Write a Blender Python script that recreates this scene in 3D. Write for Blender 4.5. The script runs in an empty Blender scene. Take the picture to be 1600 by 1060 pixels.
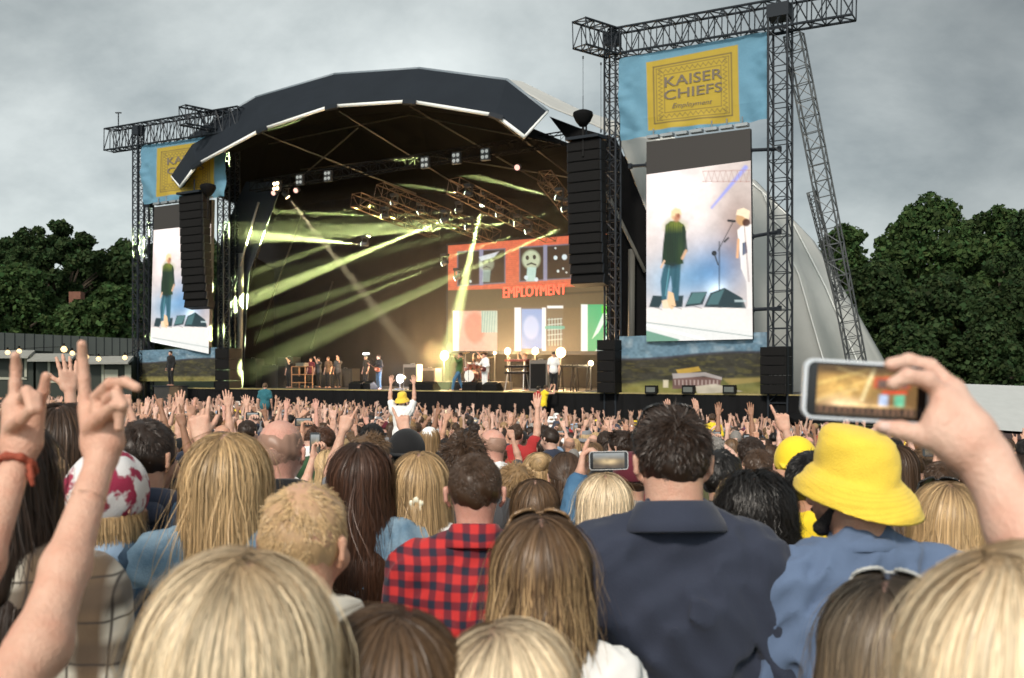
import bpy, math, random
import numpy as np
from mathutils import Vector, Matrix
R = math.radians
random.seed(7)
NR = np.random.RandomState(11)
SC = bpy.context.scene
COL = SC.collection

# ---------------------------------------------------------------- camera, sky, sun, exposure
EYE = 1.95                    # camera height over the ground where the photographer stands
FPX = 1500.0                  # focal length in pixels of the 1600 px wide photograph
HZ = 583.0                    # pixel row of the horizon
cam_d = bpy.data.cameras.new('camera')
cam = bpy.data.objects.new('camera', cam_d); COL.objects.link(cam)
cam.location = (0, 0, EYE); cam.rotation_euler = (R(90), 0, 0)
cam_d.sensor_width = 36.0
cam_d.lens = FPX * 36.0 / 1600.0
cam_d.shift_y = (HZ - 530.0) / 1600.0
cam_d.clip_start = 0.05; cam_d.clip_end = 1500
cam_d.dof.use_dof = True; cam_d.dof.focus_distance = 8.0; cam_d.dof.aperture_fstop = 5.0
SC.camera = cam
SC.view_settings.view_transform = 'Standard'
SC.view_settings.look = 'None'
SC.view_settings.exposure = 0.7
SC.view_settings.gamma = 1.0
SC.cycles.use_denoising = True
SC.cycles.volume_step_rate = 4.0
SC.cycles.volume_max_steps = 64
SC.cycles.max_bounces = 6
SC.cycles.diffuse_bounces = 3
SC.cycles.glossy_bounces = 2
SC.cycles.transparent_max_bounces = 12
SC.cycles.volume_bounces = 0
SC.cycles.use_fast_gi = False
SC.cycles.sample_clamp_indirect = 4.0
SC.cycles.caustics_reflective = False
SC.cycles.caustics_refractive = False

SUN_EL, SUN_AZ = 38.0, 200.0      # azimuth from +Y clockwise: behind the camera
world = bpy.data.worlds.new('World'); SC.world = world; world.use_nodes = True
nt = world.node_tree; nt.nodes.clear()
def N(t, typ, **kw):
    n = t.nodes.new(typ)
    for k, v in kw.items():
        if k.startswith('i_'): n.inputs[k[2:].replace('_', ' ')].default_value = v
        else: setattr(n, k, v)
    return n
L = nt.links.new
sky = N(nt, 'ShaderNodeTexSky', sky_type='NISHITA', sun_disc=False, sun_elevation=R(SUN_EL), sun_rotation=R(SUN_AZ))
skys = N(nt, 'ShaderNodeVectorMath', operation='SCALE'); skys.inputs['Scale'].default_value = 0.06
L(sky.outputs[0], skys.inputs[0])
tc = N(nt, 'ShaderNodeTexCoord'); sep = N(nt, 'ShaderNodeSeparateXYZ'); L(tc.outputs['Generated'], sep.inputs[0])
zc = N(nt, 'ShaderNodeMath', operation='MAXIMUM'); L(sep.outputs['Z'], zc.inputs[0]); zc.inputs[1].default_value = 0.0
za = N(nt, 'ShaderNodeMath', operation='ADD'); L(zc.outputs[0], za.inputs[0]); za.inputs[1].default_value = 0.42
cx = N(nt, 'ShaderNodeMath', operation='DIVIDE'); L(sep.outputs['X'], cx.inputs[0]); L(za.outputs[0], cx.inputs[1])
cy = N(nt, 'ShaderNodeMath', operation='DIVIDE'); L(sep.outputs['Y'], cy.inputs[0]); L(za.outputs[0], cy.inputs[1])
cmb = N(nt, 'ShaderNodeCombineXYZ'); L(cx.outputs[0], cmb.inputs[0]); L(cy.outputs[0], cmb.inputs[1])
n1 = N(nt, 'ShaderNodeTexNoise'); n1.inputs['Scale'].default_value = 1.1; n1.inputs['Detail'].default_value = 7; n1.inputs['Roughness'].default_value = 0.58; n1.inputs['Distortion'].default_value = 0.2
mp = N(nt, 'ShaderNodeMapping'); mp.inputs['Scale'].default_value = (1.9, 1.9, 1); mp.inputs['Rotation'].default_value = (0, 0, R(14)); mp.inputs['Location'].default_value = (2.3, 0.4, 0)
L(cmb.outputs[0], mp.inputs[0]); L(mp.outputs[0], n1.inputs['Vector'])
rmp = N(nt, 'ShaderNodeValToRGB')
e = rmp.color_ramp.elements
e[0].position = 0.28; e[0].color = (0.155, 0.180, 0.185, 1)
e[1].position = 0.74; e[1].color = (0.46, 0.49, 0.48, 1)
q = e.new(0.50); q.color = (0.300, 0.328, 0.325, 1)
L(n1.outputs[0], rmp.inputs[0])
# the cloud is thinner straight over the stage and thicker overhead; the unseen sky behind the camera is brightened to light the crowd
er = N(nt, 'ShaderNodeMapRange'); er.inputs['From Min'].default_value = 0.05; er.inputs['From Max'].default_value = 0.42
er.inputs['To Min'].default_value = 1.20; er.inputs['To Max'].default_value = 0.70; L(sep.outputs['Z'], er.inputs['Value'])
ax = N(nt, 'ShaderNodeMath', operation='ADD'); L(sep.outputs['X'], ax.inputs[0]); ax.inputs[1].default_value = 0.12
ab = N(nt, 'ShaderNodeMath', operation='MULTIPLY'); L(ax.outputs[0], ab.inputs[0]); L(ax.outputs[0], ab.inputs[1])
ar = N(nt, 'ShaderNodeMapRange'); ar.inputs['From Min'].default_value = 0.0; ar.inputs['From Max'].default_value = 0.30
ar.inputs['To Min'].default_value = 1.12; ar.inputs['To Max'].default_value = 0.58; L(ab.outputs[0], ar.inputs['Value'])
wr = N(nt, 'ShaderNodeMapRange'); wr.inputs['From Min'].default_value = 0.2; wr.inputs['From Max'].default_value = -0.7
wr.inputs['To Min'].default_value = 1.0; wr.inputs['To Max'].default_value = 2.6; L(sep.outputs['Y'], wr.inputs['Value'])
m1 = N(nt, 'ShaderNodeMath', operation='MULTIPLY'); L(er.outputs[0], m1.inputs[0]); L(ar.outputs[0], m1.inputs[1])
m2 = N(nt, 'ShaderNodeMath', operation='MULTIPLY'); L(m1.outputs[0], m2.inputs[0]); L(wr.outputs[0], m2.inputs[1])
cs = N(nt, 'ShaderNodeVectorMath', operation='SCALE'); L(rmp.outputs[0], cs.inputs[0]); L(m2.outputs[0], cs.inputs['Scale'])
mx = N(nt, 'ShaderNodeMix', data_type='RGBA'); mx.inputs[0].default_value = 0.93
L(skys.outputs[0], mx.inputs[6]); L(cs.outputs[0], mx.inputs[7])
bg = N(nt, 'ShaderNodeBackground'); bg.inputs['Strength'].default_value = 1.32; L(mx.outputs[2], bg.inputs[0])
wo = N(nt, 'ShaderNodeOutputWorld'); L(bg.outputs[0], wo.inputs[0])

sd = bpy.data.lights.new('sun', 'SUN'); sd.energy = 2.0; sd.angle = R(9); sd.color = (1.0, 0.90, 0.78)
sun = bpy.data.objects.new('sun', sd); COL.objects.link(sun)
sdir = Vector((math.sin(R(SUN_AZ)) * math.cos(R(SUN_EL)), math.cos(R(SUN_AZ)) * math.cos(R(SUN_EL)), math.sin(R(SUN_EL))))
sun.rotation_euler = (-sdir).to_track_quat('-Z', 'Y').to_euler(); sun.location = sdir * 60

# ---------------------------------------------------------------- materials
MATS = {}
def mat(name, col=(0.5, 0.5, 0.5), rough=0.6, metal=0.0, var=0.0, vscale=4.0, bump=0.0, bscale=30.0, emit=None, estr=0.0, attr=None, spec=0.5, sheen=0.0, sub=0.0, aniso=0.0, coat=0.0, gen=None, alpha=None, coord='Object', vstretch=None, twoside=False):
    if name in MATS: return MATS[name]
    m = bpy.data.materials.new(name); m.use_nodes = True; t = m.node_tree
    b = t.nodes['Principled BSDF']; l = t.links.new
    b.inputs['Base Color'].default_value = (*col, 1); b.inputs['Roughness'].default_value = rough; b.inputs['Metallic'].default_value = metal
    b.inputs['Specular IOR Level'].default_value = spec; b.inputs['Sheen Weight'].default_value = sheen
    if sub: b.inputs['Subsurface Weight'].default_value = sub; b.inputs['Subsurface Radius'].default_value = (0.01, 0.004, 0.002); b.inputs['Subsurface Scale'].default_value = 0.6
    if coat: b.inputs['Coat Weight'].default_value = coat
    if aniso: b.inputs['Anisotropic'].default_value = aniso
    c = t.nodes.new('ShaderNodeTexCoord'); src = c.outputs[coord]
    if vstretch:
        mpn = t.nodes.new('ShaderNodeMapping'); mpn.inputs['Scale'].default_value = vstretch; l(src, mpn.inputs[0]); src = mpn.outputs[0]
    colout = None
    if attr:
        a = t.nodes.new('ShaderNodeVertexColor'); a.layer_name = attr; colout = a.outputs['Color']
    if gen: colout = gen(t, src, b)
    if var:
        n = t.nodes.new('ShaderNodeTexNoise'); n.inputs['Scale'].default_value = vscale; n.inputs['Detail'].default_value = 5; n.inputs['Roughness'].default_value = 0.6
        l(src, n.inputs['Vector'])
        mr = t.nodes.new('ShaderNodeMapRange'); mr.inputs['From Min'].default_value = 0.25; mr.inputs['From Max'].default_value = 0.75
        mr.inputs['To Min'].default_value = 1 - var; mr.inputs['To Max'].default_value = 1 + var; l(n.outputs[0], mr.inputs['Value'])
        v = t.nodes.new('ShaderNodeVectorMath'); v.operation = 'SCALE'; l(mr.outputs[0], v.inputs['Scale'])
        if colout: l(colout, v.inputs[0])
        else: v.inputs[0].default_value = col
        colout = v.outputs[0]
    if colout: l(colout, b.inputs['Base Color'])
    if emit is not None:
        if emit == 'attr': l(a.outputs['Color'], b.inputs['Emission Color']); 
        else: b.inputs['Emission Color'].default_value = (*emit, 1)
        b.inputs['Emission Strength'].default_value = estr
    if bump:
        n2 = t.nodes.new('ShaderNodeTexNoise'); n2.inputs['Scale'].default_value = bscale; n2.inputs['Detail'].default_value = 4; l(src, n2.inputs['Vector'])
        bp = t.nodes.new('ShaderNodeBump'); bp.inputs['Strength'].default_value = bump; bp.inputs['Distance'].default_value = 0.01
        l(n2.outputs[0], bp.inputs['Height']); l(bp.outputs[0], b.inputs['Normal'])
    if alpha is not None: b.inputs['Alpha'].default_value = alpha
    MATS[name] = m
    return m

# ---------------------------------------------------------------- object helpers
def tag(o, label=None, cat=None, group=None, kind=None):
    if label: o['label'] = label
    if cat: o['category'] = cat
    if group: o['group'] = group
    if kind: o['kind'] = kind
    return o
def thing(name, label, cat, loc=(0, 0, 0), group=None, rz=0.0):
    o = bpy.data.objects.new(name, None); COL.objects.link(o); o.location = loc; o.rotation_euler = (0, 0, rz)
    o.empty_display_size = 0.2
    return tag(o, label, cat, group)
def origin(o):
    v = Vector((0, 0, 0))
    while o is not None: v = v + Vector(o.location); o = o.parent
    return v
class MB:
    """collects simple shapes into one mesh"""
    def __init__(s): s.v = []; s.f = []; s.mi = []; s.c = None
    def raw(s, v, f, mi=0):
        k = len(s.v); s.v.extend([tuple(map(float, p)) for p in v]); s.f.extend([tuple(int(i) + k for i in q) for q in f]); s.mi.extend([mi] * len(f)); return s
    def box(s, c, d, ax=None, mi=0):
        ax = ax or (Vector((1, 0, 0)), Vector((0, 1, 0)), Vector((0, 0, 1)))
        c = Vector(c); P = []
        for k in (-1, 1):
            for j in (-1, 1):
                for i in (-1, 1): P.append(c + ax[0] * (i * d[0] / 2) + ax[1] * (j * d[1] / 2) + ax[2] * (k * d[2] / 2))
        return s.raw(P, [(0, 2, 3, 1), (4, 5, 7, 6), (0, 1, 5, 4), (2, 6, 7, 3), (0, 4, 6, 2), (1, 3, 7, 5)], mi)
    def tube(s, a, b, r, n=5, r2=None, mi=0, cap=True):
        a = Vector(a); b = Vector(b); d = (b - a)
        if d.length < 1e-6: return s
        d.normalize(); u = d.orthogonal().normalized(); w = d.cross(u); r2 = r if r2 is None else r2
        P = [a + (u * math.cos(2 * math.pi * i / n) + w * math.sin(2 * math.pi * i / n)) * r for i in range(n)]
        P += [b + (u * math.cos(2 * math.pi * i / n) + w * math.sin(2 * math.pi * i / n)) * r2 for i in range(n)]
        F = [(i, (i + 1) % n, n + (i + 1) % n, n + i) for i in range(n)]
        if cap: F += [tuple(range(n))[::-1], tuple(range(n, 2 * n))]
        return s.raw(P, F, mi)
    def path(s, pts, r, n=5, mi=0):
        for a, b in zip(pts[:-1], pts[1:]): s.tube(a, b, r, n, mi=mi)
        return s
    def lathe(s, prof, c=(0, 0, 0), n=20, ax=None, mi=0):
        ax = ax or (Vector((1, 0, 0)), Vector((0, 1, 0)), Vector((0, 0, 1))); c = Vector(c); P = []; F = []
        for r, z in prof:
            for i in range(n):
                t = 2 * math.pi * i / n; P.append(c + ax[0] * (r * math.cos(t)) + ax[1] * (r * math.sin(t)) + ax[2] * z)
        for k in range(len(prof) - 1):
            for i in range(n): F.append((k * n + i, k * n + (i + 1) % n, (k + 1) * n + (i + 1) % n, (k + 1) * n + i))
        return s.raw(P, F, mi)
    def prism(s, poly, d, mi=0):
        """poly: list of 3d points (planar), extruded by vector d"""
        n = len(poly); d = Vector(d); P = [Vector(p) for p in poly]; P += [p + d for p in P]
        F = [tuple(range(n))[::-1], tuple(range(n, 2 * n))] + [(i, (i + 1) % n, n + (i + 1) % n, n + i) for i in range(n)]
        return s.raw(P, F, mi)
    def build(s, name, mats, parent=None, smooth=False, local=False, sharp=None):
        off = Vector((0, 0, 0)) if (local or parent is None) else origin(parent)
        me = bpy.data.meshes.new(name)
        me.from_pydata([(p[0] - off.x, p[1] - off.y, p[2] - off.z) for p in s.v], [], s.f)
        mats = mats if isinstance(mats, (list, tuple)) else [mats]
        for m in mats: me.materials.append(m)
        if len(mats) > 1: me.polygons.foreach_set('material_index', s.mi)
        if smooth: me.polygons.foreach_set('use_smooth', [True] * len(me.polygons))
        me.update()
        o = bpy.data.objects.new(name, me); COL.objects.link(o); o.parent = parent
        return o
def np_mesh(name, V, F, mats, parent=None, smooth=True, col=None, off=None, colname='Col', mi=None):
    """V (n,3), F (m,4) or (m,3) numpy -> object; col per vertex (n,3)"""
    V = np.asarray(V, dtype=np.float32); F = np.asarray(F, dtype=np.int32)
    if off is not None: V = V - np.array(off, dtype=np.float32)
    me = bpy.data.meshes.new(name); k = F.shape[1]
    me.vertices.add(len(V)); me.vertices.foreach_set('co', V.ravel())
    me.loops.add(F.size); me.loops.foreach_set('vertex_index', F.ravel())
    me.polygons.add(len(F)); me.polygons.foreach_set('loop_start', np.arange(0, F.size, k, dtype=np.int32)); me.polygons.foreach_set('loop_total', np.full(len(F), k, dtype=np.int32))
    if smooth: me.polygons.foreach_set('use_smooth', np.ones(len(F), dtype=bool))
    mats = mats if isinstance(mats, (list, tuple)) else [mats]
    for m in mats: me.materials.append(m)
    if mi is not None: me.polygons.foreach_set('material_index', np.asarray(mi, dtype=np.int32))
    if col is not None:
        a = me.color_attributes.new(colname, 'FLOAT_COLOR', 'POINT')
        c4 = np.ones((len(V), 4), dtype=np.float32); c4[:, :3] = col; a.data.foreach_set('color', c4.ravel())
    me.update(calc_edges=True); me.validate()
    o = bpy.data.objects.new(name, me); COL.objects.link(o); o.parent = parent
    return o
def copy_tree(o, parent=None):
    c = o.copy(); COL.objects.link(c); c.parent = parent
    for ch in o.children: copy_tree(ch, c)
    return c

# ---------------------------------------------------------------- places
def ground_z(x, y):
    """the field falls gently towards the stage and to the right"""
    yy = min(max(y, -4.0), 36.0); xx = min(max(x, -22.0), 20.0)
    return -0.052 * max(min(yy, 20.0) - 1.5, 0.0) - 0.026 * max(yy - 20.0, 0.0) - 0.032 * xx * min(max(yy / 14.0, 0.0), 1.0) * (1.0 if yy < 25 else max(0.0, (36 - yy) / 11.0) * 0.6 + 0.4)
def at(px, py, Y):            # the point at depth Y that the photo shows at (px, py)
    return Vector(((px - 800.0) / FPX * Y, Y, EYE - (py - HZ) / FPX * Y))
UX, UY = 0.861, -0.508        # along the stage front, towards its right end
NX, NY = 0.508, 0.861         # into the stage
OX, OY = 7.3, 38.0
SA = (Vector((UX, UY, 0)), Vector((NX, NY, 0)), Vector((0, 0, 1)))
def W(s, t, z): return Vector((OX + s * UX + t * NX, OY + s * UY + t * NY, z))
def SP(px, py, t):            # point of the stage plane t that the photo shows at (px, py)
    r = (px - 800.0) / FPX
    s = (r * (OY + t * NY) - OX - t * NX) / (UX - r * UY)
    Y = OY + s * UY + t * NY
    return W(s, t, EYE - (py - HZ) * Y / FPX)
def S(px, t):                 # its s coordinate
    r = (px - 800.0) / FPX
    return (r * (OY + t * NY) - OX - t * NX) / (UX - r * UY)
DECK = EYE - 0.845
# ================================================================ SETTING: ground
def build_ground():
    xs = np.unique(np.concatenate([np.linspace(-25, 25, 41), np.linspace(-400, 400, 33)]))
    ys = np.unique(np.concatenate([np.linspace(-5, 40, 46), np.linspace(-60, 700, 39)]))
    V = [(x, y, ground_z(x, y)) for y in ys for x in xs]; n = len(xs)
    F = [(j * n + i, j * n + i + 1, (j + 1) * n + i + 1, (j + 1) * n + i) for j in range(len(ys) - 1) for i in range(n - 1)]
    o = np_mesh('ground', np.array(V), np.array(F), mat('grass_field', (0.06, 0.08, 0.03), 0.95, var=0.45, vscale=1.2, bump=0.6, bscale=25))
    tag(o, kind='structure')
build_ground()

black = mat('black_fabric', (0.007, 0.007, 0.0075), 0.85, spec=0.08, var=0.2, vscale=1.0, bump=0.2, bscale=3)
steel = mat('dark_steel', (0.016, 0.020, 0.026), 0.5, metal=0.1, spec=0.2)
alu = mat('aluminium', (0.32, 0.34, 0.35), 0.4, metal=0.7, var=0.15)

def lattice(a, b, w, up, parent, m, cr=0.03, lr=0.016, bay=None, chord='chord', lace='lacing', h=None, xb=False):
    """square lattice girder from a to b as four chords and one web of lacing"""
    a = Vector(a); b = Vector(b); d = b - a; Ln = d.length; d.normalize()
    u = Vector(up); u = (u - d * u.dot(d)).normalized(); v = d.cross(u); h = h or w
    cs = [a + u * (h / 2) * i + v * (w / 2) * j for i, j in ((1, 1), (1, -1), (-1, -1), (-1, 1))]
    for c in cs: MB().tube(c, c + d * Ln, cr, 6).build(chord, m, parent)
    k = max(2, int(round(Ln / (bay or w)))); st = Ln / k; mb = MB()
    for q in range(4):
        c0, c1 = cs[q], cs[(q + 1) % 4]
        for i in range(k):
            p, r = (c0, c1) if i % 2 == 0 else (c1, c0)
            mb.tube(p + d * (st * i), r + d * (st * (i + 1)), lr, 4, cap=False)
            if xb: mb.tube(r + d * (st * i), p + d * (st * (i + 1)), lr, 4, cap=False)
            mb.tube(c0 + d * (st * i), c1 + d * (st * i), lr, 4, cap=False)
        mb.tube(c0 + d * Ln, c1 + d * Ln, lr, 4, cap=False)
    mb.build(lace, m, parent)

# ---------------------------------------------------------------- pictures (screens, banners): a grid of coloured points
class Pic:
    def __init__(s, quad, nx, ny, col=(0, 0, 0)):
        s.nx, s.ny = nx, ny
        u, v = np.meshgrid(np.linspace(0, 1, nx), np.linspace(0, 1, ny)); s.u, s.v = u, v
        q = np.array(quad, float)
        s.P = (q[0] * ((1 - u) * (1 - v))[..., None] + q[1] * (u * (1 - v))[..., None] + q[2] * (u * v)[..., None] + q[3] * ((1 - u) * v)[..., None])
        s.X, s.Y = s.P[..., 0], s.P[..., 1]
        s.C = np.zeros((ny, nx, 3)) + np.array(col)
        s.quad = quad
    def mix(s, m, col, a=1.0):
        m = np.clip(m, 0, 1)[..., None] * a; s.C = s.C * (1 - m) + np.array(col) * m; return s
    def add(s, m, col): s.C = s.C + np.clip(m, 0, 1)[..., None] * np.array(col); return s
    def poly(s, pts, col, a=1.0, soft=0.7):
        pts = np.array(pts, float); n = len(pts); ins = np.zeros(s.X.shape, bool); dm = np.full(s.X.shape, 1e9)
        for i in range(n):
            (x1, y1), (x2, y2) = pts[i], pts[(i + 1) % n]
            c = ((y1 > s.Y) != (y2 > s.Y)) & (s.X < (x2 - x1) * (s.Y - y1) / ((y2 - y1) if abs(y2 - y1) > 1e-9 else 1e-9) + x1); ins ^= c
            ex, ey = x2 - x1, y2 - y1; L2 = ex * ex + ey * ey + 1e-9
            h = np.clip(((s.X - x1) * ex + (s.Y - y1) * ey) / L2, 0, 1); dm = np.minimum(dm, np.hypot(s.X - x1 - h * ex, s.Y - y1 - h * ey))
        d = np.where(ins, -dm, dm); return s.mix(0.5 - d / (2 * soft), col, a)
    def rect(s, x0, y0, x1, y1, col, a=1.0, soft=0.7): return s.poly([(x0, y0), (x1, y0), (x1, y1), (x0, y1)], col, a, soft)
    def ell(s, cx, cy, rx, ry, col, a=1.0, soft=0.15):
        d = np.hypot((s.X - cx) / rx, (s.Y - cy) / ry); return s.mix((1 + soft - d) / (2 * soft), col, a)
    def glow(s, cx, cy, rx, ry, col):
        d = np.hypot((s.X - cx) / rx, (s.Y - cy) / ry); return s.add(np.exp(-d * d), col)
    def line(s, a, b, w, col, al=1.0, soft=0.7, w2=None):
        ex, ey = b[0] - a[0], b[1] - a[1]; h = np.clip(((s.X - a[0]) * ex + (s.Y - a[1]) * ey) / (ex * ex + ey * ey + 1e-9), 0, 1)
        d = np.hypot(s.X - a[0] - h * ex, s.Y - a[1] - h * ey) - (w + ((w2 or w) - w) * h) / 2; return s.mix(0.5 - d / (2 * soft), col, al)
    def noise(s, cell, amp, seed=1):
        r = np.random.RandomState(seed); gx, gy = int(s.nx / cell) + 3, int(s.ny / cell) + 3; g = r.rand(gy, gx) * 2 - 1
        x = s.u * (gx - 2); y = s.v * (gy - 2); i = x.astype(int); j = y.astype(int); fx, fy = x - i, y - j; fx = fx * fx * (3 - 2 * fx); fy = fy * fy * (3 - 2 * fy)
        v = g[j, i] * (1 - fx) * (1 - fy) + g[j, i + 1] * fx * (1 - fy) + g[j + 1, i] * (1 - fx) * fy + g[j + 1, i + 1] * fx * fy
        s.C = s.C * (1 + amp * v[..., None]); return s
    def nfield(s, cell, seed=1):
        C = s.C; s.C = np.ones_like(C); s.noise(cell, 1.0, seed); f = s.C[..., 0] - 1; s.C = C; return f
    def build(s, name, m, parent, place, disp=None):
        """place(px, py) -> Vector; disp: pushes points towards the viewer by that many metres"""
        V = np.array([tuple(place(x, y)) for x, y in zip(s.X.ravel(), s.Y.ravel())])
        if disp is not None: V = V + disp.ravel()[:, None] * s.nrm
        i, j = np.meshgrid(np.arange(s.nx - 1), np.arange(s.ny - 1)); a = (j * s.nx + i).ravel()
        F = np.stack([a, a + s.nx, a + s.nx + 1, a + 1], 1)
        return np_mesh(name, V, F, m, parent, col=np.clip(s.C.reshape(-1, 3), 0, 8), off=origin(parent) if parent else None)
    nrm = np.array([-NX, -NY, 0.0])
def hexc(r, g, b):           # picture value to linear
    return tuple(((c / 255.0) / 12.92 if c < 10 else ((c / 255.0 + 0.055) / 1.055) ** 2.4) for c in (r, g, b))
def text_on(txt, quad, place, m, parent, name='lettering', depth=0.02, shear=0.0, size_pad=0.0, spacing=1.0, bold=0.0):
    """text stretched over the four picture points TL TR BR BL of a flat surface"""
    cu = bpy.data.curves.new('t', 'FONT'); cu.body = txt; cu.size = 1.0; cu.resolution_u = 3; cu.shear = shear; cu.space_character = spacing; cu.offset = bold
    o = bpy.data.objects.new('t', cu); COL.objects.link(o); bpy.context.view_layer.update()
    me = o.to_mesh(); co = np.array([v.co[:] for v in me.vertices]); fs = [tuple(p.vertices) for p in me.polygons]; o.to_mesh_clear()
    bpy.data.objects.remove(o); bpy.data.curves.remove(cu)
    mn, mxx = co.min(0), co.max(0); u = (co[:, 0] - mn[0]) / (mxx[0] - mn[0]); v = 1 - (co[:, 1] - mn[1]) / (mxx[1] - mn[1])
    q = np.array(quad, float); P = q[0] * ((1 - u) * (1 - v))[:, None] + q[1] * (u * (1 - v))[:, None] + q[2] * (u * v)[:, None] + q[3] * ((1 - u) * v)[:, None]
    mb = MB(); mb.raw([place(x, y) for x, y in P], fs); return mb.build(name, m, parent)

screen_m = mat('led_screen_glow', (0.0, 0.0, 0.0), 0.5, attr='Col', emit='attr', estr=1.0, spec=0.2)
# an LED panel gives off its picture and reflects almost nothing
_b = screen_m.node_tree.nodes['Principled BSDF']
for l in list(_b.inputs['Base Color'].links): screen_m.node_tree.links.remove(l)
_b.inputs['Base Color'].default_value = (0.012, 0.012, 0.012, 1)
print_m = mat('printed_banner', (0.5, 0.5, 0.5), 0.75, attr='Col', var=0.05, vscale=2.0, sheen=0.1)
def add_transl(m, w):       # thin cloth lets some light through
    t = m.node_tree; b = t.nodes['Principled BSDF']; o = t.nodes['Material Output']
    tr = t.nodes.new('ShaderNodeBsdfTranslucent'); mx = t.nodes.new('ShaderNodeMixShader'); mx.inputs[0].default_value = w
    if b.inputs['Base Color'].links: t.links.new(b.inputs['Base Color'].links[0].from_socket, tr.inputs[0])
    else: tr.inputs[0].default_value = b.inputs['Base Color'].default_value
    t.links.new(b.outputs[0], mx.inputs[1]); t.links.new(tr.outputs[0], mx.inputs[2]); t.links.new(mx.outputs[0], o.inputs[0])
add_transl(print_m, 0.3)

# ================================================================ THE STAGE
GZ = ground_z(0, 40) - 0.02
stage = thing('festival_stage', 'huge dark arched festival stage with a grey fabric front rim and pale rear roof skin', 'stage', W(-17, 0, GZ))
def loft(A, B, flip=False, close=False):
    n = len(A); P = [tuple(p) for p in A] + [tuple(p) for p in B]; F = [(i, i + 1, n + i + 1, n + i) for i in range(n - 1)]
    if flip: F = [f[::-1] for f in F]
    return P, F
def solid_loft(rows, thick, name, m, parent, smooth=False, flip=False, sub=1):
    """rows: polylines of equal length; a thin solid sheet of the given thickness"""
    rows = [[Vector(p) for p in r] for r in rows]
    if sub > 1:
        nr = []
        for a, b in zip(rows[:-1], rows[1:]):
            for k in range(sub): nr.append([p.lerp(q, k / sub) for p, q in zip(a, b)])
        rows = nr + [rows[-1]]
    n = len(rows[0]); k = len(rows); P = [p for r in rows for p in r]
    F = [(j * n + i, j * n + i + 1, (j + 1) * n + i + 1, (j + 1) * n + i) for j in range(k - 1) for i in range(n - 1)]
    if flip: F = [f[::-1] for f in F]
    me = bpy.data.meshes.new(name); off = origin(parent)
    me.from_pydata([tuple(p - off) for p in P], [], F); me.materials.append(m)
    o = bpy.data.objects.new(name, me); COL.objects.link(o); o.parent = parent
    md = o.modifiers.new('thickness', 'SOLIDIFY'); md.thickness = thick; md.offset = 0
    if smooth: me.polygons.foreach_set('use_smooth', [True] * len(F))
    return o

# deck and its black skirt
sL, sR = -29.3, 4.2
deck_m = mat('stage_deck', (0.03, 0.028, 0.026), 0.55, var=0.25, vscale=3)
b = MB(); b.box(W((sL + sR) / 2, 6.6, DECK - 0.15), (sR - sL, 13.2, 0.3), SA); b.build('deck', deck_m, stage)
# skirt with soft vertical pleats
xs = np.linspace(sL, sR, 420)
rowA = [W(s, -0.10 + 0.03 * math.sin(s * 9.0) + 0.02 * math.sin(s * 23.1), DECK - 0.03) for s in xs]
rowB = [W(s, -0.16 + 0.05 * math.sin(s * 9.0 + 0.4) + 0.03 * math.sin(s * 17), ground_z(OX + s * UX, OY + s * UY) - 0.05) for s in xs]
solid_loft([rowA, rowB], 0.01, 'front_skirt', black, stage, smooth=True)
b = MB(); b.box(W((sL + sR) / 2, -0.06, DECK + 0.015), (sR - sL, 0.10, 0.05), SA); b.build('deck_edge', mat('edge_strip', (0.30, 0.24, 0.10), 0.5, var=0.3, vscale=2), stage)

# the grey visor over the opening
visor_m = mat('visor_fabric', (0.015, 0.019, 0.025), 0.75, spec=0.10, var=0.12, vscale=0.6, bump=0.25, bscale=0.8)
U_ = [(262, 268), (298, 213), (400, 153), (523, 117), (655, 108), (792, 126), (855, 175)]
L_ = [(282, 292), (308, 256), (410, 201), (518, 165), (640, 157), (775, 179), (820, 213)]
up = [SP(x, y, 0.6) for x, y in U_]; lo = [SP(x, y, -1.0) for x, y in L_]
solid_loft([up, lo], 0.12, 'visor', visor_m, stage, sub=3)
white_trim = mat('white_trim', (0.75, 0.76, 0.74), 0.5)
b = MB()
for i in range(len(lo) - 1): b.tube(lo[i] + Vector((0, -0.06, -0.06)), lo[i + 1] + Vector((0, -0.06, -0.06)), 0.085, 8)
b.tube(up[0], lo[0], 0.07, 8); b.tube(up[-1], lo[-1], 0.07, 8)
b.build('visor_trim', white_trim, stage, smooth=True)
for i in range(1, len(lo) - 1):
    d = (lo[i + 1] - lo[i - 1]).normalized(); MB().box(lo[i] + Vector((0, -0.10, -0.12)), (0.75, 0.3, 0.2), (d, Vector((0, 1, 0)), d.cross(Vector((0, 1, 0))).normalized())).build('clamp', steel, stage)
b = MB()
for i in range(len(up) - 1): b.tube(up[i], up[i + 1], 0.10, 8)
b.build('rim_tube', mat('rim_tube', (0.16, 0.19, 0.22), 0.5), stage, smooth=True)

# black inside of the roof: visor rim -> back arch
def arch(pts, t): return [SP(x, y, t) for x, y in pts]
A0 = [SP(x, y, -0.9) for x, y in L_]
A1 = [SP(x, y, 3.0) for x, y in [(300, 292), (322, 262), (420, 215), (530, 182), (655, 172), (800, 188), (905, 232)]]
A2 = [SP(x, y, 8.0) for x, y in [(372, 320), (395, 290), (470, 265), (560, 252), (670, 247), (800, 258), (985, 300)]]
A3 = [SP(x, y, 12.6) for x, y in [(420, 345), (440, 330), (500, 315), (580, 306), (680, 303), (800, 310), (1040, 350)]]
roof_in = mat('roof_lining', (0.003, 0.003, 0.0028), 0.9, spec=0.05, bump=0.3, bscale=0.8)
solid_loft([A0, A1, A2, A3], 0.05, 'roof_lining', roof_in, stage, flip=True)
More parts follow.
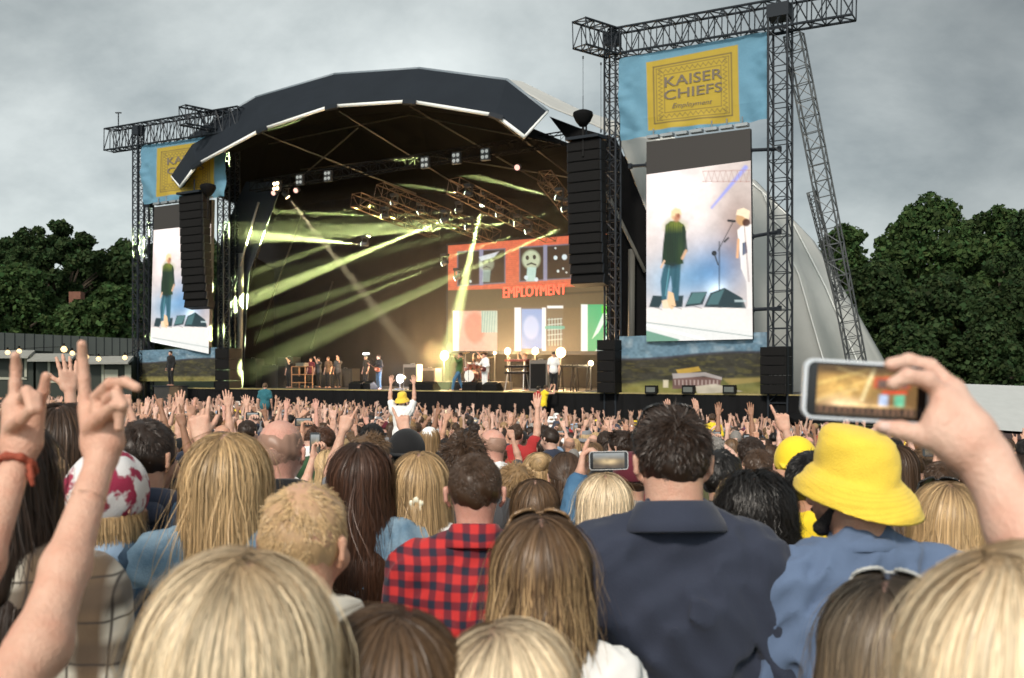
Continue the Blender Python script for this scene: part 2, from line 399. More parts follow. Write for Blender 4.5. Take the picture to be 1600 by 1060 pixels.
# back wall drapes
back = [SP(x, 300, 12.6) for x in np.linspace(395, 1075, 60)]
bw = []
for i, p in enumerate(back): bw.append(Vector((p.x - NX * 0.12 * math.sin(i * 1.9), p.y - NY * 0.12 * math.sin(i * 1.9), p.z)))
solid_loft([[Vector((p.x, p.y, EYE + 12.0)) for p in bw], [Vector((p.x, p.y, DECK)) for p in bw]], 0.04, 'back_drape', black, stage, smooth=True)
# side drapes facing the audience
drapeR = [(858, 182), (905, 200), (962, 216), (1008, 328), (1008, 614), (948, 614), (948, 300)]
MB().prism([SP(x, y, 2.7) for x, y in drapeR], W(0, 0.06, 0) - W(0, 0, 0)).build('side_drape', black, stage)
drapeL = [(384, 284), (346, 370), (334, 480), (334, 612), (378, 612), (388, 430), (436, 300), (436, 284)]
MB().prism([SP(x, y, 2.7) for x, y in drapeL], W(0, 0.06, 0) - W(0, 0, 0)).build('side_drape', mat('navy_drape', (0.010, 0.013, 0.02), 0.85, bump=0.3, bscale=3), stage)
# side walls running back
for (pf, pb) in ((((1008, 328), (1008, 625)), ((1110, 350), (1110, 620))), (((346, 370), (334, 625)), ((428, 420), (428, 615)))):
    f = [SP(x, y, 2.8) for x, y in pf]; g = [SP(x, y, 12.4) for x, y in pb]
    solid_loft([f, g], 0.05, 'side_wall', black, stage)
for f, g in ((SP(380, 280, 2.8), SP(334, 625, 2.8)),):
    pass
# pale outer roof skin, seen past the right-hand tower
skin_m = mat('roof_skin', (0.42, 0.42, 0.40), 0.7, var=0.10, vscale=0.5, bump=0.35, bscale=0.7, gen=None)
F_ = [(655, 112), (792, 128), (860, 168), (930, 196), (966, 214), (1008, 326), (1009, 450), (1010, 625)]
G_ = [(700, 111), (815, 128), (905, 172), (980, 196), (1100, 232), (1188, 300), (1245, 430), (1300, 620)]
H_ = [(720, 118), (840, 150), (930, 190), (1040, 220), (1182, 284), (1272, 378), (1326, 466), (1425, 640)]
fA = [SP(x, y, 1.2 if i < 3 else 2.9) for i, (x, y) in enumerate(F_)]
fB = [SP(x, y, 8.0) for x, y in G_]; fC = [SP(x, y, 12.8) for x, y in H_]
def resamp(P, n):
    P = [Vector(p) for p in P]; d = [0]
    for a, b_ in zip(P[:-1], P[1:]): d.append(d[-1] + (b_ - a).length)
    out = []
    for k in range(n):
        t = d[-1] * k / (n - 1); i = min(max([j for j in range(len(d)) if d[j] <= t + 1e-9]), len(P) - 2); out.append(P[i].lerp(P[i + 1], (t - d[i]) / (d[i + 1] - d[i] + 1e-9)))
    return out
rows = []
for k in range(25):
    u = k / 24.0; a, c = (fA, fB) if u < 0.5 else (fB, fC); w_ = u * 2 if u < 0.5 else u * 2 - 1
    row = [p.lerp(q_, w_) for p, q_ in zip(a, c)]
    fold = 0.05 * math.sin(k * 1.57) if 0 < k < 24 else 0
    row = [p + Vector((NX * 0.3 + 0.8, -0.9, 0)) * fold * (i / 7.0) for i, p in enumerate(row)]
    rows.append(row)
solid_loft(rows, 0.05, 'roof_skin', skin_m, stage, smooth=True)
b = MB()
for k in (6, 12, 18): b.path([p + Vector((0.05, -0.12, 0)) for p in rows[k][3:]], 0.035, 5)
b.build('skin_seam', mat('skin_seam', (0.65, 0.66, 0.64), 0.6), stage)
# the same skin on the other side of the roof
fA2 = [SP(x, y, 1.2) for x, y in [(655, 112), (523, 121), (400, 157), (300, 217)]]
fC2 = [SP(x, y, 12.8) for x, y in [(720, 118 + 60), (600, 200), (520, 240), (470, 300)]]
solid_loft([fA2, fC2], 0.05, 'roof_skin', skin_m, stage, sub=4)
# posts and raking struts at both sides of the opening
post_m = mat('pale_post', (0.12, 0.115, 0.10), 0.55, var=0.15, vscale=1)
def post(p0, p1, r, t, nm, m=post_m):
    MB().tube(SP(*p0, t), SP(*p1, t), r, 10).build(nm, m, stage, smooth=True)
post((377, 396), (374, 612), 0.15, 2.3, 'post'); post((987, 390), (986, 614), 0.15, 2.3, 'post')
post((404, 316), (349, 505), 0.06, 2.2, 'strut'); post((948, 300), (1008, 425), 0.08, 2.2, 'strut')
dim = mat('dim_tube', (0.035, 0.030, 0.022), 0.5, metal=0.3)
post((430, 300), (380, 480), 0.05, 6, 'strut', dim); post((474, 330), (398, 540), 0.05, 7, 'strut', dim); post((520, 440), (486, 545), 0.05, 11, 'strut', dim)

# roof girders seen under the lining
russet = mat('girder_lit_tint', (0.085, 0.048, 0.022), 0.5, metal=0.3)  # orange glow of the stage lamps is painted into this base colour
for (a, ta, c, tc_, w) in (((708, 290), 2.4, (862, 368), 9.5, 0.75), ((592, 298), 2.8, (775, 372), 10, 0.75), ((556, 312), 4, (680, 362), 10.5, 0.7), ((850, 276), 3.0, (905, 345), 7.5, 0.6)):
    tr = thing('roof_truss', {708: 'orange-lit lattice truss sloping back under the roof above the brick facade screen', 592: 'faint brown lattice truss sloping back over the long white beam', 556: 'dim brown lattice truss hanging deepest over the middle of the stage', 850: 'short brown lattice truss tucked beside the tall speaker hang'}[a[0]], 'truss', SP(*a, ta), 'brown trusses hanging inside the stage roof')
    lattice(SP(*a, ta), SP(*c, tc_), w, (0, 0, 1), tr, russet, 0.030, 0.015)
tr = thing('front_truss', 'long dark truss under the roof front carrying the four-lamp lights', 'truss', SP(431, 283, 1.4))
lattice(SP(395, 292, 1.4), SP(880, 217, 1.4), 0.5, (0, 0, 1), tr, mat('girder_black', (0.006, 0.006, 0.006), 0.7, spec=0.05), 0.03, 0.014, bay=0.6)
b = MB()
for (p, q_, t0_, t1_) in (((410, 205), (650, 300), 0, 9), ((530, 170), (720, 290), 0, 9), ((640, 162), (860, 290), 0, 9), ((775, 182), (930, 300), 0, 8), ((420, 222), (640, 176), 2.8, 2.8), ((640, 176), (900, 226), 2.8, 2.8), ((470, 262), (670, 240), 7, 7), ((670, 240), (930, 280), 7, 7), ((440, 300), (560, 196), 5, 2)):
    b.tube(SP(*p, t0_) - Vector((0, 0, .12)), SP(*q_, t1_) - Vector((0, 0, .12)), 0.045, 5)
b.build('roof_rib', dim, stage)

# ================================================================ LED back wall with the brick facade
wall_q = [(700, 384), (980, 361), (980, 549), (700, 549)]
P = Pic(wall_q, 300, 190, hexc(98, 84, 60))
brick = hexc(226, 120, 88)
P.poly([(700, 384), (980, 361), (980, 450), (700, 454)], brick)
P.noise(3, 0.12, 3)
for k in range(26): P.line((700, 386 + k * 3.1), (980, 363 + k * 3.1), 0.8, hexc(190, 92, 70), 0.5, 0.5)
band = [(700, 454), (980, 446), (980, 480), (700, 484)]
P.poly(band, hexc(92, 84, 62)); P.poly([(800, 462), (980, 452), (980, 455), (800, 466)], hexc(60, 52, 40))
for (x0, y0, x1, y1, dy) in ((714, 393, 790, 448, -5), (811, 386, 893, 441, -5), (915, 378, 980, 436, -5)):
    P.poly([(x0, y0), (x1, y0 + dy), (x1, y1 + dy), (x0, y1)], hexc(120, 122, 140)); P.poly([(x0 + 2, y0 + 2), (x1 - 2, y0 + dy + 2), (x1 - 2, y1 + dy - 2), (x0 + 2, y1 - 2)], hexc(44, 30, 26))
    xm = (x0 + x1) / 2; P.rect(xm - 3, y0 - 3, xm + 3, y1 - 2, hexc(150, 152, 178))
def face(cx, cy, k, a=1.0):
    P.ell(cx, cy, 14 * k, 15 * k, hexc(196, 208, 180), a); P.poly([(cx - 6 * k, cy + 12 * k), (cx + 8 * k, cy + 12 * k), (cx + 6 * k, cy + 34 * k), (cx - 8 * k, cy + 34 * k)], hexc(190, 220, 210), a)
    P.ell(cx - 6 * k, cy - 3 * k, 2.6 * k, 3.6 * k, (0.01, 0.01, 0.01), a); P.ell(cx + 5 * k, cy - 4 * k, 2.6 * k, 3.6 * k, (0.01, 0.01, 0.01), a)
    P.line((cx - 6 * k, cy + 8 * k), (cx, cy + 5.5 * k), 2.4 * k, (0.02, 0.02, 0.015), a); P.line((cx, cy + 5.5 * k), (cx + 7 * k, cy + 8 * k), 2.4 * k, (0.02, 0.02, 0.015), a)
face(830, 406, 1.0); face(760, 412, 0.85, 0.55)
for (x, y, r_) in ((735, 440, 2), (868, 403, 3), (882, 402, 4), (822, 434, 3), (838, 437, 3), (872, 424, 2), (880, 420, 1.5), (868, 388, 1.5), (885, 426, 1.5), (970, 400, 4), (972, 415, 5), (960, 430, 3)): P.ell(x, y, r_, r_ * 1.1, hexc(220, 235, 240))
P.poly([(748, 402), (780, 393), (772, 402), (752, 408)], hexc(225, 232, 235), 0.9)
# lower row: three bright shop windows between grey piers
P.poly([(700, 484), (980, 480), (980, 549), (700, 549)], hexc(104, 90, 62))
P.rect(708, 486, 777, 549, hexc(232, 190, 170)); P.rect(708, 486, 717, 549, hexc(255, 252, 240)); P.ell(742, 512, 16, 24, hexc(250, 150, 130), 0.9); P.rect(752, 486, 777, 520, hexc(190, 215, 200)); P.noise(4, 0.05, 9)
for k in range(6): P.line((754 + k * 4, 487), (752 + k * 4, 520), 1.2, hexc(90, 130, 120), 0.6)
P.rect(805, 480, 880, 549, hexc(110, 100, 80)); P.rect(815, 483, 848, 545, hexc(140, 175, 220)); P.ell(830, 512, 12, 18, hexc(190, 210, 240), 0.9); P.rect(804, 481, 814, 552, hexc(255, 255, 250)); P.rect(847, 481, 853, 549, hexc(255, 255, 250)); P.rect(855, 478, 880, 482, hexc(250, 252, 250))
for k in range(5): P.line((856, 500 + k * 8), (878, 498 + k * 8), 1.0, hexc(210, 230, 225)); P.line((858 + k * 4.6, 498), (858 + k * 4.6, 540), 1.0, hexc(190, 220, 215))
P.line((853, 512), (880, 512), 5, hexc(70, 190, 170), 0.8)
P.rect(908, 476, 980, 549, hexc(30, 185, 130)); P.rect(908, 476, 918, 549, hexc(255, 255, 250)); P.poly([(948, 476), (960, 476), (935, 520), (925, 530)], hexc(220, 255, 235)); P.poly([(930, 549), (965, 500), (980, 500), (980, 549)], hexc(225, 250, 245)); P.rect(940, 478, 952, 490, hexc(60, 220, 60)); P.rect(960, 476, 980, 500, hexc(230, 255, 250))
led = thing('led_wall', 'wide LED wall showing a red brick facade with lit windows behind the band', 'video wall', SP(840, 549, 9.6))
b = MB(); q4 = [SP(x, y, 9.72) for x, y in [(697, 381), (983, 357), (983, 555), (697, 553)]]; b.prism(q4, W(0, 0.25, 0) - W(0, 0, 0)); b.build('frame', steel, led)
P.C = np.clip(P.C, 0, 2) ** 1.15 * 0.66
P.build('screen', screen_m, led, lambda x, y: SP(x, y, 9.6))
red_l = mat('red_lettering', (0.6, 0.05, 0.04), 0.5, emit=(1.0, 0.07, 0.04), estr=0.75)
text_on('EMPLOYMENT', [(786, 449), (884, 443), (884, 460), (786, 466)], lambda x, y: SP(x, y, 9.5), red_l, led, bold=0.0)
text_on('EMPLOYMENT', [(787, 449), (885, 443), (885, 460), (787, 466)], lambda x, y: SP(x, y, 9.49), red_l, led, bold=0.0)

# ================================================================ side screens, banners, towers
sc_img = {}
def paint_show(quad, x0, y0, sx, sy, nx=110, ny=190, second=True):
    """the live picture: singer with his back turned, guitarist, floor wedges; (x0,y0) = top-left of the bright area in its own frame, laid out for the right-hand screen"""
    P = Pic(quad, nx, ny, hexc(222, 208, 200)); q0 = P.X.copy(), P.Y.copy()
    P.X = (P.X - x0) / sx + 1010; P.Y = (P.Y - y0) / sy + 262        # own frame: 1010..1175 x 262..530
    P.C *= (1.0 - 0.12 * np.clip((P.X - 1090) / 90, 0, 1))[..., None]
    P.glow(1060, 300, 60, 50, (0.25, 0.25, 0.27)); P.glow(1150, 360, 30, 60, (-0.22, -0.25, -0.25)); P.glow(1115, 420, 50, 45, (-0.42, -0.22, 0.0)); P.glow(1050, 440, 60, 40, (-0.35, -0.14, 0.02)); P.glow(1120, 455, 16, 14, (0.5, 0.6, 0.6))
    cn = P.nfield(14, 77) + 0.5 * P.nfield(5, 78); P.C = P.C * (1 + 0.10 * cn[..., None]); P.glow(1035, 330, 22, 60, (0.10, 0.10, 0.12)); P.glow(1100, 300, 12, 60, (0.08, 0.07, 0.06))
    P.line((1020, 282), (1078, 296), 3, (1, 1, 1), 0.8, 1.5); P.line((1045, 318), (1110, 285), 2, (1, 1, 0.95), 0.8, 1.5, 4); P.line((1112, 325), (1165, 262), 3, hexc(150, 160, 235), 0.8, 1.5, 7)
    for k in range(9): P.line((1098 + k * 9, 268), (1103 + k * 9, 284), 1, hexc(170, 130, 120), 0.5); P.line((1103 + k * 9, 284), (1107 + k * 9, 268), 1, hexc(170, 130, 120), 0.5)
    P.line((1098, 268), (1172, 266), 1.2, hexc(170, 120, 110), 0.6); P.line((1098, 284), (1172, 284), 1.2, hexc(170, 120, 110), 0.6)
    # floor and stage edge
    P.poly([(1000, 482), (1185, 480), (1185, 540), (1000, 540)], hexc(238, 230, 224), 1, 1.5); P.poly([(1000, 502), (1185, 518), (1185, 540), (1000, 540)], hexc(226, 226, 222), 1, 1); P.line((1010, 504), (1176, 526), 1.2, hexc(120, 140, 135), 0.8); P.line((1010, 508), (1100, 530), 3, (1, 1, 1), 1.0); P.poly([(1000, 514), (1062, 531), (1050, 540), (1000, 540)], hexc(120, 160, 140))
    # wedges
    dk = hexc(44, 66, 72)
    for w in ([(1014, 480), (1020, 462), (1040, 463), (1030, 481)], [(1040, 480), (1046, 463), (1068, 462), (1066, 480)], [(1070, 480), (1080, 457), (1105, 456), (1098, 476)], [(1100, 480), (1110, 458), (1132, 450), (1160, 466), (1166, 482)]):
        P.poly(w, dk); 
    P.poly([(1072, 476), (1082, 458), (1104, 457), (1094, 474)], hexc(95, 135, 135), 0.8); P.poly([(1104, 477), (1112, 460), (1132, 452), (1122, 476)], hexc(88, 125, 128), 0.8); P.rect(1148, 469, 1166, 472, hexc(200, 215, 215), 0.8)
    # singer
    P.poly([(1036, 420), (1032, 440), (1034, 468), (1041, 475), (1043, 455), (1048, 432), (1050, 450), (1049, 470), (1060, 470), (1062, 445), (1064, 412), (1040, 412)], hexc(58, 104, 118), 1, 1.2); P.line((1046, 415), (1040, 462), 2, hexc(110, 170, 180), .7)
    P.poly([(1044, 455), (1052, 458), (1056, 478), (1050, 484), (1042, 478)], hexc(235, 200, 160)); P.poly([(1034, 470), (1042, 468), (1046, 482), (1036, 482)], hexc(240, 215, 185))
    P.poly([(1040, 352), (1047, 346), (1059, 345), (1069, 352), (1072, 362), (1070, 390), (1066, 400), (1068, 412), (1052, 416), (1034, 412), (1036, 385)], hexc(34, 62, 42)); P.poly([(1041, 352), (1047, 346), (1059, 345), (1069, 352), (1069, 356), (1041, 357)], hexc(150, 160, 60), 0.85, 9)
    for k in range(8): P.line((1041 + k * 3.7, 350), (1039 + k * 3.7, 410), 0.8, hexc(14, 30, 20), 0.6)
    P.ell(1046, 385, 6, 26, hexc(22, 44, 30), 0.55, 0.9); P.ell(1064, 395, 4, 18, hexc(70, 92, 50), 0.5, 0.9); P.line((1068, 356), (1072, 392), 5, hexc(28, 54, 36), 0.9, 1); P.line((1072, 392), (1066, 404), 4, hexc(215, 175, 140), 1, 1); P.line((1056, 415), (1054, 448), 3, hexc(36, 84, 98), 0.7, 2); P.ell(1050, 415, 9, 4, hexc(30, 50, 60), 0.6, 0.6)
    P.ell(1057, 338, 6.5, 8.5, hexc(196, 140, 108), 1, 0.3); P.poly([(1049, 330), (1055, 325), (1063, 327), (1065, 336), (1056, 334), (1052, 344), (1048, 340)], hexc(238, 216, 170), 1, 1.5); P.line((1038, 408), (1033, 418), 3, hexc(225, 190, 160))
    if second:
        wh = hexc(246, 240, 232)
        P.poly([(1152, 360), (1160, 352), (1180, 350), (1180, 420), (1184, 480), (1168, 482), (1166, 440), (1158, 420), (1156, 395)], wh); P.poly([(1160, 380), (1166, 378), (1168, 395), (1160, 400)], hexc(60, 80, 110)); P.line((1154, 375), (1152, 402), 4, hexc(230, 180, 140))
        P.ell(1160, 342, 10, 11, hexc(205, 165, 120)); P.poly([(1150, 336), (1152, 328), (1162, 325), (1172, 330), (1170, 345), (1160, 338)], hexc(245, 225, 195)); P.ell(1166, 348, 6, 6, hexc(90, 55, 40)); P.line((1138, 345), (1148, 346), 3.5, hexc(30, 34, 40))
        P.line((1124, 378), (1124, 455), 1.4, hexc(30, 40, 46)); P.line((1122, 392), (1146, 346), 1.2, hexc(60, 60, 60)); P.ell(1116, 396, 4, 4, hexc(40, 46, 52)); P.line((1116, 396), (1122, 414), 2, hexc(60, 66, 70)); P.line((1132, 378), (1138, 372), 2.5, hexc(30, 34, 40))
    P.ell(1060, 337, 2.2, 3.5, hexc(150, 90, 66), .7, .4); P.ell(1052, 340, 1.6, 2.6, hexc(222, 170, 140), .8, .4)
    if second: P.ell(1170, 430, 8, 50, hexc(205, 200, 200), .5, .8); P.line((1163, 352), (1170, 440), 1.5, hexc(120, 60, 50), .6)
    for k in range(5): P.line((1020 + k * 30, 479 - k), (1034 + k * 31, 484 - k), 1.5, hexc(60, 60, 60), .5)
    P.noise(2, 0.03, 5); P.C = np.clip(P.C, 0, 1.15) ** 1.12 * 0.80
    P.X, P.Y = q0; return P
def banner_blue(quad, panel, nx, ny, seed):
    P = Pic(quad, nx, ny, hexc(104, 152, 178)); P.noise(22, 0.05, seed); P.noise(2, 0.03, seed + 1)
    P.poly(panel, hexc(186, 160, 58)); 
    return P
def lerp2(q, u, v):
    q = np.array(q, float); return tuple(q[0] * (1 - u) * (1 - v) + q[1] * u * (1 - v) + q[2] * u * v + q[3] * (1 - u) * v)
def wing(name, label, t, bq, panel, tq, ink_words, sq, dark_q, hang_y, scr_pic, housing_label):
    # the printed banner
    base = SP(*bq[3], t); bn = thing('banner', label[0], 'banner', base)
    P = banner_blue(bq, panel, 230, 170, 21 if name == 'r' else 31)
    ink = hexc(112, 98, 62)
    def frame_line(m, w):
        c = [lerp2(panel, m, m * 1.2), lerp2(panel, 1 - m, m * 1.2), lerp2(panel, 1 - m, 1 - m * 1.2), lerp2(panel, m, 1 - m * 1.2)]
        for i in range(4): P.line(c[i], c[(i + 1) % 4], w, ink, 0.9, 0.8)
    k = abs(panel[1][0] - panel[0][0]) / 143.0
    frame_line(0.075, 2.2 * k); frame_line(0.105, 1.2 * k); frame_line(0.19, 1.2 * k)
    for side in range(4):
        for i in range(26):
            uu = 0.12 + 0.76 * i / 26; du = 0.76 / 26
            f = lambda a, b_: (lerp2(panel, a, b_) if side == 0 else lerp2(panel, a, 1 - b_) if side == 1 else lerp2(panel, b_ * 0.83, a) if side == 2 else lerp2(panel, 1 - b_ * 0.83, a))
            z0, z1 = (0.155, 0.20) if i % 2 else (0.20, 0.155)
            P.line(f(uu, z0), f(uu + du, z1), 1.0 * k, ink, 0.85, 0.8)
    sh = np.zeros(P.X.shape)
    fl_ = np.clip(np.maximum(np.abs(P.u - 0.5) - 0.28, 0) * 4 + np.maximum(P.v - 0.78, 0) * 4, 0.0, 1.0); d1 = (0.10 * np.sin(P.u * 9 + P.v * 4) + 0.07 * np.sin(P.u * 31 + 3 * np.sin(P.v * 5))) * fl_
    d1 = d1 + 0.04 * P.nfield(14, 40) * fl_ 
    P.build('cloth', print_m, bn, lambda x, y: SP(x, y, t), disp=d1)
    lt = mat('banner_ink', (0.15, 0.12, 0.085), 0.8)
    for wtxt, wq, shr in ink_words:
        text_on(wtxt, wq, lambda x, y: SP(x, y, t - 0.025), lt, bn, shear=shr, bold=0.0)
        if shr == 0: text_on(wtxt, [(x + 0.9, y) for x, y in wq], lambda x, y: SP(x, y, t - 0.028), lt, bn)
    # the screen
    s0 = thing('led_screen', label[1], 'video screen', SP(*sq[3], t - 0.4))
    dq = dark_q
    b = MB(); b.prism([SP(x, y, t - 0.02) for x, y in [dq[0], dq[1], sq[2], sq[3]]], W(0, 0.22, 0) - W(0, 0, 0)); b.build('housing', mat('screen_housing', (0.03, 0.028, 0.028), 0.6), s0)
    scr_pic.build('screen', screen_m, s0, lambda x, y: SP(x, y, t - 0.06))
    b = MB(); b.prism([SP(x, y, t - 0.06) for x, y in dq], W(0, 0.03, 0) - W(0, 0, 0)); b.build('blank_panel', mat('blank_led', (0.03, 0.026, 0.024), 0.7), s0)
    # hanging bumper of the screen
    b = MB(); a_, c_ = SP(dq[0][0], dq[0][1], t), SP(dq[1][0], dq[1][1], t)
    for i in range(7):
        p = a_.lerp(c_, (i + 0.5) / 7); b.box(p + Vector((0, 0, 0.16)), ((c_ - a_).length / 7 * 0.8, 0.3, 0.12), SA); b.tube(p + Vector((0, 0, 0.16)), p + Vector((0, 0, 0.5)), 0.03)
    b.build('hanging_bar', alu, s0)
    return bn, s0
# right-hand wing
Rt = 0.0
scrR = [(1010, 273), (1173, 251), (1176, 530), (1010, 534)]
darkR = [(1010, 222), (1172, 201), (1173, 251), (1010, 273)]
Pr = paint_show(scrR, 1010, 262, 1, 1)
wing('r', ('blue and yellow band banner between the two tall towers', 'tall live screen of a singer beside a guitarist, under the big banner'), Rt,
     [(968, 92), (1201, 49), (1201, 186), (968, 219)], [(1010, 98), (1153, 70), (1155, 190), (1012, 204)], None,
     (('KAISER', [(1038, 121), (1128, 106), (1128, 122), (1038, 137)], 0.0), ('CHIEFS', [(1037, 142), (1128, 128), (1128, 143), (1037, 157)], 0.0), ('Employment', [(1050, 162), (1113, 155), (1113, 164), (1050, 172)], 0.35)),
     scrR, darkR, 0, Pr, '')
# left-hand wing
Lt_ = 0.0
scrL = [(240, 359), (326, 349), (326, 553), (236, 535)]
scrL = [(240, 360), (330, 350), (326, 553), (235, 534)]
darkL = [(241, 324), (331, 312), (330, 350), (240, 360)]
Pl = paint_show(scrL, 238, 350, 0.55, 0.735, 80, 170, second=False)
Pl.line((237, 533), (290, 551), 3, (1, 1, 1), 1)
wing('l', ('blue and yellow banner half hidden by the grey stage visor', 'narrow live screen of a lone singer beside the trees'), Lt_,
     [(222, 228), (351, 210), (351, 307), (222, 319)], [(246, 232), (334, 219), (334, 297), (243, 308)], None,
     (('KAISER', [(261, 247), (318, 239), (318, 250), (261, 258)], 0.0), ('CHIEFS', [(261, 263), (318, 255), (318, 265), (261, 273)], 0.0), ('Employment', [(268, 278), (310, 273), (310, 279), (268, 285)], 0.35)),
     scrL, darkL, 0, Pl, '')
# landscape banners hung under the screens
def landscape(quad, place_t, seed, label, bld):
    P = Pic(quad, 180, 80, hexc(104, 136, 158)); v = P.v; u = P.u
    P.noise(8, 0.10, seed); 
    cl = P.nfield(12, seed + 3) + 0.6 * P.nfield(5, seed + 4); P.mix(np.clip(cl * 1.2, 0, 1) * (v < 0.4), hexc(175, 192, 205), 0.45)
    hill = 0.36 + 0.03 * np.sin(u * 5 + 1) - 0.05 * u
    P.mix(np.clip((v - hill) * 40, 0, 1), hexc(58, 56, 46)); P.mix(np.clip(1 - np.abs(v - hill - 0.02) * 30, 0, 1), hexc(70, 72, 86), 0.8)
    gx_ = P.u; P.u = gx_ * 0.35; g = P.nfield(4, seed + 5) + P.nfield(2, seed + 6); P.u = gx_; P.mix(np.clip(g, 0, 1) * (v > hill + 0.06), hexc(92, 88, 52), 0.75)
    P.mix(np.clip((v - 0.82) * 12, 0, 1), hexc(150, 142, 84), 0.8)
    P.noise(3, 0.2, seed + 7)
    if bld:
        P.poly([(968 + 20, 600), (1020, 594), (1060, 598), (1190, 590), (1196, 612), (968, 614)], hexc(132, 134, 72), 0.6, 3)
        P.poly([(1130, 592), (1196, 590), (1196, 596), (1140, 602)], hexc(170, 150, 90), 0.8, 1.5)
        P.poly([(1052, 588), (1128, 590), (1125, 606), (1050, 608)], hexc(120, 92, 88)); P.poly([(1056, 578), (1092, 573), (1096, 580), (1060, 586)], hexc(196, 160, 70)); P.poly([(1050, 584), (1102, 582), (1128, 590), (1128, 594), (1100, 588), (1052, 592)], hexc(176, 168, 168))
        P.poly([(1085, 604), (1118, 600), (1160, 612), (1090, 616)], hexc(205, 196, 180)); P.rect(1036, 594, 1044, 606, hexc(215, 205, 180))
        for k in range(12): P.rect(1054 + k * 6, 594, 1056 + k * 6, 602, hexc(200, 180, 175), 0.8)
    d = 0.06 * np.sin(u * 14) * (1 - v) + 0.03 * P.nfield(10, 3)
    bn = thing('banner', label, 'banner', SP(*quad[3], place_t)); P.build('cloth', print_m, bn, lambda x, y: SP(x, y, place_t), disp=d)
landscape([(968, 526), (1202, 519), (1197, 617), (968, 614)], 0.12, 51, 'landscape print banner of a brick mansion below the big live screen', True)
landscape([(217, 548), (340, 543), (340, 596), (217, 596)], 0.12, 61, 'sky and hill print banner under the narrow live screen', False)
b = MB()
# ---------------------------------------------------------------- lattice towers and their header beams
gR = GZ
def tower(px, top_y, w, t, label, base_z=None, cr=0.045, bay=None, grp='lattice towers holding the side screens', foot=True):
    p = SP(px, top_y, t); a = Vector((p.x, p.y, GZ)); th = thing('lattice_tower', label, 'tower', a, grp)
    lattice(a + Vector((0, 0, 0.1)), p, w, SA[0], th, steel, cr, 0.022, bay=bay or w)
    b = MB(); b.box(a + Vector((0, 0, 0.06)), (w * 1.7, w * 1.7, 0.12), SA); b.build('base_plate', steel, th)
    b = MB(); b.box(p, (w * 1.15, w * 1.15, 0.5), SA); b.build('sleeve', steel, th)
    return th
tower(957, 62, 0.50, 0.15, 'slim dark lattice tower next to the tall speaker hang')
tower(1219, 20, 0.72, 0.15, 'broad dark lattice tower between the big banner and the leaning lattice brace')
tower(216, 205, 0.42, 0.0, 'slim lattice tower in front of the trees beside the narrow screen')
tower(233, 318, 0.35, 1.3, 'short lattice tower just behind the edge of the narrow screen')
tower(349, 180, 0.42, 0.9, 'lattice tower behind the stage visor against the sky'); tower(367, 200, 0.36, 2.6, 'lattice tower nearest the navy side drape')
def beam(a, ta, c, tc_, w, h, label, grp='header beams on the towers', bay=0.55):
    A, B = SP(*a, ta), SP(*c, tc_); th = thing('header_beam', label, 'truss', A, grp); lattice(A, B, w, (0, 0, 1), th, steel, 0.05, 0.028, bay=bay, h=h); return th
beam((955, 70), 0.15, (1335, 5), 0.15, 0.7, 1.05, 'long box lattice beam above the big blue and yellow banner')
beam((958, 68), 0.1, (905, 52), -1.9, 0.7, 1.05, 'short box lattice arm pointing forward above the speaker hang')
beam((170, 220), 0.15, (378, 187), 0.15, 0.65, 1.25, 'box lattice beam above the half hidden banner')
beam((285, 180), -1.8, (372, 197), 1.6, 0.6, 0.95, 'upper lattice arm crossing above the half hidden banner')
b = MB(); a = SP(185, 210, 0.15); th = tag(b.tube(a, a + Vector((0, 0, 1.25)), 0.035, 6).box(a + Vector((0, 0, 1.25)), (0.35, 0.08, 0.06)).build('lightning_rod', steel), 'thin rod standing on the end of the beam by the trees', 'rod')
for (p0, p1, t, lb) in (((1172, 235), (1218, 233), 0.15, 'upper dark tie bar between the big screen and the broad tower'), ((1175, 370), (1218, 362), 0.15, 'middle tie bar between the big screen and the broad tower'), ((1176, 484), (1218, 482), 0.15, 'lower tie bar between the big screen and the broad tower'), ((985, 260), (1012, 258), 0.1, 'tie bar between the big screen and the slim tower'), ((232, 352), (243, 351), 0.1, 'tie bar behind the narrow screen')):
    b = MB(); b.tube(SP(*p0, t), SP(*p1, t), 0.07, 8); b.box(SP(*p0, t), (0.12, 0.2, 0.2), SA); b.box(SP(*p1, t), (0.12, 0.2, 0.2), SA); tag(b.build('tie_bar', steel), lb, 'tie bar', 'tie bars steadying the screens')
# leaning brace mast behind the right tower: steps back and down to the ground
grey_steel = mat('grey_steel', (0.09, 0.095, 0.098), 0.45, metal=0.5)
br = thing('raking_brace', 'long grey lattice brace leaning from the broad tower down past the pale skin', 'brace', W(5.5, 5.4, GZ))
lattice(SP(1240, 55, 1.0), SP(1345, 600, 3.6), 0.62, SA[0], br, grey_steel, 0.035, 0.02, bay=0.62)
th = thing('truss_brace', 'thin rust-edged lattice brace between the leaning mast and the trees', 'brace', SP(1352, 600, 3.9)); lattice(SP(1268, 300, 2.6), SP(1312, 470, 3.4), 0.30, SA[0], th, grey_steel, 0.025, 0.015, bay=0.3)
for i, (px, y0, y1) in enumerate(((911, 90, 182), (939, 100, 205))):
    b = MB(); b.tube(SP(px, y0, -1.2), SP(px, y1, -1.2), 0.012, 4); b.box(SP(px, y1, -1.2), (0.06, 0.06, 0.12)); b.box(SP(px, y0, -1.2), (0.06, 0.06, 0.1)); tag(b.build('hoist_cable', steel), ['thin hoist cable above the round chain bag', 'thin hoist cable close to the slim tower'][i], 'cable', 'hoist cables')

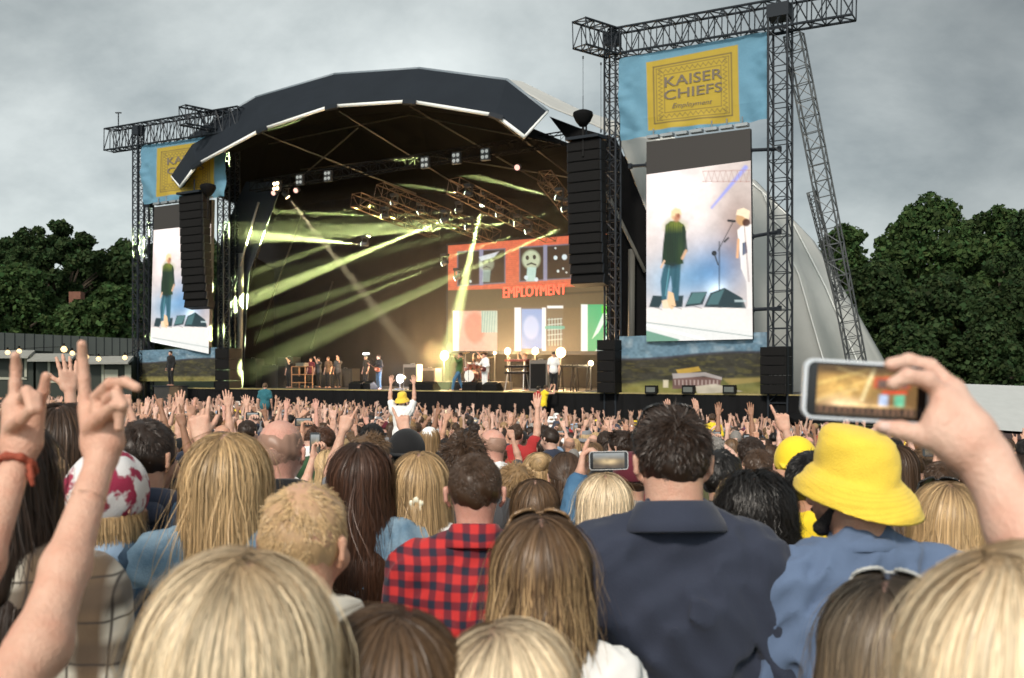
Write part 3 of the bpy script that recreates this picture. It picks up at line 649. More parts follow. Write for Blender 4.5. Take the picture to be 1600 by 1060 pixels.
# ---------------------------------------------------------------- speaker hangs and stacks
spk = mat('speaker_black', (0.009, 0.0085, 0.0085), 0.6, spec=0.12, var=0.2, vscale=2); grille_m = mat('speaker_grille', (0.011, 0.0105, 0.0105), 0.8, spec=0.08, bump=0.5, bscale=40)
def line_array(px0, px1, y0, y1, t, n, label, curve_px):
    top = SP((px0 + px1) / 2, y0, t); wid = (SP(px1, y0, t) - SP(px0, y0, t)).length; hgt = top.z - SP((px0 + px1) / 2, y1, t).z
    th = thing('line_array', label, 'speaker hang', top - Vector((0, 0, hgt)), 'curved speaker hangs')
    b = MB(); b.box(top + Vector((0, 0, 0.12)), (wid * 1.02, 0.9, 0.12), SA); b.tube(top + Vector((0, 0, .12)), top + Vector((0, 0, .9)), .04, 5); b.build('flying_frame', steel, th)
    z = top.z; ch = hgt / n; off = 0.0; ang = 0.0
    for i in range(n):
        f = i / (n - 1.0); ang = R(2 + 22 * max(0, f - 0.45) ** 1.5)
        ax = (SA[0], (SA[1] * math.cos(ang) - Vector((0, 0, 1)) * math.sin(ang)).normalized(), (Vector((0, 0, 1)) * math.cos(ang) + SA[1] * math.sin(ang)).normalized())
        c = W(0, 0, 0) * 0 + Vector((top.x, top.y, z - ch / 2)) + SA[1] * off
        b = MB(); b.box(c, (wid, 0.55, ch * 0.95), ax); cab = b.build('cabinet', spk, th)
        b = MB(); b.box(c - ax[1] * 0.285, (wid * 0.94, 0.03, ch * 0.84), ax); b.build('grille', grille_m, cab)
        for sd_ in (-1, 1): MB().box(c + ax[0] * sd_ * (wid / 2 + 0.012) - ax[1] * 0.22, (0.024, 0.08, ch * 0.95), ax).build('bracket', steel, cab)
        z -= ch * math.cos(ang); off += ch * math.sin(ang)
    return th
line_array(891, 941, 222, 446, -0.7, 14, 'tall black speaker hang in front of the brick facade screen', 0)
line_array(286, 321, 306, 482, -0.7, 14, 'black speaker hang partly covering the narrow live screen', 0)
def chain_bag(px, py, t, label, rad=0.42):
    p = SP(px, py, t); b = MB(); prof = [(0.0, -0.9 * rad), (0.35 * rad, -0.85 * rad), (0.75 * rad, -0.35 * rad), (rad, 0.2 * rad), (0.95 * rad, 0.5 * rad), (0.5 * rad, 0.7 * rad), (0.0, 0.55 * rad)]
    b.lathe(prof, p, 16); o = b.build('chain_bag', black, None, smooth=True); tag(o, label, 'chain bag', 'chain bags over the speaker hangs')
    b = MB(); b.box(p + Vector((0.02, 0, 0.05)), (0.3, 0.3, 0.45)); b.tube(p - Vector((0, 0, 0.3)), p - Vector((0, 0, 1.6)), 0.05, 5); b.tube(p + Vector((0, 0, .2)), p + Vector((0, 0, 0.9)), 0.015, 5); b.build('hoist_motor', spk, o)
chain_bag(911, 184, -1.0, 'round black chain bag on a cable above the tall speaker hang'); chain_bag(325, 296, -0.9, 'round black chain bag above the speaker hang at the narrow screen')
def stack(px0, px1, y0, y1, t, n, label):
    a = SP(px0, y1, t); c = SP(px1, y1, t); top = SP(px0, y0, t).z; h = (top - a.z) / n; th = thing('speaker_stack', label, 'speaker stack', (a + c) / 2, 'speaker stacks standing on the stage wings')
    for i in range(n):
        m = (a + c) / 2 + Vector((0, 0, h * (i + 0.5))); b = MB(); b.box(m, ((c - a).length, 0.9, h * 0.96), SA); cab = b.build('cabinet', spk, th)
        b = MB(); b.box(m - SA[1] * 0.46, ((c - a).length * 0.9, 0.03, h * 0.8), SA); b.build('grille', grille_m, cab)
stack(1193, 1233, 543, 616, -0.05, 5, 'black speaker stack at the foot of the broad tower')
stack(940, 968, 532, 614, -0.1, 5, 'black speaker stack at the foot of the slim tower')
stack(346, 368, 545, 612, 0.3, 4, 'dark speaker stack beside the pale post at the stage edge')
for i, px in enumerate((1018, 1076, 1140)):
    a = SP(px, 616, -0.12); th = thing('floor_monitor', ['first small grey pad light in the row under the mansion banner, nearest the slim tower', 'small grey pad light in the middle of the row under the mansion banner', 'last small grey pad light in the row under the mansion banner, nearest the broad tower'][i], 'light', a, 'pad lights along the wing edge')
    MB().box(a + Vector((0, 0, 0.18)), (0.5, 0.2, 0.34), SA).build('housing', spk, th); MB().box(a + Vector((0, 0, 0.18)) - SA[1] * 0.105, (0.38, 0.02, 0.20), SA).build('pad', mat('pad_grey', (0.10, 0.11, 0.10), 0.5), th)

# ---------------------------------------------------------------- stage lights and their beams in the smoke
head_m = mat('fixture_body', (0.02, 0.02, 0.02), 0.5)
def glowm(name, c, s): return mat(name, (0.1, 0.1, 0.1), 0.4, emit=c, estr=s)
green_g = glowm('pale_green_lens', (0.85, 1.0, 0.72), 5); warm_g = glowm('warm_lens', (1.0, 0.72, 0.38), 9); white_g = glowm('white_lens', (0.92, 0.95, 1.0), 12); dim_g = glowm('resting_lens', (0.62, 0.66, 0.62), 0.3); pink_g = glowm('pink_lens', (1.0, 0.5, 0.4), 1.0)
BEAMS = [  # source px,py,t ; passes px,py,t ; power, half angle, colour
 ((727, 303), 3.0, (525, 273), 2.0, 1.0, 1.9, 0), ((868, 309), 3.2, (690, 262), 2.0, 0.7, 2.6, 0), ((565, 382), 4.0, (385, 366), 2.4, 2.2, 3.6, 0),
 ((690, 346), 4.0, (390, 468), 2.6, 3.2, 2.4, 0), ((753, 322), 5.0, (724, 450), 3.2, 0.9, 4.0, 0), ((727, 356), 5.5, (520, 368), 3.6, 1.4, 2.6, 0),
 ((596, 338), 5.0, (440, 331), 3.4, 0.7, 2.2, 0), ((450, 309), 3.0, (506, 380), 4.5, 0.28, 3.2, 1), ((611, 318), 5.0, (470, 340), 3.4, 0.6, 2.0, 0),
 ((690, 413), 6.5, (470, 500), 4.0, 0.4, 2.4, 0), ((710, 436), 6.5, (500, 535), 4.0, 0.32, 2.8, 0), ((892, 351), 4.5, (690, 440), 3.2, 1.2, 2.0, 0),
 ((652, 333), 6.0, (545, 372), 4.0, 0.8, 1.8, 0), ((775, 336), 6.5, (600, 352), 4.6, 0.8, 2.0, 0), ((803, 350), 7.0, (640, 354), 5.0, 0.8, 2.6, 0),
 ((878, 328), 4.2, (800, 346), 4.0, 0.3, 2.0, 0), ((820, 363), 7.0, (700, 402), 5.4, 0.7, 1.8, 0), ((712, 330), 7.2, (560, 345), 6, 0.35, 3.0, 0)]
BC = [(0.84, 1.0, 0.38), (1.0, 0.86, 0.52)]
for i, (p, t, q_, tq_, pw, ha, ci) in enumerate(BEAMS):
    a, c = SP(*p, t), SP(*q_, tq_); d = (c - a).normalized()
    hang = {0: 'over the brick facade', 1: 'by the tall speaker hang'}
    where = ['hanging below the rust-lit truss, aimed across at the visor', 'close to the tall speaker hang, beam rising across the roof', 'low over the stage with a short fat bright beam', 'throwing the longest brightest beam down across the stage', 'pointing down at the brick facade screen', 'throwing a level beam over the middle of the stage', 'small, throwing a thin level beam', 'throwing a yellowish beam downwards beside the lit four-lamp light', 'small, with a thin beam dipping away from the brown truss', 'beside the brick facade, faint beam slanting down', 'lower beside the brick facade, faint beam slanting down', 'bright, tucked against the tall speaker hang above the bricks', 'small, above the long bright beam', 'above the brick facade, thin level beam', 'just over the brick facade top, level beam', 'small, beside the tall speaker hang, faint beam', 'on the top edge of the brick facade, short beam', 'small and dim among the brown trusses'][i]
    th = thing('moving_light', 'moving head stage light ' + where, 'stage light', a, 'moving head lights under the stage roof')
    u = d.orthogonal().normalized(); w = d.cross(u)
    MB().lathe([(0.0, -0.34), (0.10, -0.34), (0.13, -0.2), (0.15, 0.0), (0.15, 0.02), (0.12, 0.02)], a - d * 0.05, 14, (u, w, d)).build('lamp_head', head_m, th, smooth=True)
    MB().lathe([(0.0, 0.0), (0.125, 0.0), (0.125, 0.03), (0.0, 0.045)], a - d * 0.03, 14, (u, w, d)).build('lens', green_g if ci == 0 else warm_g, th)
    b = MB(); zu = Vector((0, 0, 1)); b.box(a - d * 0.2 + zu * 0.42, (0.36, 0.36, 0.14), SA); b.box(a - d * 0.2 + zu * 0.2 + SA[0] * 0.19, (0.03, 0.1, 0.45), SA); b.box(a - d * 0.2 + zu * 0.2 - SA[0] * 0.19, (0.03, 0.1, 0.45), SA); b.build('yoke', head_m, th)
    ld = bpy.data.lights.new('beam', 'SPOT'); ld.energy = 1350000 * pw; ld.spot_size = R(2 * ha * 0.85); ld.spot_blend = 0.6; ld.shadow_soft_size = 0.05; ld.color = BC[ci]
    lo_ = bpy.data.objects.new('beam_light', ld); COL.objects.link(lo_); lo_.location = a + d * 0.12 - origin(th); lo_.rotation_euler = d.to_track_quat('-Z', 'Y').to_euler(); lo_.parent = th
# four-lamp blinders
for i, (x, y, lit, lb) in enumerate(((431, 291, 1, 'brightly lit four-lamp light at the end of the front truss'), (467, 281, 0, 'unlit four-lamp light next to the lit one'), (511, 275, 0, 'unlit four-lamp light third along the front truss'), (663, 254, 0, 'unlit four-lamp light inside the broad green beam'), (712, 247, 0, 'unlit four-lamp light above the rust-lit truss'), (757, 241, 0, 'unlit four-lamp light furthest along the front truss'))):
    a = SP(x, y, 1.0); th = thing('blinder_light', lb, 'stage light', a, 'four-lamp lights on the front truss'); MB().box(a + SA[1] * 0.1, (0.46, 0.16, 0.55), SA).build('housing', head_m, th)
    for dx in (-1, 1):
        for dz in (-1, 1): MB().lathe([(0.0, 0.0), (0.085, 0.0), (0.075, 0.04), (0.0, 0.06)], a + SA[0] * dx * 0.11 + Vector((0, 0, dz * 0.13)) + SA[1] * 0.01, 12, (SA[0], Vector((0, 0, 1)), -SA[1])).build('lens', warm_g if lit else dim_g, th)
for i, (x, y) in enumerate(((427, 302), (462, 298), (808, 262))):
    a = SP(x, y, 1.0); d = (Vector((-0.3, -1, -0.4))).normalized(); u = d.orthogonal().normalized(); w = d.cross(u); th = thing('wash_light', ['pink wash light hanging under the lit four-lamp light', 'pink wash light hanging next along the front truss', 'small red wash light near the roof above the brick facade'][i], 'stage light', a, 'pink wash lights')
    MB().lathe([(0.0, -0.3), (0.12, -0.3), (0.15, 0.0), (0.13, 0.0)], a, 12, (u, w, d)).build('lamp_head', head_m, th); MB().lathe([(0.0, 0.0), (0.13, 0.0), (0.0, 0.03)], a, 12, (u, w, d)).build('lens', pink_g, th)
# floor lamps: warm blinders along the back line, white strobe beside the bass player
for i, (x, y, t, r_, g, en, c, lb) in enumerate(((694, 556, 6.5, 0.24, warm_g, 2600, (1, 0.62, 0.28), 'fierce warm floor lamp glaring behind the singer'), (793, 549, 7.5, 0.18, warm_g, 520, (1, 0.60, 0.27), 'warm floor lamp above the keyboard ladder'), (836, 549, 7.5, 0.18, warm_g, 520, (1, 0.60, 0.27), 'warm floor lamp above the keyboards under the shopping basket picture'), (876, 551, 7.5, 0.26, warm_g, 800, (1, 0.60, 0.27), 'warm glaring floor lamp behind the crew member in a white shirt'), (923, 568, 3.0, 0.13, warm_g, 110, (1, 0.8, 0.5), 'small warm lamp on a stand beside the speaker stack'), (625, 592, 2.6, 0.22, white_g, 260, (0.82, 0.85, 1.0), 'dazzling white lamp low on the stage near the bass player'), (773, 552, 7.5, 0.09, warm_g, 100, (1, 0.7, 0.38), 'small warm lamp between the guitarist and the keyboards'))):
    a = SP(x, y, t); th = thing('floor_lamp', lb, 'stage light', Vector((a.x, a.y, DECK)), 'glaring lamps along the stage floor')
    MB().tube(Vector((a.x, a.y, DECK)), a, 0.03, 6).box(Vector((a.x, a.y, DECK + 0.03)), (0.5, 0.5, 0.06)).build('stand', head_m, th)
    MB().lathe([(0.0, -0.28), (r_ * 0.8, -0.25), (r_ * 1.15, 0.0), (r_ * 0.95, 0.0)], a, 14, (SA[0], Vector((0, 0, 1)), -SA[1])).build('housing', head_m, th)
    MB().lathe([(0.0, 0.03), (r_ * 0.5, 0.02), (r_ * 0.95, 0.0)], a, 14, (SA[0], Vector((0, 0, 1)), -SA[1])).build('lens', g, th)
    ld = bpy.data.lights.new('lamp', 'POINT'); ld.energy = en * 1.2; ld.color = c; ld.shadow_soft_size = r_; lo_ = bpy.data.objects.new('lamp_light', ld); COL.objects.link(lo_); lo_.location = a - SA[1] * (r_ + 0.35) - origin(th); lo_.parent = th
# one bar lamp high at the back
a = SP(573, 553, 8); th = thing('bar_light', 'short white bar lamp above the bass player', 'stage light', a); MB().box(a, (0.5, 0.12, 0.14), SA).build('housing', head_m, th); MB().box(a - SA[1] * 0.07, (0.42, 0.02, 0.08), SA).build('lens', white_g, th)
# the smoke
SMOKE = 0.0038
b = MB(); p = [W(-27.2, 1.2, 0), W(-4.4, 1.2, 0), W(-2.6, 12.4, 0), W(-27.2, 12.4, 0)]
z0, z1 = DECK + 0.02, EYE + 13.2
b.prism([Vector((q.x, q.y, z0)) for q in p], (0, 0, EYE + 9.5 - z0))
sm = bpy.data.materials.new('stage_smoke'); sm.use_nodes = True; t = sm.node_tree; t.nodes.clear()
vs = t.nodes.new('ShaderNodeVolumePrincipled'); vs.inputs['Color'].default_value = (0.92, 0.90, 0.86, 1); vs.inputs['Density'].default_value = SMOKE; vs.inputs['Anisotropy'].default_value = 0.25
ou = t.nodes.new('ShaderNodeOutputMaterial'); t.links.new(vs.outputs[0], ou.inputs['Volume']); sm.cycles.homogeneous_volume = True
o = b.build('stage_smoke', sm); tag(o, 'thin drifting smoke filling the inside of the stage', 'smoke', kind='stuff')

for (px, py, t, rx, ry, rz, dn, lb) in ((650, 505, 7.2, 6.0, 3.2, 4.0, 0.45, 'warm smoke drifting over the dark middle of the stage'),):
    c = SP(px, py, t); V, F = [], []
    for j in range(13):
        for i in range(24): a_, b_ = 2 * math.pi * i / 24, math.pi * j / 12; V.append(c + SA[0] * rx * math.cos(a_) * math.sin(b_) + SA[1] * ry * math.sin(a_) * math.sin(b_) + Vector((0, 0, max(rz * math.cos(b_), DECK + 0.05 - c.z))))
    F = [(j * 24 + i, j * 24 + (i + 1) % 24, (j + 1) * 24 + (i + 1) % 24, (j + 1) * 24 + i) for j in range(12) for i in range(24)]
    m2 = bpy.data.materials.new('drifting_smoke'); m2.use_nodes = True; t2 = m2.node_tree; t2.nodes.clear(); v2 = t2.nodes.new('ShaderNodeVolumePrincipled'); v2.inputs['Color'].default_value = (0.95, 0.80, 0.62, 1); v2.inputs['Anisotropy'].default_value = 0.0
    g = t2.nodes.new('ShaderNodeNewGeometry'); mp_ = t2.nodes.new('ShaderNodeMapping'); mp_.vector_type = 'TEXTURE'; mp_.inputs['Location'].default_value = c; mp_.inputs['Rotation'].default_value = (0, 0, math.atan2(UY, UX)); mp_.inputs['Scale'].default_value = (rx, ry, rz); t2.links.new(g.outputs['Position'], mp_.inputs[0])
    ln = t2.nodes.new('ShaderNodeVectorMath'); ln.operation = 'LENGTH'; t2.links.new(mp_.outputs[0], ln.inputs[0]); nz = t2.nodes.new('ShaderNodeTexNoise'); nz.inputs['Scale'].default_value = 2.2; nz.inputs['Detail'].default_value = 3; t2.links.new(mp_.outputs[0], nz.inputs['Vector'])
    fo = t2.nodes.new('ShaderNodeMapRange'); fo.interpolation_type = 'SMOOTHSTEP'; fo.inputs['From Min'].default_value = 1.0; fo.inputs['From Max'].default_value = 0.15; t2.links.new(ln.outputs['Value'], fo.inputs['Value'])
    nr = t2.nodes.new('ShaderNodeMapRange'); nr.inputs['From Min'].default_value = 0.36; nr.inputs['From Max'].default_value = 0.66; nr.inputs['To Min'].default_value = 0.15; nr.inputs['To Max'].default_value = 1.0; t2.links.new(nz.outputs[0], nr.inputs['Value'])
    de = t2.nodes.new('ShaderNodeMath'); de.operation = 'MULTIPLY'; t2.links.new(fo.outputs[0], de.inputs[0]); t2.links.new(nr.outputs[0], de.inputs[1]); d2 = t2.nodes.new('ShaderNodeMath'); d2.operation = 'MULTIPLY'; d2.inputs[1].default_value = dn; t2.links.new(de.outputs[0], d2.inputs[0]); t2.links.new(d2.outputs[0], v2.inputs['Density'])
    o2 = t2.nodes.new('ShaderNodeOutputMaterial'); t2.links.new(v2.outputs[0], o2.inputs['Volume'])
    tag(MB().raw(V, F).build('drifting_smoke', m2), lb, 'smoke', kind='stuff')
# ================================================================ FIGURES: smooth skin and cloth surfaces
def _smin(a, b, k): 
    h = np.maximum(k - np.abs(a - b), 0.0) / k
    return np.minimum(a, b) - h * h * k * 0.25
def sdf_grid(prims, h, k=0.03, pad=0.03, noise=None):
    """prims: ('c', a, b, ra, rb[, k]) tapered capsule, ('e', c, (rx,ry,rz)[, k]) ellipsoid, ('-e', ...) cut, ('cut', point, normal) keep the side the normal points away from"""
    lo = np.full(3, 1e9); hi = np.full(3, -1e9)
    for p in prims:
        if p[0] == 'c':
            for q, r in ((p[1], p[3]), (p[2], p[4])): lo = np.minimum(lo, np.array(q) - r); hi = np.maximum(hi, np.array(q) + r)
        elif p[0] == 'e': lo = np.minimum(lo, np.array(p[1]) - np.array(p[2])); hi = np.maximum(hi, np.array(p[1]) + np.array(p[2]))
    lo -= pad; hi += pad; n = np.ceil((hi - lo) / h).astype(int) + 1
    ax = [lo[i] + h * np.arange(n[i]) for i in range(3)]
    D = np.full(n, 9.0, dtype=np.float32)
    for p in prims:
        if p[0] == 'cut':
            c = np.array(p[1]); nn = np.array(p[2], float); nn /= np.linalg.norm(nn)
            d = (ax[0][:, None, None] - c[0]) * nn[0] + (ax[1][None, :, None] - c[1]) * nn[1] + (ax[2][None, None, :] - c[2]) * nn[2]
            D = np.maximum(D, d.astype(np.float32)); continue
        kk = k
        if p[0] == 'c':
            a, b, ra, rb = np.array(p[1], float), np.array(p[2], float), p[3], p[4]; kk = p[5] if len(p) > 5 else k
            l_ = np.minimum(a - ra, b - rb); h_ = np.maximum(a + ra, b + rb)
        else:
            c, r = np.array(p[1], float), np.array(p[2], float); kk = p[3] if len(p) > 3 else k; l_, h_ = c - r, c + r
        m = kk + 2 * h; i0 = np.maximum(((l_ - m - lo) / h).astype(int), 0); i1 = np.minimum(((h_ + m - lo) / h).astype(int) + 2, n)
        if (i1 <= i0).any(): continue
        X = ax[0][i0[0]:i1[0]][:, None, None]; Y = ax[1][i0[1]:i1[1]][None, :, None]; Z = ax[2][i0[2]:i1[2]][None, None, :]
        if p[0] == 'c':
            ba = b - a; L2 = max(float(ba @ ba), 1e-12)
            t = np.clip(((X - a[0]) * ba[0] + (Y - a[1]) * ba[1] + (Z - a[2]) * ba[2]) / L2, 0, 1)
            d = np.sqrt((X - a[0] - t * ba[0]) ** 2 + (Y - a[1] - t * ba[1]) ** 2 + (Z - a[2] - t * ba[2]) ** 2) - (ra + (rb - ra) * t)
        else:
            qx, qy, qz = (X - c[0]) / r[0], (Y - c[1]) / r[1], (Z - c[2]) / r[2]
            k0 = np.sqrt(qx * qx + qy * qy + qz * qz); k1 = np.sqrt((qx / r[0]) ** 2 + (qy / r[1]) ** 2 + (qz / r[2]) ** 2) + 1e-9
            d = np.where(k0 < 1e-6, -r.min(), k0 * (k0 - 1) / k1)
        sl = (slice(i0[0], i1[0]), slice(i0[1], i1[1]), slice(i0[2], i1[2]))
        if p[0] == '-e': D[sl] = -_smin(-D[sl], d.astype(np.float32), kk)
        else: D[sl] = _smin(D[sl], d.astype(np.float32), kk)
    if noise is not None: D = D + noise(ax[0][:, None, None], ax[1][None, :, None], ax[2][None, None, :]).astype(np.float32)
    return D, lo, h
_E = [((0,0,0),(1,0,0)),((0,1,0),(1,1,0)),((0,0,1),(1,0,1)),((0,1,1),(1,1,1)),((0,0,0),(0,1,0)),((1,0,0),(1,1,0)),((0,0,1),(0,1,1)),((1,0,1),(1,1,1)),((0,0,0),(0,0,1)),((1,0,0),(1,0,1)),((0,1,0),(0,1,1)),((1,1,0),(1,1,1))]
def nets(D, lo, h):
    D = np.pad(D, 1, constant_values=9.0); lo = lo - h
    s = D < 0; c = [s[i:s.shape[0]-1+i, j:s.shape[1]-1+j, k:s.shape[2]-1+k] for i in (0,1) for j in (0,1) for k in (0,1)]
    cnt = sum(x.astype(np.int8) for x in c); act = (cnt > 0) & (cnt < 8)
    I = np.argwhere(act); ids = np.full(act.shape, -1, dtype=np.int64); ids[act] = np.arange(len(I))
    S = np.zeros((len(I), 3)); C = np.zeros(len(I))
    for a, b in _E:
        ia = I + np.array(a); ib = I + np.array(b); da = D[ia[:,0], ia[:,1], ia[:,2]]; db = D[ib[:,0], ib[:,1], ib[:,2]]
        m = (da < 0) != (db < 0); t = np.where(m, da / np.where(m, da - db, 1), 0)
        S += np.where(m[:, None], np.array(a) + t[:, None] * (np.array(b) - np.array(a)), 0); C += m
    V = lo + h * (I + S / C[:, None]); F = []
    for axis in range(3):
        o1, o2 = [(1, 2), (2, 0), (0, 1)][axis]
        sl = [slice(None)] * 3; s0 = list(sl); s1 = list(sl); s0[axis] = slice(0, -1); s1[axis] = slice(1, None)
        A = s[tuple(s0)]; B = s[tuple(s1)]; cr = A != B; J = np.argwhere(cr)
        J = J[(J[:, o1] > 0) & (J[:, o2] > 0) & (J[:, o1] < s.shape[o1] - 1) & (J[:, o2] < s.shape[o2] - 1)]
        if not len(J): continue
        fl = A[J[:,0], J[:,1], J[:,2]]
        def g(d1, d2):
            q = J.copy(); q[:, o1] += d1; q[:, o2] += d2; return ids[q[:,0], q[:,1], q[:,2]]
        q = np.stack([g(-1, -1), g(0, -1), g(0, 0), g(-1, 0)], 1); q[~fl] = q[~fl][:, ::-1]; F.append(q)
    F = np.concatenate(F); F = F[(F >= 0).all(1)]
    return V, F
def shape(prims, h, k=0.03, noise=None, pad=0.03):
    D, lo, hh = sdf_grid(prims, h, k, pad, noise); return nets(D, lo, hh)
def join_vf(parts):
    V = []; F = []; o = 0
    for v, f in parts: V.append(v); F.append(f + o); o += len(v)
    return np.concatenate(V), np.concatenate(F)

# ---------------------------------------------------------------- hands
def nrmz(v): v = np.array(v, float); return v / (np.linalg.norm(v) + 1e-12)
def rot(v, ax, a):
    ax = nrmz(ax); return v * math.cos(a) + np.cross(ax, v) * math.sin(a) + ax * (ax @ v) * (1 - math.cos(a))
FL = [(0.040, 0.024, 0.020), (0.045, 0.028, 0.021), (0.041, 0.026, 0.020), (0.032, 0.019, 0.018)]
GEST = {'point': [0.05, 1.35, 1.4, 1.4, 0.9], 'open': [0.1, 0.12, 0.15, 0.2, -0.1], 'rock': [0.08, 1.35, 1.4, 0.1, 0.9], 'fist': [1.4, 1.45, 1.45, 1.4, 1.0], 'relaxed': [0.35, 0.45, 0.5, 0.55, 0.3], 'two': [0.05, 0.1, 1.4, 1.4, 0.9], 'grip': [0.9, 0.95, 1.0, 1.0, 0.4]}
def hand(wrist, fwd, palm_n, side, gest, sc=1.0, fat=1.0, spread=0.10):
    """palm_n: the way the palm faces; side +1: the thumb is on the side given by cross(fwd, palm_n)"""
    f = nrmz(fwd); n = nrmz(np.array(palm_n) - f * (f @ np.array(palm_n))); x = np.cross(f, n) * side
    w = np.array(wrist, float); P = []
    for i in range(4):
        o = (1.5 - i) * 0.021 * sc; P.append(('c', w + x * o * 0.6 + f * 0.015 * sc, w + x * o + f * (0.088 - 0.004 * abs(i - 1)) * sc, 0.0145 * sc * fat, 0.0118 * sc * fat, 0.014 * sc))
    P.append(('c', w + x * 0.022 * sc + f * 0.02 * sc + n * 0.010 * sc, w + x * 0.034 * sc + f * 0.052 * sc + n * 0.012 * sc, 0.018 * sc * fat, 0.013 * sc * fat, 0.014 * sc))
    g = GEST[gest] if isinstance(gest, str) else gest
    for i in range(4):
        o = (1.5 - i) * 0.021 * sc; p = w + x * o + f * (0.088 - 0.004 * abs(i - 1)) * sc; r = 0.0098 * sc * fat
        d = nrmz(f + x * (1.5 - i) * spread * (1 if g[i] < 0.8 else 0.2)); m = nrmz(n - d * (n @ d))
        for j in range(3):
            a = g[i] * ((0.9, 1.15, 0.7)[j] if g[i] > 0.8 else 0.6); d, m = d * math.cos(a) + m * math.sin(a), m * math.cos(a) - d * math.sin(a)
            q = p + d * FL[i][j] * sc; P.append(('c', p, q, r * (1 - 0.07 * j), r * (0.93 - 0.09 * j), 0.006 * sc)); p = q
    t = g[4]; p = w + x * 0.034 * sc + f * 0.040 * sc + n * 0.012 * sc; d = nrmz(x * (0.75 - 0.9 * max(t, 0)) + f * 0.75 + n * (0.25 + 0.5 * max(t, 0)))
    for j, l in enumerate((0.034, 0.028)):
        q = p + d * l * sc; P.append(('c', p, q, 0.0115 * sc * fat * (1 - 0.06 * j), 0.0105 * sc * fat * (1 - 0.1 * j), 0.007 * sc)); p = q
        d = nrmz(d + f * 0.35 - x * 0.55 * max(t, 0) + n * 0.1)
    return P

# ---------------------------------------------------------------- body
ARMS = {  # elbow, wrist, palm direction, gesture for the +x arm (mirrored for the other)
 'down': ((0.235, -0.02, 1.14), (0.235, 0.07, 0.90), (-1, 0, 0), 'relaxed'),
 'up': ((0.27, 0.10, 1.60), (0.20, 0.12, 1.86), (0, 1, 0), 'point'),
 'rock': ((0.26, 0.14, 1.57), (0.24, 0.16, 1.83), (0, 1, 0), 'rock'),
 'high': ((0.24, 0.04, 1.68), (0.23, 0.08, 1.95), (0, 1, 0), 'open'),
 'tilt': ((0.30, 0.14, 1.56), (0.15, 0.22, 1.78), (0, 1, 0), 'point'),
 'wide': ((0.36, 0.08, 1.60), (0.42, 0.10, 1.86), (0, 1, 0), 'two'),
 'front': ((0.22, 0.26, 1.42), (0.16, 0.34, 1.68), (-0.6, -0.4, 0), 'grip'),
 'clap': ((0.26, 0.18, 1.52), (0.06, 0.24, 1.74), (-1, 0, 0), 'open'),
 'fist': ((0.25, 0.08, 1.62), (0.24, 0.12, 1.88), (0, 1, 0), 'fist')}
def mir(p): return (-p[0], p[1], p[2])
def head_prims(hc, yaw=0.0, pitch=0.0, jaw=1.0):
    c = np.array(hc); 
    def T(x, y, z):
        y2, z2 = y * math.cos(pitch) - z * math.sin(pitch), y * math.sin(pitch) + z * math.cos(pitch)
        return c + np.array([x * math.cos(yaw) - y2 * math.sin(yaw), x * math.sin(yaw) + y2 * math.cos(yaw), z2])
    e = []
    def E(x, y, z, r, k=0.03, op='e'):     # ellipsoids approximated by a short fan of capsules when turned
        if abs(yaw) < 0.12 and abs(pitch) < 0.12: e.append((op, T(x, y, z), r, k))
        else:
            if r[1] > r[0]: L_ = r[1] - r[0]; e.append(('c', T(x, y - L_, z), T(x, y + L_, z), r[0] * 1.0, r[0] * 0.98, k))
            else: e.append((op, T(x, y, z), (max(r[0], r[1]) * 0.98,) * 2 + (r[2],), k))
    E(0, -0.006, 0.030, (0.077, 0.098, 0.094)); E(0, 0.035, -0.035, (0.056 * jaw, 0.058, 0.070))
    e.append(('c', T(0, 0.078, -0.082), T(0, 0.066, -0.098), 0.020 * jaw, 0.018, 0.03))
    e.append(('c', T(0, 0.094, 0.012), T(0, 0.117, -0.026), 0.009, 0.0125, 0.012))
    for s in (-1, 1):
        e.append(('c', T(s * 0.010, 0.112, -0.030), T(s * 0.014, 0.104, -0.030), 0.008, 0.007, 0.008))
        e.append(('c', T(s * 0.012, 0.093, 0.030), T(s * 0.048, 0.080, 0.030), 0.010, 0.008, 0.014))          # brow
        e.append(('c', T(s * 0.045, 0.068, -0.030), T(s * 0.035, 0.080, -0.040), 0.018, 0.014, 0.03))        # cheek
        e.append(('-e', T(s * 0.031, 0.100, 0.010), (0.014, 0.012, 0.009), 0.010)); e.append(('e', T(s * 0.031, 0.083, 0.010), (0.0125, 0.0125, 0.011), 0.003))
        # ear: rim, lobe and a hollow
        e.append(('c', T(s * 0.077, -0.012, 0.020), T(s * 0.088, -0.020, 0.012), 0.008, 0.006, 0.006)); e.append(('c', T(s * 0.088, -0.022, 0.022), T(s * 0.087, -0.022, -0.012), 0.0075, 0.006, 0.006))
        e.append(('c', T(s * 0.080, -0.006, 0.026), T(s * 0.088, -0.020, 0.024), 0.006, 0.006, 0.005)); e.append(('c', T(s * 0.086, -0.020, -0.012), T(s * 0.077, -0.008, -0.028), 0.006, 0.0065, 0.006))
    e.append(('c', T(-0.020, 0.093, -0.052), T(0.020, 0.093, -0.052), 0.0065, 0.0065, 0.006)); e.append(('c', T(-0.015, 0.092, -0.063), T(0.015, 0.092, -0.063), 0.007, 0.007, 0.006))
    return e
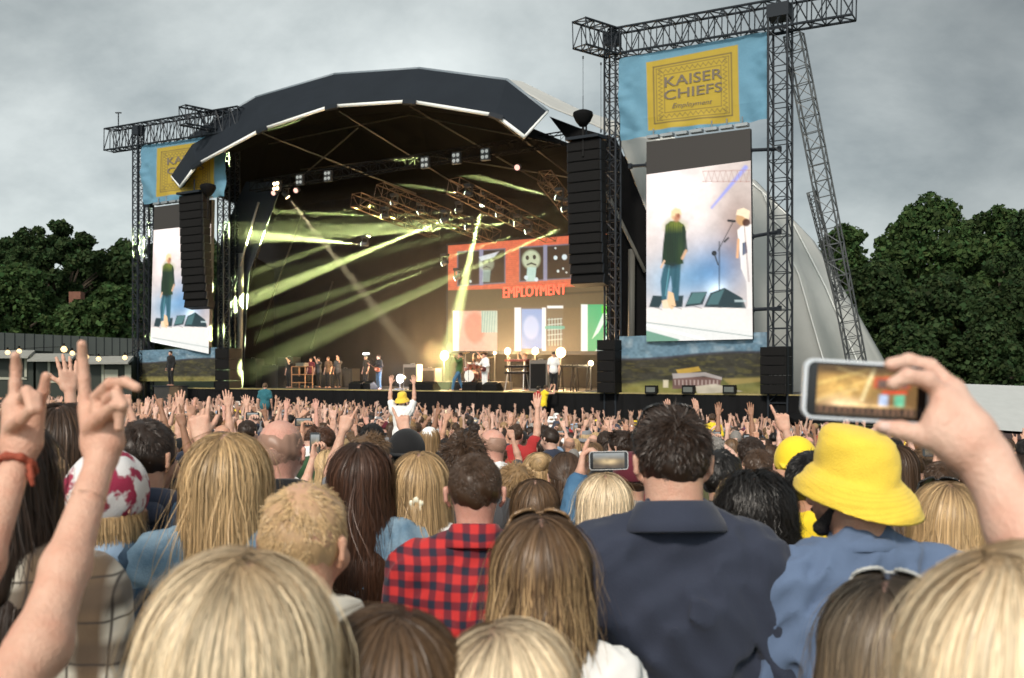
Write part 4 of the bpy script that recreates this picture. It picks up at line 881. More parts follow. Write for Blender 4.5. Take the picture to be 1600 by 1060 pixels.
def figure_prims(spec):
    """skin prims in groups by detail; spec: arms=(left, right) pose names or tuples, w = width factor"""
    w = spec.get('w', 1.0); hy = spec.get('hyaw', 0.0); hp = spec.get('hpitch', 0.0); A = []; lean = np.array(spec.get('lean', (0, 0, 0)), float)
    def LN(p): p = np.array(p, float); return p + lean * max(0, (p[2] - 0.9)) / 0.8
    out = {}
    hc = LN((0, 0.018, 1.635)); out['hc'] = hc
    out['head'] = head_prims(hc, hy, hp, spec.get('jaw', 1.0)) + [('c', LN((0, -0.012, 1.43)), LN((0, -0.010, 1.58)), 0.058 * (0.85 + 0.15 * w) * spec.get('neck', 1.0), 0.053 * (0.85 + 0.15 * w) * spec.get('neck', 1.0), 0.03), ('c', LN((-0.06, -0.008, 1.42)), LN((0.06, -0.008, 1.42)), 0.040, 0.040, 0.04)]
    out['torso'] = [('e', LN((0, 0, 0.96)), (0.165 * w, 0.115 * w, 0.13), 0.06), ('e', LN((0, 0.0, 1.12)), (0.145 * w, 0.105 * w, 0.16), 0.08), ('e', LN((0, 0, 1.29)), (0.165 * w, 0.118 * w, 0.17), 0.08), ('c', LN((-0.145 * w, -0.01, 1.415)), LN((0.145 * w, -0.01, 1.415)), 0.055, 0.055, 0.06), ('c', LN((0, -0.015, 1.42)), LN((0, -0.01, 1.52)), 0.07, 0.05, 0.05)]
    legs = []
    st = spec.get('stance', 0.10)
    for s in (-1, 1):
        kn = spec['knees'][(s + 1) // 2] if 'knees' in spec else (s * st, 0.02, 0.49); an = spec['ankles'][(s + 1) // 2] if 'ankles' in spec else (s * st * 1.05, -0.02, 0.09)
        legs += [('c', (s * 0.085 * w, 0, 0.90), kn, 0.088 * w, 0.056 * w, 0.04), ('c', kn, an, 0.055 * w, 0.036, 0.02), ('c', (an[0], an[1] - 0.03, an[2] - 0.045), (an[0] * 1.15, an[1] + 0.14, an[2] - 0.055), 0.038, 0.030, 0.03)]
    out['legs'] = legs; out['arms'] = []; out['hands'] = []; out['jt'] = []
    for s, pose in zip((-1, 1), spec.get('arms', ('down', 'down'))):
        if pose is None: continue
        if isinstance(pose, str): el, wr, pn, g = ARMS[pose]; el, wr, pn = (el, wr, pn) if s > 0 else (mir(el), mir(wr), mir(pn))
        else: el, wr, pn, g = pose[:4]
        el = np.array(el, float) + lean; wr = np.array(wr, float) + lean; up_ = el[2] > 1.5
        sh = LN((s * 0.175 * w, -0.01, 1.43 if up_ else 1.405)); fa = spec.get('armfat', 1.0)
        out['arms'] += [('c', sh, el, 0.052 * fa * (0.6 + 0.4 * w), 0.040 * fa, 0.03), ('c', el, el + (wr - el) * 0.35, 0.040 * fa, 0.040 * fa, 0.02), ('c', el + (wr - el) * 0.3, wr, 0.040 * fa, 0.0255 * (0.5 + 0.5 * fa), 0.02)]
        f = nrmz(wr - el); fd = nrmz(f + np.array(pose[4] if not isinstance(pose, str) and len(pose) > 4 else (0, 0, 0)))
        # thumb side: when the palm faces forward and the arm is up, the thumb points to the body's middle
        sd = 1 if np.cross(fd, np.array(pn))[0] * (-s) > 0 else -1
        if abs(np.cross(fd, np.array(pn))[0]) < 0.3: sd = 1 if np.cross(fd, np.array(pn))[1] > 0 else -1
        out['hands'] += [('c', wr - f * 0.03, wr + fd * 0.02, 0.0265 * (0.5 + 0.5 * fa), 0.024, 0.015)] + hand(wr + fd * 0.012, fd, pn, sd, g, spec.get('handsc', 1.0), spec.get('fat', 1.0))
        out['jt'].append((s, sh, el, wr))
    return out
def shirt_prims(spec, fp, infl=0.012, sleeve='short', hem=0.86):
    w = spec.get('w', 1.0); P = []
    for p in fp['torso'][:-1]:
        if p[0] == 'e': P.append(('e', p[1], tuple(r + infl * 1.3 for r in p[2]), 0.07))
        else: P.append(('c', p[1], p[2], p[3] + infl, p[4] + infl, 0.06))
    P.append(('c', (0, 0, 1.0), (0, 0, hem + 0.06), 0.12 * w + infl, 0.125 * w + infl, 0.08))
    P.append(('c', (-0.05 * w, 0, 0.98), (-0.05 * w, 0, hem + 0.05), 0.11 * w + infl, 0.115 * w + infl, 0.05)); P.append(('c', (0.05 * w, 0, 0.98), (0.05 * w, 0, hem + 0.05), 0.11 * w + infl, 0.115 * w + infl, 0.05))
    # trapezius up to the collar
    lean = np.array(spec.get('lean', (0, 0, 0)), float) * 0.65; nk = spec.get('neck', 1.0)
    for s in (-1, 1): P.append(('c', np.array((s * 0.02, -0.022, 1.490)) + lean, np.array((s * 0.158 * w, -0.012, 1.438)) + lean, 0.050 * nk + infl * 0.6, 0.050 + infl, 0.05))
    P.append(('c', np.array((0, -0.016, 1.45)) + lean, np.array((0, -0.014, 1.505)) + lean, 0.074 * nk, 0.063 * nk, 0.03))
    cuts = []
    for (s, sh, el, wr) in fp['jt']:
        u = nrmz(el - sh); a = spec.get('armfat', 1.0)
        if sleeve == 'none': P.append(('c', sh, sh + u * 0.05, 0.055 + infl, 0.05 + infl, 0.04))
        elif sleeve == 'short': P.append(('c', sh, sh + (el - sh) * 0.62, 0.056 * (0.6 + 0.4 * w) + infl, 0.054 * a + infl * 1.4, 0.05))
        elif sleeve == 'elbow': P.append(('c', sh, el, 0.056 * (0.6 + 0.4 * w) + infl, 0.046 * a + infl * 1.4, 0.05))
        else:
            P.append(('c', sh, el, 0.056 * (0.6 + 0.4 * w) + infl, 0.044 * a + infl * 1.2, 0.05)); P.append(('c', el, el + (wr - el) * 0.88, 0.044 * a + infl * 1.2, 0.032 * a + infl, 0.03))
    return P
def fold_noise(amp, seed, fine=1.0):
    r = np.random.RandomState(seed); W_ = [(r.uniform(26, 105) * fine, nrmz(r.randn(3) * np.array([1, 1, 0.55])), r.uniform(0, 6.28)) for _ in range(7)]
    def f(X, Y, Z):
        o = 0.0; wx = X + 0.05 * np.sin(9 * Z + seed) + 0.02 * np.sin(23 * Y); wz = Z + 0.05 * np.sin(8 * X + 2 * seed)
        for q, d, ph in W_: o = o + np.sin(q * (wx * d[0] + Y * d[1] + wz * d[2]) + ph) * (1.0 if q < 60 else 0.55)
        return amp * (np.abs(o) - 1.6) * 0.45
    return f
def trousers_prims(spec, fp, infl=0.016):
    P = [('e', (0, 0, 0.95), (0.165 * spec.get('w', 1) + infl, 0.115 * spec.get('w', 1) + infl, 0.12), 0.05)]
    for p in fp['legs']:
        if p[3] > 0.05 or p[4] > 0.034: P.append(('c', p[1], p[2], p[3] + infl, p[4] + infl * 1.4, 0.03))
    return P

# ---------------------------------------------------------------- hair
def ribbons(P, w, nrm_c, tip=0.25, twist=0.25, rs=None):
    """P (n,k,3) strand points; flat ribbons turned outwards from the axis point nrm_c"""
    rs = rs or NR; n, k, _ = P.shape; T = np.gradient(P, axis=1); T /= np.linalg.norm(T, axis=2, keepdims=True) + 1e-9
    O = P - np.array(nrm_c); O[..., 2] *= 0.35; O /= np.linalg.norm(O, axis=2, keepdims=True) + 1e-9
    O = O + rs.randn(n, 1, 3) * twist; B = np.cross(T, O); B /= np.linalg.norm(B, axis=2, keepdims=True) + 1e-9
    t = np.linspace(0, 1, k)[None, :, None]; ww = (np.asarray(w).reshape(-1, 1, 1) if np.ndim(w) else w) * (1 - (1 - tip) * t ** 1.5) / 2
    V = np.stack([P - B * ww, P + B * ww], 2).reshape(n * k * 2, 3)
    a = (np.arange(n)[:, None] * k + np.arange(k - 1)[None, :]).ravel() * 2
    return V, np.stack([a, a + 1, a + 3, a + 2], 1)
CR = np.array([0.077, 0.098, 0.094]); CC = np.array([0, -0.006, 0.030])     # cranium relative to the head centre
def scalp_roots(n, rs, hairline=0.0, crown_only=False, bald=0.0):
    out = []
    while len(out) < n:
        v = rs.randn(n * 3, 3); v /= np.linalg.norm(v, axis=1, keepdims=True); p = v * CR
        zl = np.where(p[:, 1] > 0, 0.030 + 0.15 * p[:, 1] + hairline, 0.02 - 0.95 * np.abs(p[:, 1])) ; zl = np.where(p[:, 1] > 0.05, 0.045 + hairline, zl); zl = np.where((p[:, 1] > -0.03) & (p[:, 1] <= 0.02) & (np.abs(p[:, 0]) > 0.05), np.minimum(zl, 0.0) - 0.01 , zl)
        ok = (p[:, 2] > zl) & (p[:, 2] > -0.075)
        if bald: ok &= ~((np.hypot(p[:, 0], (p[:, 1] + 0.02) * 0.8) < 0.062 * bald) & (p[:, 2] > 0))
        out.extend(list(v[ok]))
    return np.array(out[:n])
def short_hair(seed, n=3500, L=0.03, lift=0.5, w=0.003, shell=0.006, bald=0.0, messy=0.35, part=None, hairline=0.0, h=0.006, up=0.0):
    """cropped hair: close shell plus many short ribbons that radiate from the crown"""
    rs = np.random.RandomState(seed); v = scalp_roots(n, rs, hairline, bald=bald); base = v * (CR + shell * 0.5) + CC
    nn = v / CR; nn /= np.linalg.norm(nn, axis=1, keepdims=True)
    whorl = np.array([0.015, -0.055, 0.075]) + CC; fl = base - whorl; fl[:, 2] -= 0.03; fl = fl - nn * (fl * nn).sum(1, keepdims=True); fl /= np.linalg.norm(fl, axis=1, keepdims=True) + 1e-9
    fr = np.clip((base[:, 2:3] - 0.06) / 0.05, 0, 1); fl = fl + fr * up * np.array([0.2, 0.6, 0.6]); 
    cl = np.array([np.sin(base @ (rs.randn(3) * 90) + rs.rand() * 6) for _ in range(3)]).T * 0.6
    fl = fl + cl * messy + rs.randn(n, 3) * messy * 0.5; lf = lift * (1 + 0.3 * rs.randn(n, 1)); d = fl + nn * lf; d /= np.linalg.norm(d, axis=1, keepdims=True)
    ln = L * (0.6 + 0.6 * rs.rand(n, 1)) * (0.22 + 0.78 * np.clip((base[:, 2:3] + 0.01) / 0.09, 0, 1)); K = 4; P = [base]
    for j in range(K - 1): P.append(P[-1] + d * ln / (K - 1)); d = d - nn * 0.35 * lift + np.array([0, 0, -0.12]); d /= np.linalg.norm(d, axis=1, keepdims=True)
    P = np.stack(P, 1); V, F = ribbons(P, w * (0.7 + 0.6 * rs.rand(n)), (0, 0, 0), tip=0.3, rs=rs)
    tone = np.repeat(0.75 + 0.5 * rs.rand(n), K * 2)
    return V, F, tone
def hair_shell(shell, h=0.007, bald=0.0, seed=0, amp=0.002, hairline=0.0):
    rr = CR + shell
    pr = [('e', CC, tuple(rr), 0.01), ('cut', (0, 0.085 + CC[1], 0.055 + hairline), (0, 0.62, -0.78)), ('cut', (0, -0.02, 0.000), (0, 0.30, -1.0)), ('cut', (0, -0.10, -0.052), (0, -0.35, -1))]
    pr = [('e', CC, tuple(rr), 0.01), ('cut', (0, 0.075, 0.05 + hairline), (0, 0.75, -0.66)), ('cut', (0, -0.085, -0.062), (0, 0.38, -0.92))]
    if bald: pr.append(('-e', (0, -0.02, 0.135), (0.075 * bald, 0.085 * bald, 0.075), 0.01))
    f = lambda X, Y, Z: amp * (np.sin(140 * X + seed) * np.sin(120 * Y + 2) + np.sin(90 * Z + 60 * X))
    return shape(pr, h, noise=f, pad=0.02)
def long_hair(seed, n=4500, length=0.42, w=0.004, wave=0.006, curl=0.0, part=0.0, spread=0.8, gather=None, puff=0.012, K=18, yaw=0.0, fwd=0.35, back=0.0):
    """long hair: strands leave the parting, follow the skull, then hang over neck and shoulders; gather = (point, radius) ties it"""
    rs = np.random.RandomState(seed); v = scalp_roots(n, rs, -0.005)
    if n > 8000: v = v[~((np.abs(v[:, 0] * CR[0] - part) < 0.0022 + 0.0012 * np.sin(v[:, 1] * 30)) & (v[:, 1] > -0.5) & (v[:, 2] > 0))]; n = len(v)
    dep = puff * rs.rand(n, 1) ** 0.7 + 0.003; p = v * (CR + dep) + CC; P = [p.copy()]; ph = rs.rand(n, 1) * 6.28; fly = (rs.rand(n, 1) < 0.03) * rs.rand(n, 1) ** 1.5 * 0.6; cl = np.floor((np.arctan2(v[:, :1], -v[:, 1:2]) + 3.1416) * 22 + rs.randn(n, 1) * 1.2); phc = (cl * 2.399) % 6.28
    side = np.sign(p[:, :1] - part + 0.004 * rs.randn(n, 1)); ln = length * (0.82 + 0.25 * rs.rand(n, 1)); total = 0.11 + ln; st = total / (K - 1); fall = np.zeros((n, 1))
    for j in range(1, K):
        q = p - CC; rr = CR + dep; e = np.sqrt(((q / rr) ** 2).sum(1, keepdims=True)); nn = q / rr ** 2; nn /= np.linalg.norm(nn, axis=1, keepdims=True) + 1e-9
        g = np.array([[0, 0, -1.0]]) + np.concatenate([side * 0.9 * np.clip(q[:, 2:3] / 0.08, 0, 1) * np.clip((q[:, 1:2] + 0.05) / 0.05, 0.06, 1), -0.35 * np.clip(q[:, 1:2] / 0.05 + 0.4, 0, 1.2) * (1 - fwd), 0 * side], 1)
        tg = g - nn * (g * nn).sum(1, keepdims=True); tg /= np.linalg.norm(tg, axis=1, keepdims=True) + 1e-9
        low = np.clip((-(q[:, 2:3]) - 0.0) / 0.03, 0, 1)
        ang = np.arctan2(q[:, 1:2] + 0.03, q[:, :1]); s_ = j / (K - 1.0)
        dn = np.array([[0, 0, -1.0]]) + np.concatenate([np.cos(ang) * 0.10 * spread, np.minimum(np.sin(ang), 0.25) * 0.10 * spread - back, 0 * ang], 1)
        dn = dn + wave * 12 * np.concatenate([np.sin(s_ * 11 + phc) * 0.20 + 0.45 * np.sin(s_ * (6 + 3 * np.sin(ph * 7)) + ph), np.cos(s_ * 9 + phc) * 0.15 + 0.3 * np.sin(s_ * 8 + ph * 2), 0 * ph], 1)
        dn = dn + fly * 0.8 * np.concatenate([np.sin(ph * 3 + s_ * 5), np.cos(ph * 5 + s_ * 4), 0.4 * np.sin(ph)], 1); tg = tg + (nn * 0.35 * fly + 0.07 * np.concatenate([np.sin(s_ * 13 + ph), np.cos(s_ * 11 + ph), 0 * ph], 1))
        if curl: tg = tg + curl * 0.55 * np.concatenate([np.cos(s_ * 60 + ph), 0.4 * np.sin(s_ * 50 + ph), np.sin(s_ * 60 + ph)], 1)
        if curl: dn = dn + curl * np.concatenate([np.cos(s_ * 55 + ph), np.sin(s_ * 55 + ph), 0.6 * np.sin(s_ * 40 + phc)], 1)
        if gather is not None:
            gp, gr, tail = gather; gp = np.array(gp); above = (p[:, 2:3] > gp[2] + 0.006); to = gp + np.concatenate([np.cos(ph), np.sin(ph), 0 * ph], 1) * gr * rs.rand(n, 1) - p
            to /= np.linalg.norm(to, axis=1, keepdims=True) + 1e-9; take = (rs.rand(n, 1) < 2) if tail is None else (cl % 10 < tail * 10)
            pull = np.clip(1 - (q[:, 2:3] - 0.02) / 0.09, 0, 1); dn = np.where(take & above, to, dn); tg = np.where(take & above, nrm_rows(tg * (1.15 - pull) + to * (0.35 + pull)), tg)
            low = np.where(take & above, np.clip(pull, 0, 1), low)
        d = tg * (1 - low) + dn * low; d /= np.linalg.norm(d, axis=1, keepdims=True) + 1e-9
        p = p + d * st; q = p - CC; e = np.sqrt(((q / rr) ** 2).sum(1, keepdims=True)); p = np.where((e < 1), CC + q / np.maximum(e, 1e-3), p)
        # neck / shoulders / back push the hair outwards
        for c_, r_ in (((0, -0.02, -0.31), (0.20, 0.125, 0.155)), ((0, -0.01, -0.50), (0.20, 0.145, 0.34))):
            q2 = (p - np.array(c_)) / (np.array(r_) + dep); r2 = 1 - q2[:, 0] ** 2 - q2[:, 2] ** 2; yb = np.sqrt(np.maximum(r2, 0)) * (r_[1] + dep[:, 0]); inside = (r2 > 0) & (np.abs(p[:, 1] - c_[1]) < yb)
            sg = np.where(p[:, 1] > 0.01, 1.0, -1.0); p[:, 1] = np.where(inside, c_[1] + sg * yb, p[:, 1])
        # keep the face clear
        fc = (p[:, 2:3] < 0.055) & (p[:, 2:3] > -0.13) & (p[:, 1:2] > 0.035) & (np.abs(p[:, :1]) < 0.062)
        p = np.where(fc, np.concatenate([side * 0.066, np.minimum(p[:, 1:2], 0.06), p[:, 2:3]], 1), p)
        P.append(p.copy())
    P = np.stack(P, 1); V, F = ribbons(P, w * (0.6 + 0.8 * rs.rand(n)), (0, -0.01, -0.1), tip=0.45, rs=rs)
    tone = np.repeat((0.55 + 0.80 * rs.rand(n)) * (0.93 + 0.14 * ((cl[:, 0] * 0.618) % 1)) * (1 + 0.12 * np.sin(np.arctan2(v[:, 0], -v[:, 1]) * 9 + seed)), K * 2); s_ = np.tile(np.repeat(np.linspace(0, 1, K), 2), n)
    return V, F, tone, s_
def nrm_rows(a): return a / (np.linalg.norm(a, axis=1, keepdims=True) + 1e-9)
hair_m = mat('hair', (0.2, 0.1, 0.05), 0.42, attr='Col', spec=0.38)
HAIRC = {'black': (0.008, 0.006, 0.005), 'darkbrown': (0.028, 0.015, 0.009), 'brown': (0.060, 0.032, 0.017), 'chestnut': (0.070, 0.030, 0.016), 'lightbrown': (0.13, 0.075, 0.038), 'darkblond': (0.27, 0.165, 0.075), 'blond': (0.50, 0.335, 0.170), 'paleblond': (0.82, 0.66, 0.45), 'grey': (0.26, 0.24, 0.22), 'ginger': (0.26, 0.12, 0.05), 'ash': (0.20, 0.155, 0.11), 'stubble': (0.36, 0.21, 0.15), 'tone': (1.0, 1.0, 1.0)}
def hair_col(base, tone, s_=None, tip=None, root=None, rs=NR):
    c = np.array(HAIRC[base]); C = c[None] * tone[:, None]
    if s_ is not None and root: r = np.array(HAIRC[root]); a = np.clip(1 - s_ / 0.22, 0, 1)[:, None] * 0.85; C = C * (1 - a) + r[None] * tone[:, None] * a
    if s_ is not None and tip: r = np.array(HAIRC[tip]); a = np.clip((s_ - 0.3) / 0.5, 0, 1)[:, None] * (tone[:, None] > 0.88); C = C * (1 - a) + r[None] * tone[:, None] * a
    return C
# ---------------------------------------------------------------- cloth and skin materials
def skin(tone='a'):
    c = {'a': (0.60, 0.365, 0.27), 'b': (0.53, 0.30, 0.205), 'c': (0.66, 0.43, 0.34), 'd': (0.30, 0.16, 0.10), 'e': (0.58, 0.32, 0.25)}[tone]
    def g(t, src, b):
        n = t.nodes.new('ShaderNodeTexNoise'); n.inputs['Scale'].default_value = 22; n.inputs['Detail'].default_value = 5; n.inputs['Roughness'].default_value = 0.6; t.links.new(src, n.inputs['Vector'])
        r = t.nodes.new('ShaderNodeMapRange'); r.inputs['From Min'].default_value = 0.38; r.inputs['From Max'].default_value = 0.66; t.links.new(n.outputs[0], r.inputs['Value']); return _mix(t, r.outputs[0], c, (c[0] * 0.95, c[1] * 0.83, c[2] * 0.80))
    return mat('skin_' + tone, c, 0.48, var=0.06, vscale=60, bump=0.35, bscale=190, sub=0.06, spec=0.35, gen=g)
def _m(t, op, a, b=None, c=None):
    n = t.nodes.new('ShaderNodeMath'); n.operation = op
    for i, v in enumerate((a, b, c)):
        if v is None: continue
        if isinstance(v, (int, float)): n.inputs[i].default_value = v
        else: t.links.new(v, n.inputs[i])
    return n.outputs[0]
def _mix(t, f, a, b):
    n = t.nodes.new('ShaderNodeMix'); n.data_type = 'RGBA'
    if isinstance(f, (int, float)): n.inputs[0].default_value = f
    else: t.links.new(f, n.inputs[0])
    for i, v in ((6, a), (7, b)):
        if isinstance(v, tuple): n.inputs[i].default_value = (*v[:3], 1)
        else: t.links.new(v, n.inputs[i])
    return n.outputs[2]
def _warp(t, src, amt=0.02, sc=6):
    n = t.nodes.new('ShaderNodeTexNoise'); n.inputs['Scale'].default_value = sc; n.inputs['Detail'].default_value = 2; t.links.new(src, n.inputs['Vector'])
    s = t.nodes.new('ShaderNodeVectorMath'); s.operation = 'SUBTRACT'; t.links.new(n.outputs[1], s.inputs[0]); s.inputs[1].default_value = (0.5, 0.5, 0.5)
    k = t.nodes.new('ShaderNodeVectorMath'); k.operation = 'SCALE'; k.inputs['Scale'].default_value = amt; t.links.new(s.outputs[0], k.inputs[0])
    a = t.nodes.new('ShaderNodeVectorMath'); a.operation = 'ADD'; t.links.new(src, a.inputs[0]); t.links.new(k.outputs[0], a.inputs[1]); return a.outputs[0]
def _sep(t, v):
    n = t.nodes.new('ShaderNodeSeparateXYZ'); t.links.new(v, n.inputs[0]); return n.outputs
def _band(t, x, period, duty, soft=0.08, ph=0.0):
    f = _m(t, 'FRACT', _m(t, 'ADD', _m(t, 'DIVIDE', x, period), ph)); d = _m(t, 'ABSOLUTE', _m(t, 'SUBTRACT', f, 0.5))
    n = t.nodes.new('ShaderNodeMapRange'); n.inputs['From Min'].default_value = duty / 2 + soft / 2; n.inputs['From Max'].default_value = duty / 2 - soft / 2; t.links.new(d, n.inputs['Value']); return n.outputs[0]
def g_plaid(t, src, b):
    v = _sep(t, _warp(t, src, 0.03, 5)); h = _band(t, v[0], 0.047, 0.46, 0.12); k = _band(t, v[2], 0.047, 0.46, 0.12)
    c = _mix(t, h, (0.50, 0.022, 0.022), (0.16, 0.010, 0.020)); c2 = _mix(t, h, (0.16, 0.010, 0.020), (0.010, 0.012, 0.030)); return _mix(t, k, c, c2)
def g_flannel(t, src, b):
    v = _sep(t, _warp(t, src, 0.03, 5)); h = _m(t, 'MULTIPLY_ADD', _m(t, 'SINE', _m(t, 'MULTIPLY_ADD', v[0], 62.0, 1.2)), 0.9, 0.5); k = _m(t, 'MULTIPLY_ADD', _m(t, 'SINE', _m(t, 'MULTIPLY_ADD', v[2], 58.0, 0.6)), 0.9, 0.45); h = _m(t, 'MINIMUM', _m(t, 'MAXIMUM', h, 0.0), 1.0); k = _m(t, 'MINIMUM', _m(t, 'MAXIMUM', k, 0.0), 1.0); c = _mix(t, h, (0.56, 0.52, 0.44), (0.11, 0.07, 0.04)); c = _mix(t, _m(t, 'MULTIPLY', k, 0.85), c, (0.07, 0.045, 0.028))
    l1 = _band(t, v[0], 0.075, 0.05, 0.04, 0.25); l2 = _band(t, v[2], 0.08, 0.05, 0.04, 0.25); return _mix(t, _m(t, 'MAXIMUM', l1, l2), c, (0.03, 0.02, 0.015))
def g_denim(base, light):
    def g(t, src, b):
        n = t.nodes.new('ShaderNodeTexNoise'); n.inputs['Scale'].default_value = 7; n.inputs['Detail'].default_value = 6; n.inputs['Roughness'].default_value = 0.65; t.links.new(src, n.inputs['Vector'])
        r = t.nodes.new('ShaderNodeMapRange'); r.inputs['From Min'].default_value = 0.35; r.inputs['From Max'].default_value = 0.68; t.links.new(n.outputs[0], r.inputs['Value'])
        c = _mix(t, r.outputs[0], base, light); v = _sep(t, src)
        yoke = _m(t, 'LESS_THAN', _m(t, 'ABSOLUTE', _m(t, 'SUBTRACT', v[2], 1.315)), 0.003); ax = _m(t, 'ABSOLUTE', v[0])
        pan = _m(t, 'MULTIPLY', _m(t, 'LESS_THAN', _m(t, 'ABSOLUTE', _m(t, 'SUBTRACT', ax, _m(t, 'ADD', 0.075, _m(t, 'MULTIPLY', _m(t, 'SUBTRACT', v[2], 1.31), 0.15)))), 0.003), _m(t, 'LESS_THAN', v[2], 1.315))
        return _mix(t, _m(t, 'MAXIMUM', yoke, pan), c, tuple(x * 0.35 for x in base))
    return g
def g_tiedye(t, src, b):
    n = t.nodes.new('ShaderNodeTexNoise'); n.inputs['Scale'].default_value = 15; n.inputs['Detail'].default_value = 3; t.links.new(src, n.inputs['Vector'])
    r = t.nodes.new('ShaderNodeMapRange'); r.inputs['From Min'].default_value = 0.49; r.inputs['From Max'].default_value = 0.54; t.links.new(n.outputs[0], r.inputs['Value']); return _mix(t, r.outputs[0], (0.68, 0.66, 0.66), (0.30, 0.02, 0.06))
def g_stripe(c1, c2, p=0.05):
    def g(t, src, b): v = _sep(t, src); return _mix(t, _band(t, v[2], p, 0.5, 0.05), c1, c2)
    return g
CL = {'navy': (0.030, 0.036, 0.058), 'slate': (0.105, 0.150, 0.245), 'white': (0.78, 0.77, 0.75), 'cream': (0.62, 0.58, 0.50), 'black': (0.012, 0.012, 0.013), 'grey': (0.20, 0.20, 0.21), 'darkgrey': (0.06, 0.06, 0.065), 'red': (0.36, 0.03, 0.03), 'maroon': (0.10, 0.015, 0.025), 'green': (0.035, 0.075, 0.035), 'olive': (0.10, 0.10, 0.05), 'yellow': (0.80, 0.58, 0.03), 'lightblue': (0.30, 0.42, 0.58), 'blue': (0.03, 0.09, 0.30), 'pink': (0.52, 0.25, 0.28), 'teal': (0.03, 0.13, 0.16), 'brown': (0.12, 0.07, 0.04), 'purple': (0.09, 0.04, 0.13), 'orange': (0.45, 0.15, 0.03), 'beige': (0.42, 0.34, 0.25), 'stageGreen': (0.05, 0.10, 0.03)}
def cloth(k):
    if k == 'plaid': return mat('checked_cotton', (1, 1, 1), 0.85, bump=0.15, bscale=300, gen=g_plaid, sheen=0.1)
    if k == 'flannel': return mat('brown_flannel', (1, 1, 1), 0.9, bump=0.25, bscale=300, gen=g_flannel, sheen=0.2)
    if k == 'denim': return mat('light_denim', (1, 1, 1), 0.85, bump=0.35, bscale=260, gen=g_denim((0.10, 0.18, 0.26), (0.30, 0.41, 0.50)))
    if k == 'darkdenim': return mat('dark_denim', (1, 1, 1), 0.85, bump=0.35, bscale=260, gen=g_denim((0.014, 0.034, 0.066), (0.065, 0.115, 0.17)))
    if k == 'middenim': return mat('mid_denim', (1, 1, 1), 0.85, bump=0.35, bscale=260, gen=g_denim((0.03, 0.10, 0.20), (0.07, 0.17, 0.29)))
    if k == 'tiedye': return mat('blotched_cotton', (1, 1, 1), 0.85, bump=0.2, bscale=200, gen=g_tiedye)
    if k == 'striped': return mat('striped_cotton', (1, 1, 1), 0.85, gen=g_stripe((0.7, 0.68, 0.64), (0.03, 0.04, 0.09)))
    return mat('cloth_' + k.lower(), CL[k], 0.85, spec=0.2, var=0.10, vscale=9, bump=0.22, bscale=320, sheen=0.12)

def g_hat(t, src, b):      # stitched rings round the brim
    v = _sep(t, src); y = _m(t, 'SUBTRACT', v[1], 0.018); r = _m(t, 'SQRT', _m(t, 'ADD', _m(t, 'MULTIPLY', v[0], v[0]), _m(t, 'MULTIPLY', y, y)))
    k = _m(t, 'MULTIPLY', _m(t, 'GREATER_THAN', _m(t, 'SINE', _m(t, 'MULTIPLY', r, 900.0)), 0.55), _m(t, 'GREATER_THAN', r, 0.113)); return _mix(t, _m(t, 'MULTIPLY', k, 0.25), (0.80, 0.56, 0.05), (0.50, 0.32, 0.02))
# ---------------------------------------------------------------- a whole person
def lathe_vf(prof, c, n=40, sx=1.0, sy=1.0, wob=0.0, tilt=(0, 0), seed=0):
    V = []; m = len(prof)
    for j, (r, z) in enumerate(prof):
        for i in range(n):
            a = 2 * math.pi * i / n; w_ = 1 + wob * (math.sin(3 * a + seed + j * 0.35) * 0.6 + math.sin(5 * a + j * 0.8 + seed * 2) * 0.4); V.append((r * sx * math.cos(a) * w_, r * sy * math.sin(a) * w_, z + wob * 0.05 * math.sin(2 * a + seed) * (r / 0.12)))
    V = np.array(V); tx, ty = tilt; V[:, 2] += V[:, 1] * tx + V[:, 0] * ty; V = V + np.array(c)
    F = [(j * n + i, j * n + (i + 1) % n, (j + 1) * n + (i + 1) % n, (j + 1) * n + i) for j in range(m - 1) for i in range(n)]
    return V, np.array(F)
def turn(V, yaw, c):
    c = np.array(c); q = V - c; cs, sn = math.cos(yaw), math.sin(yaw); return np.stack([q[:, 0] * cs - q[:, 1] * sn, q[:, 0] * sn + q[:, 1] * cs, q[:, 2]], 1) + c
def shellcol(V, c, part, lod):
    C = np.tile(c, (len(V), 1))
    if lod > 0.8: C[(np.abs(V[:, 0] - part) < 0.007) & (V[:, 1] > -0.05) & (V[:, 2] > 0.06)] = (0.50, 0.28, 0.21)
    return C
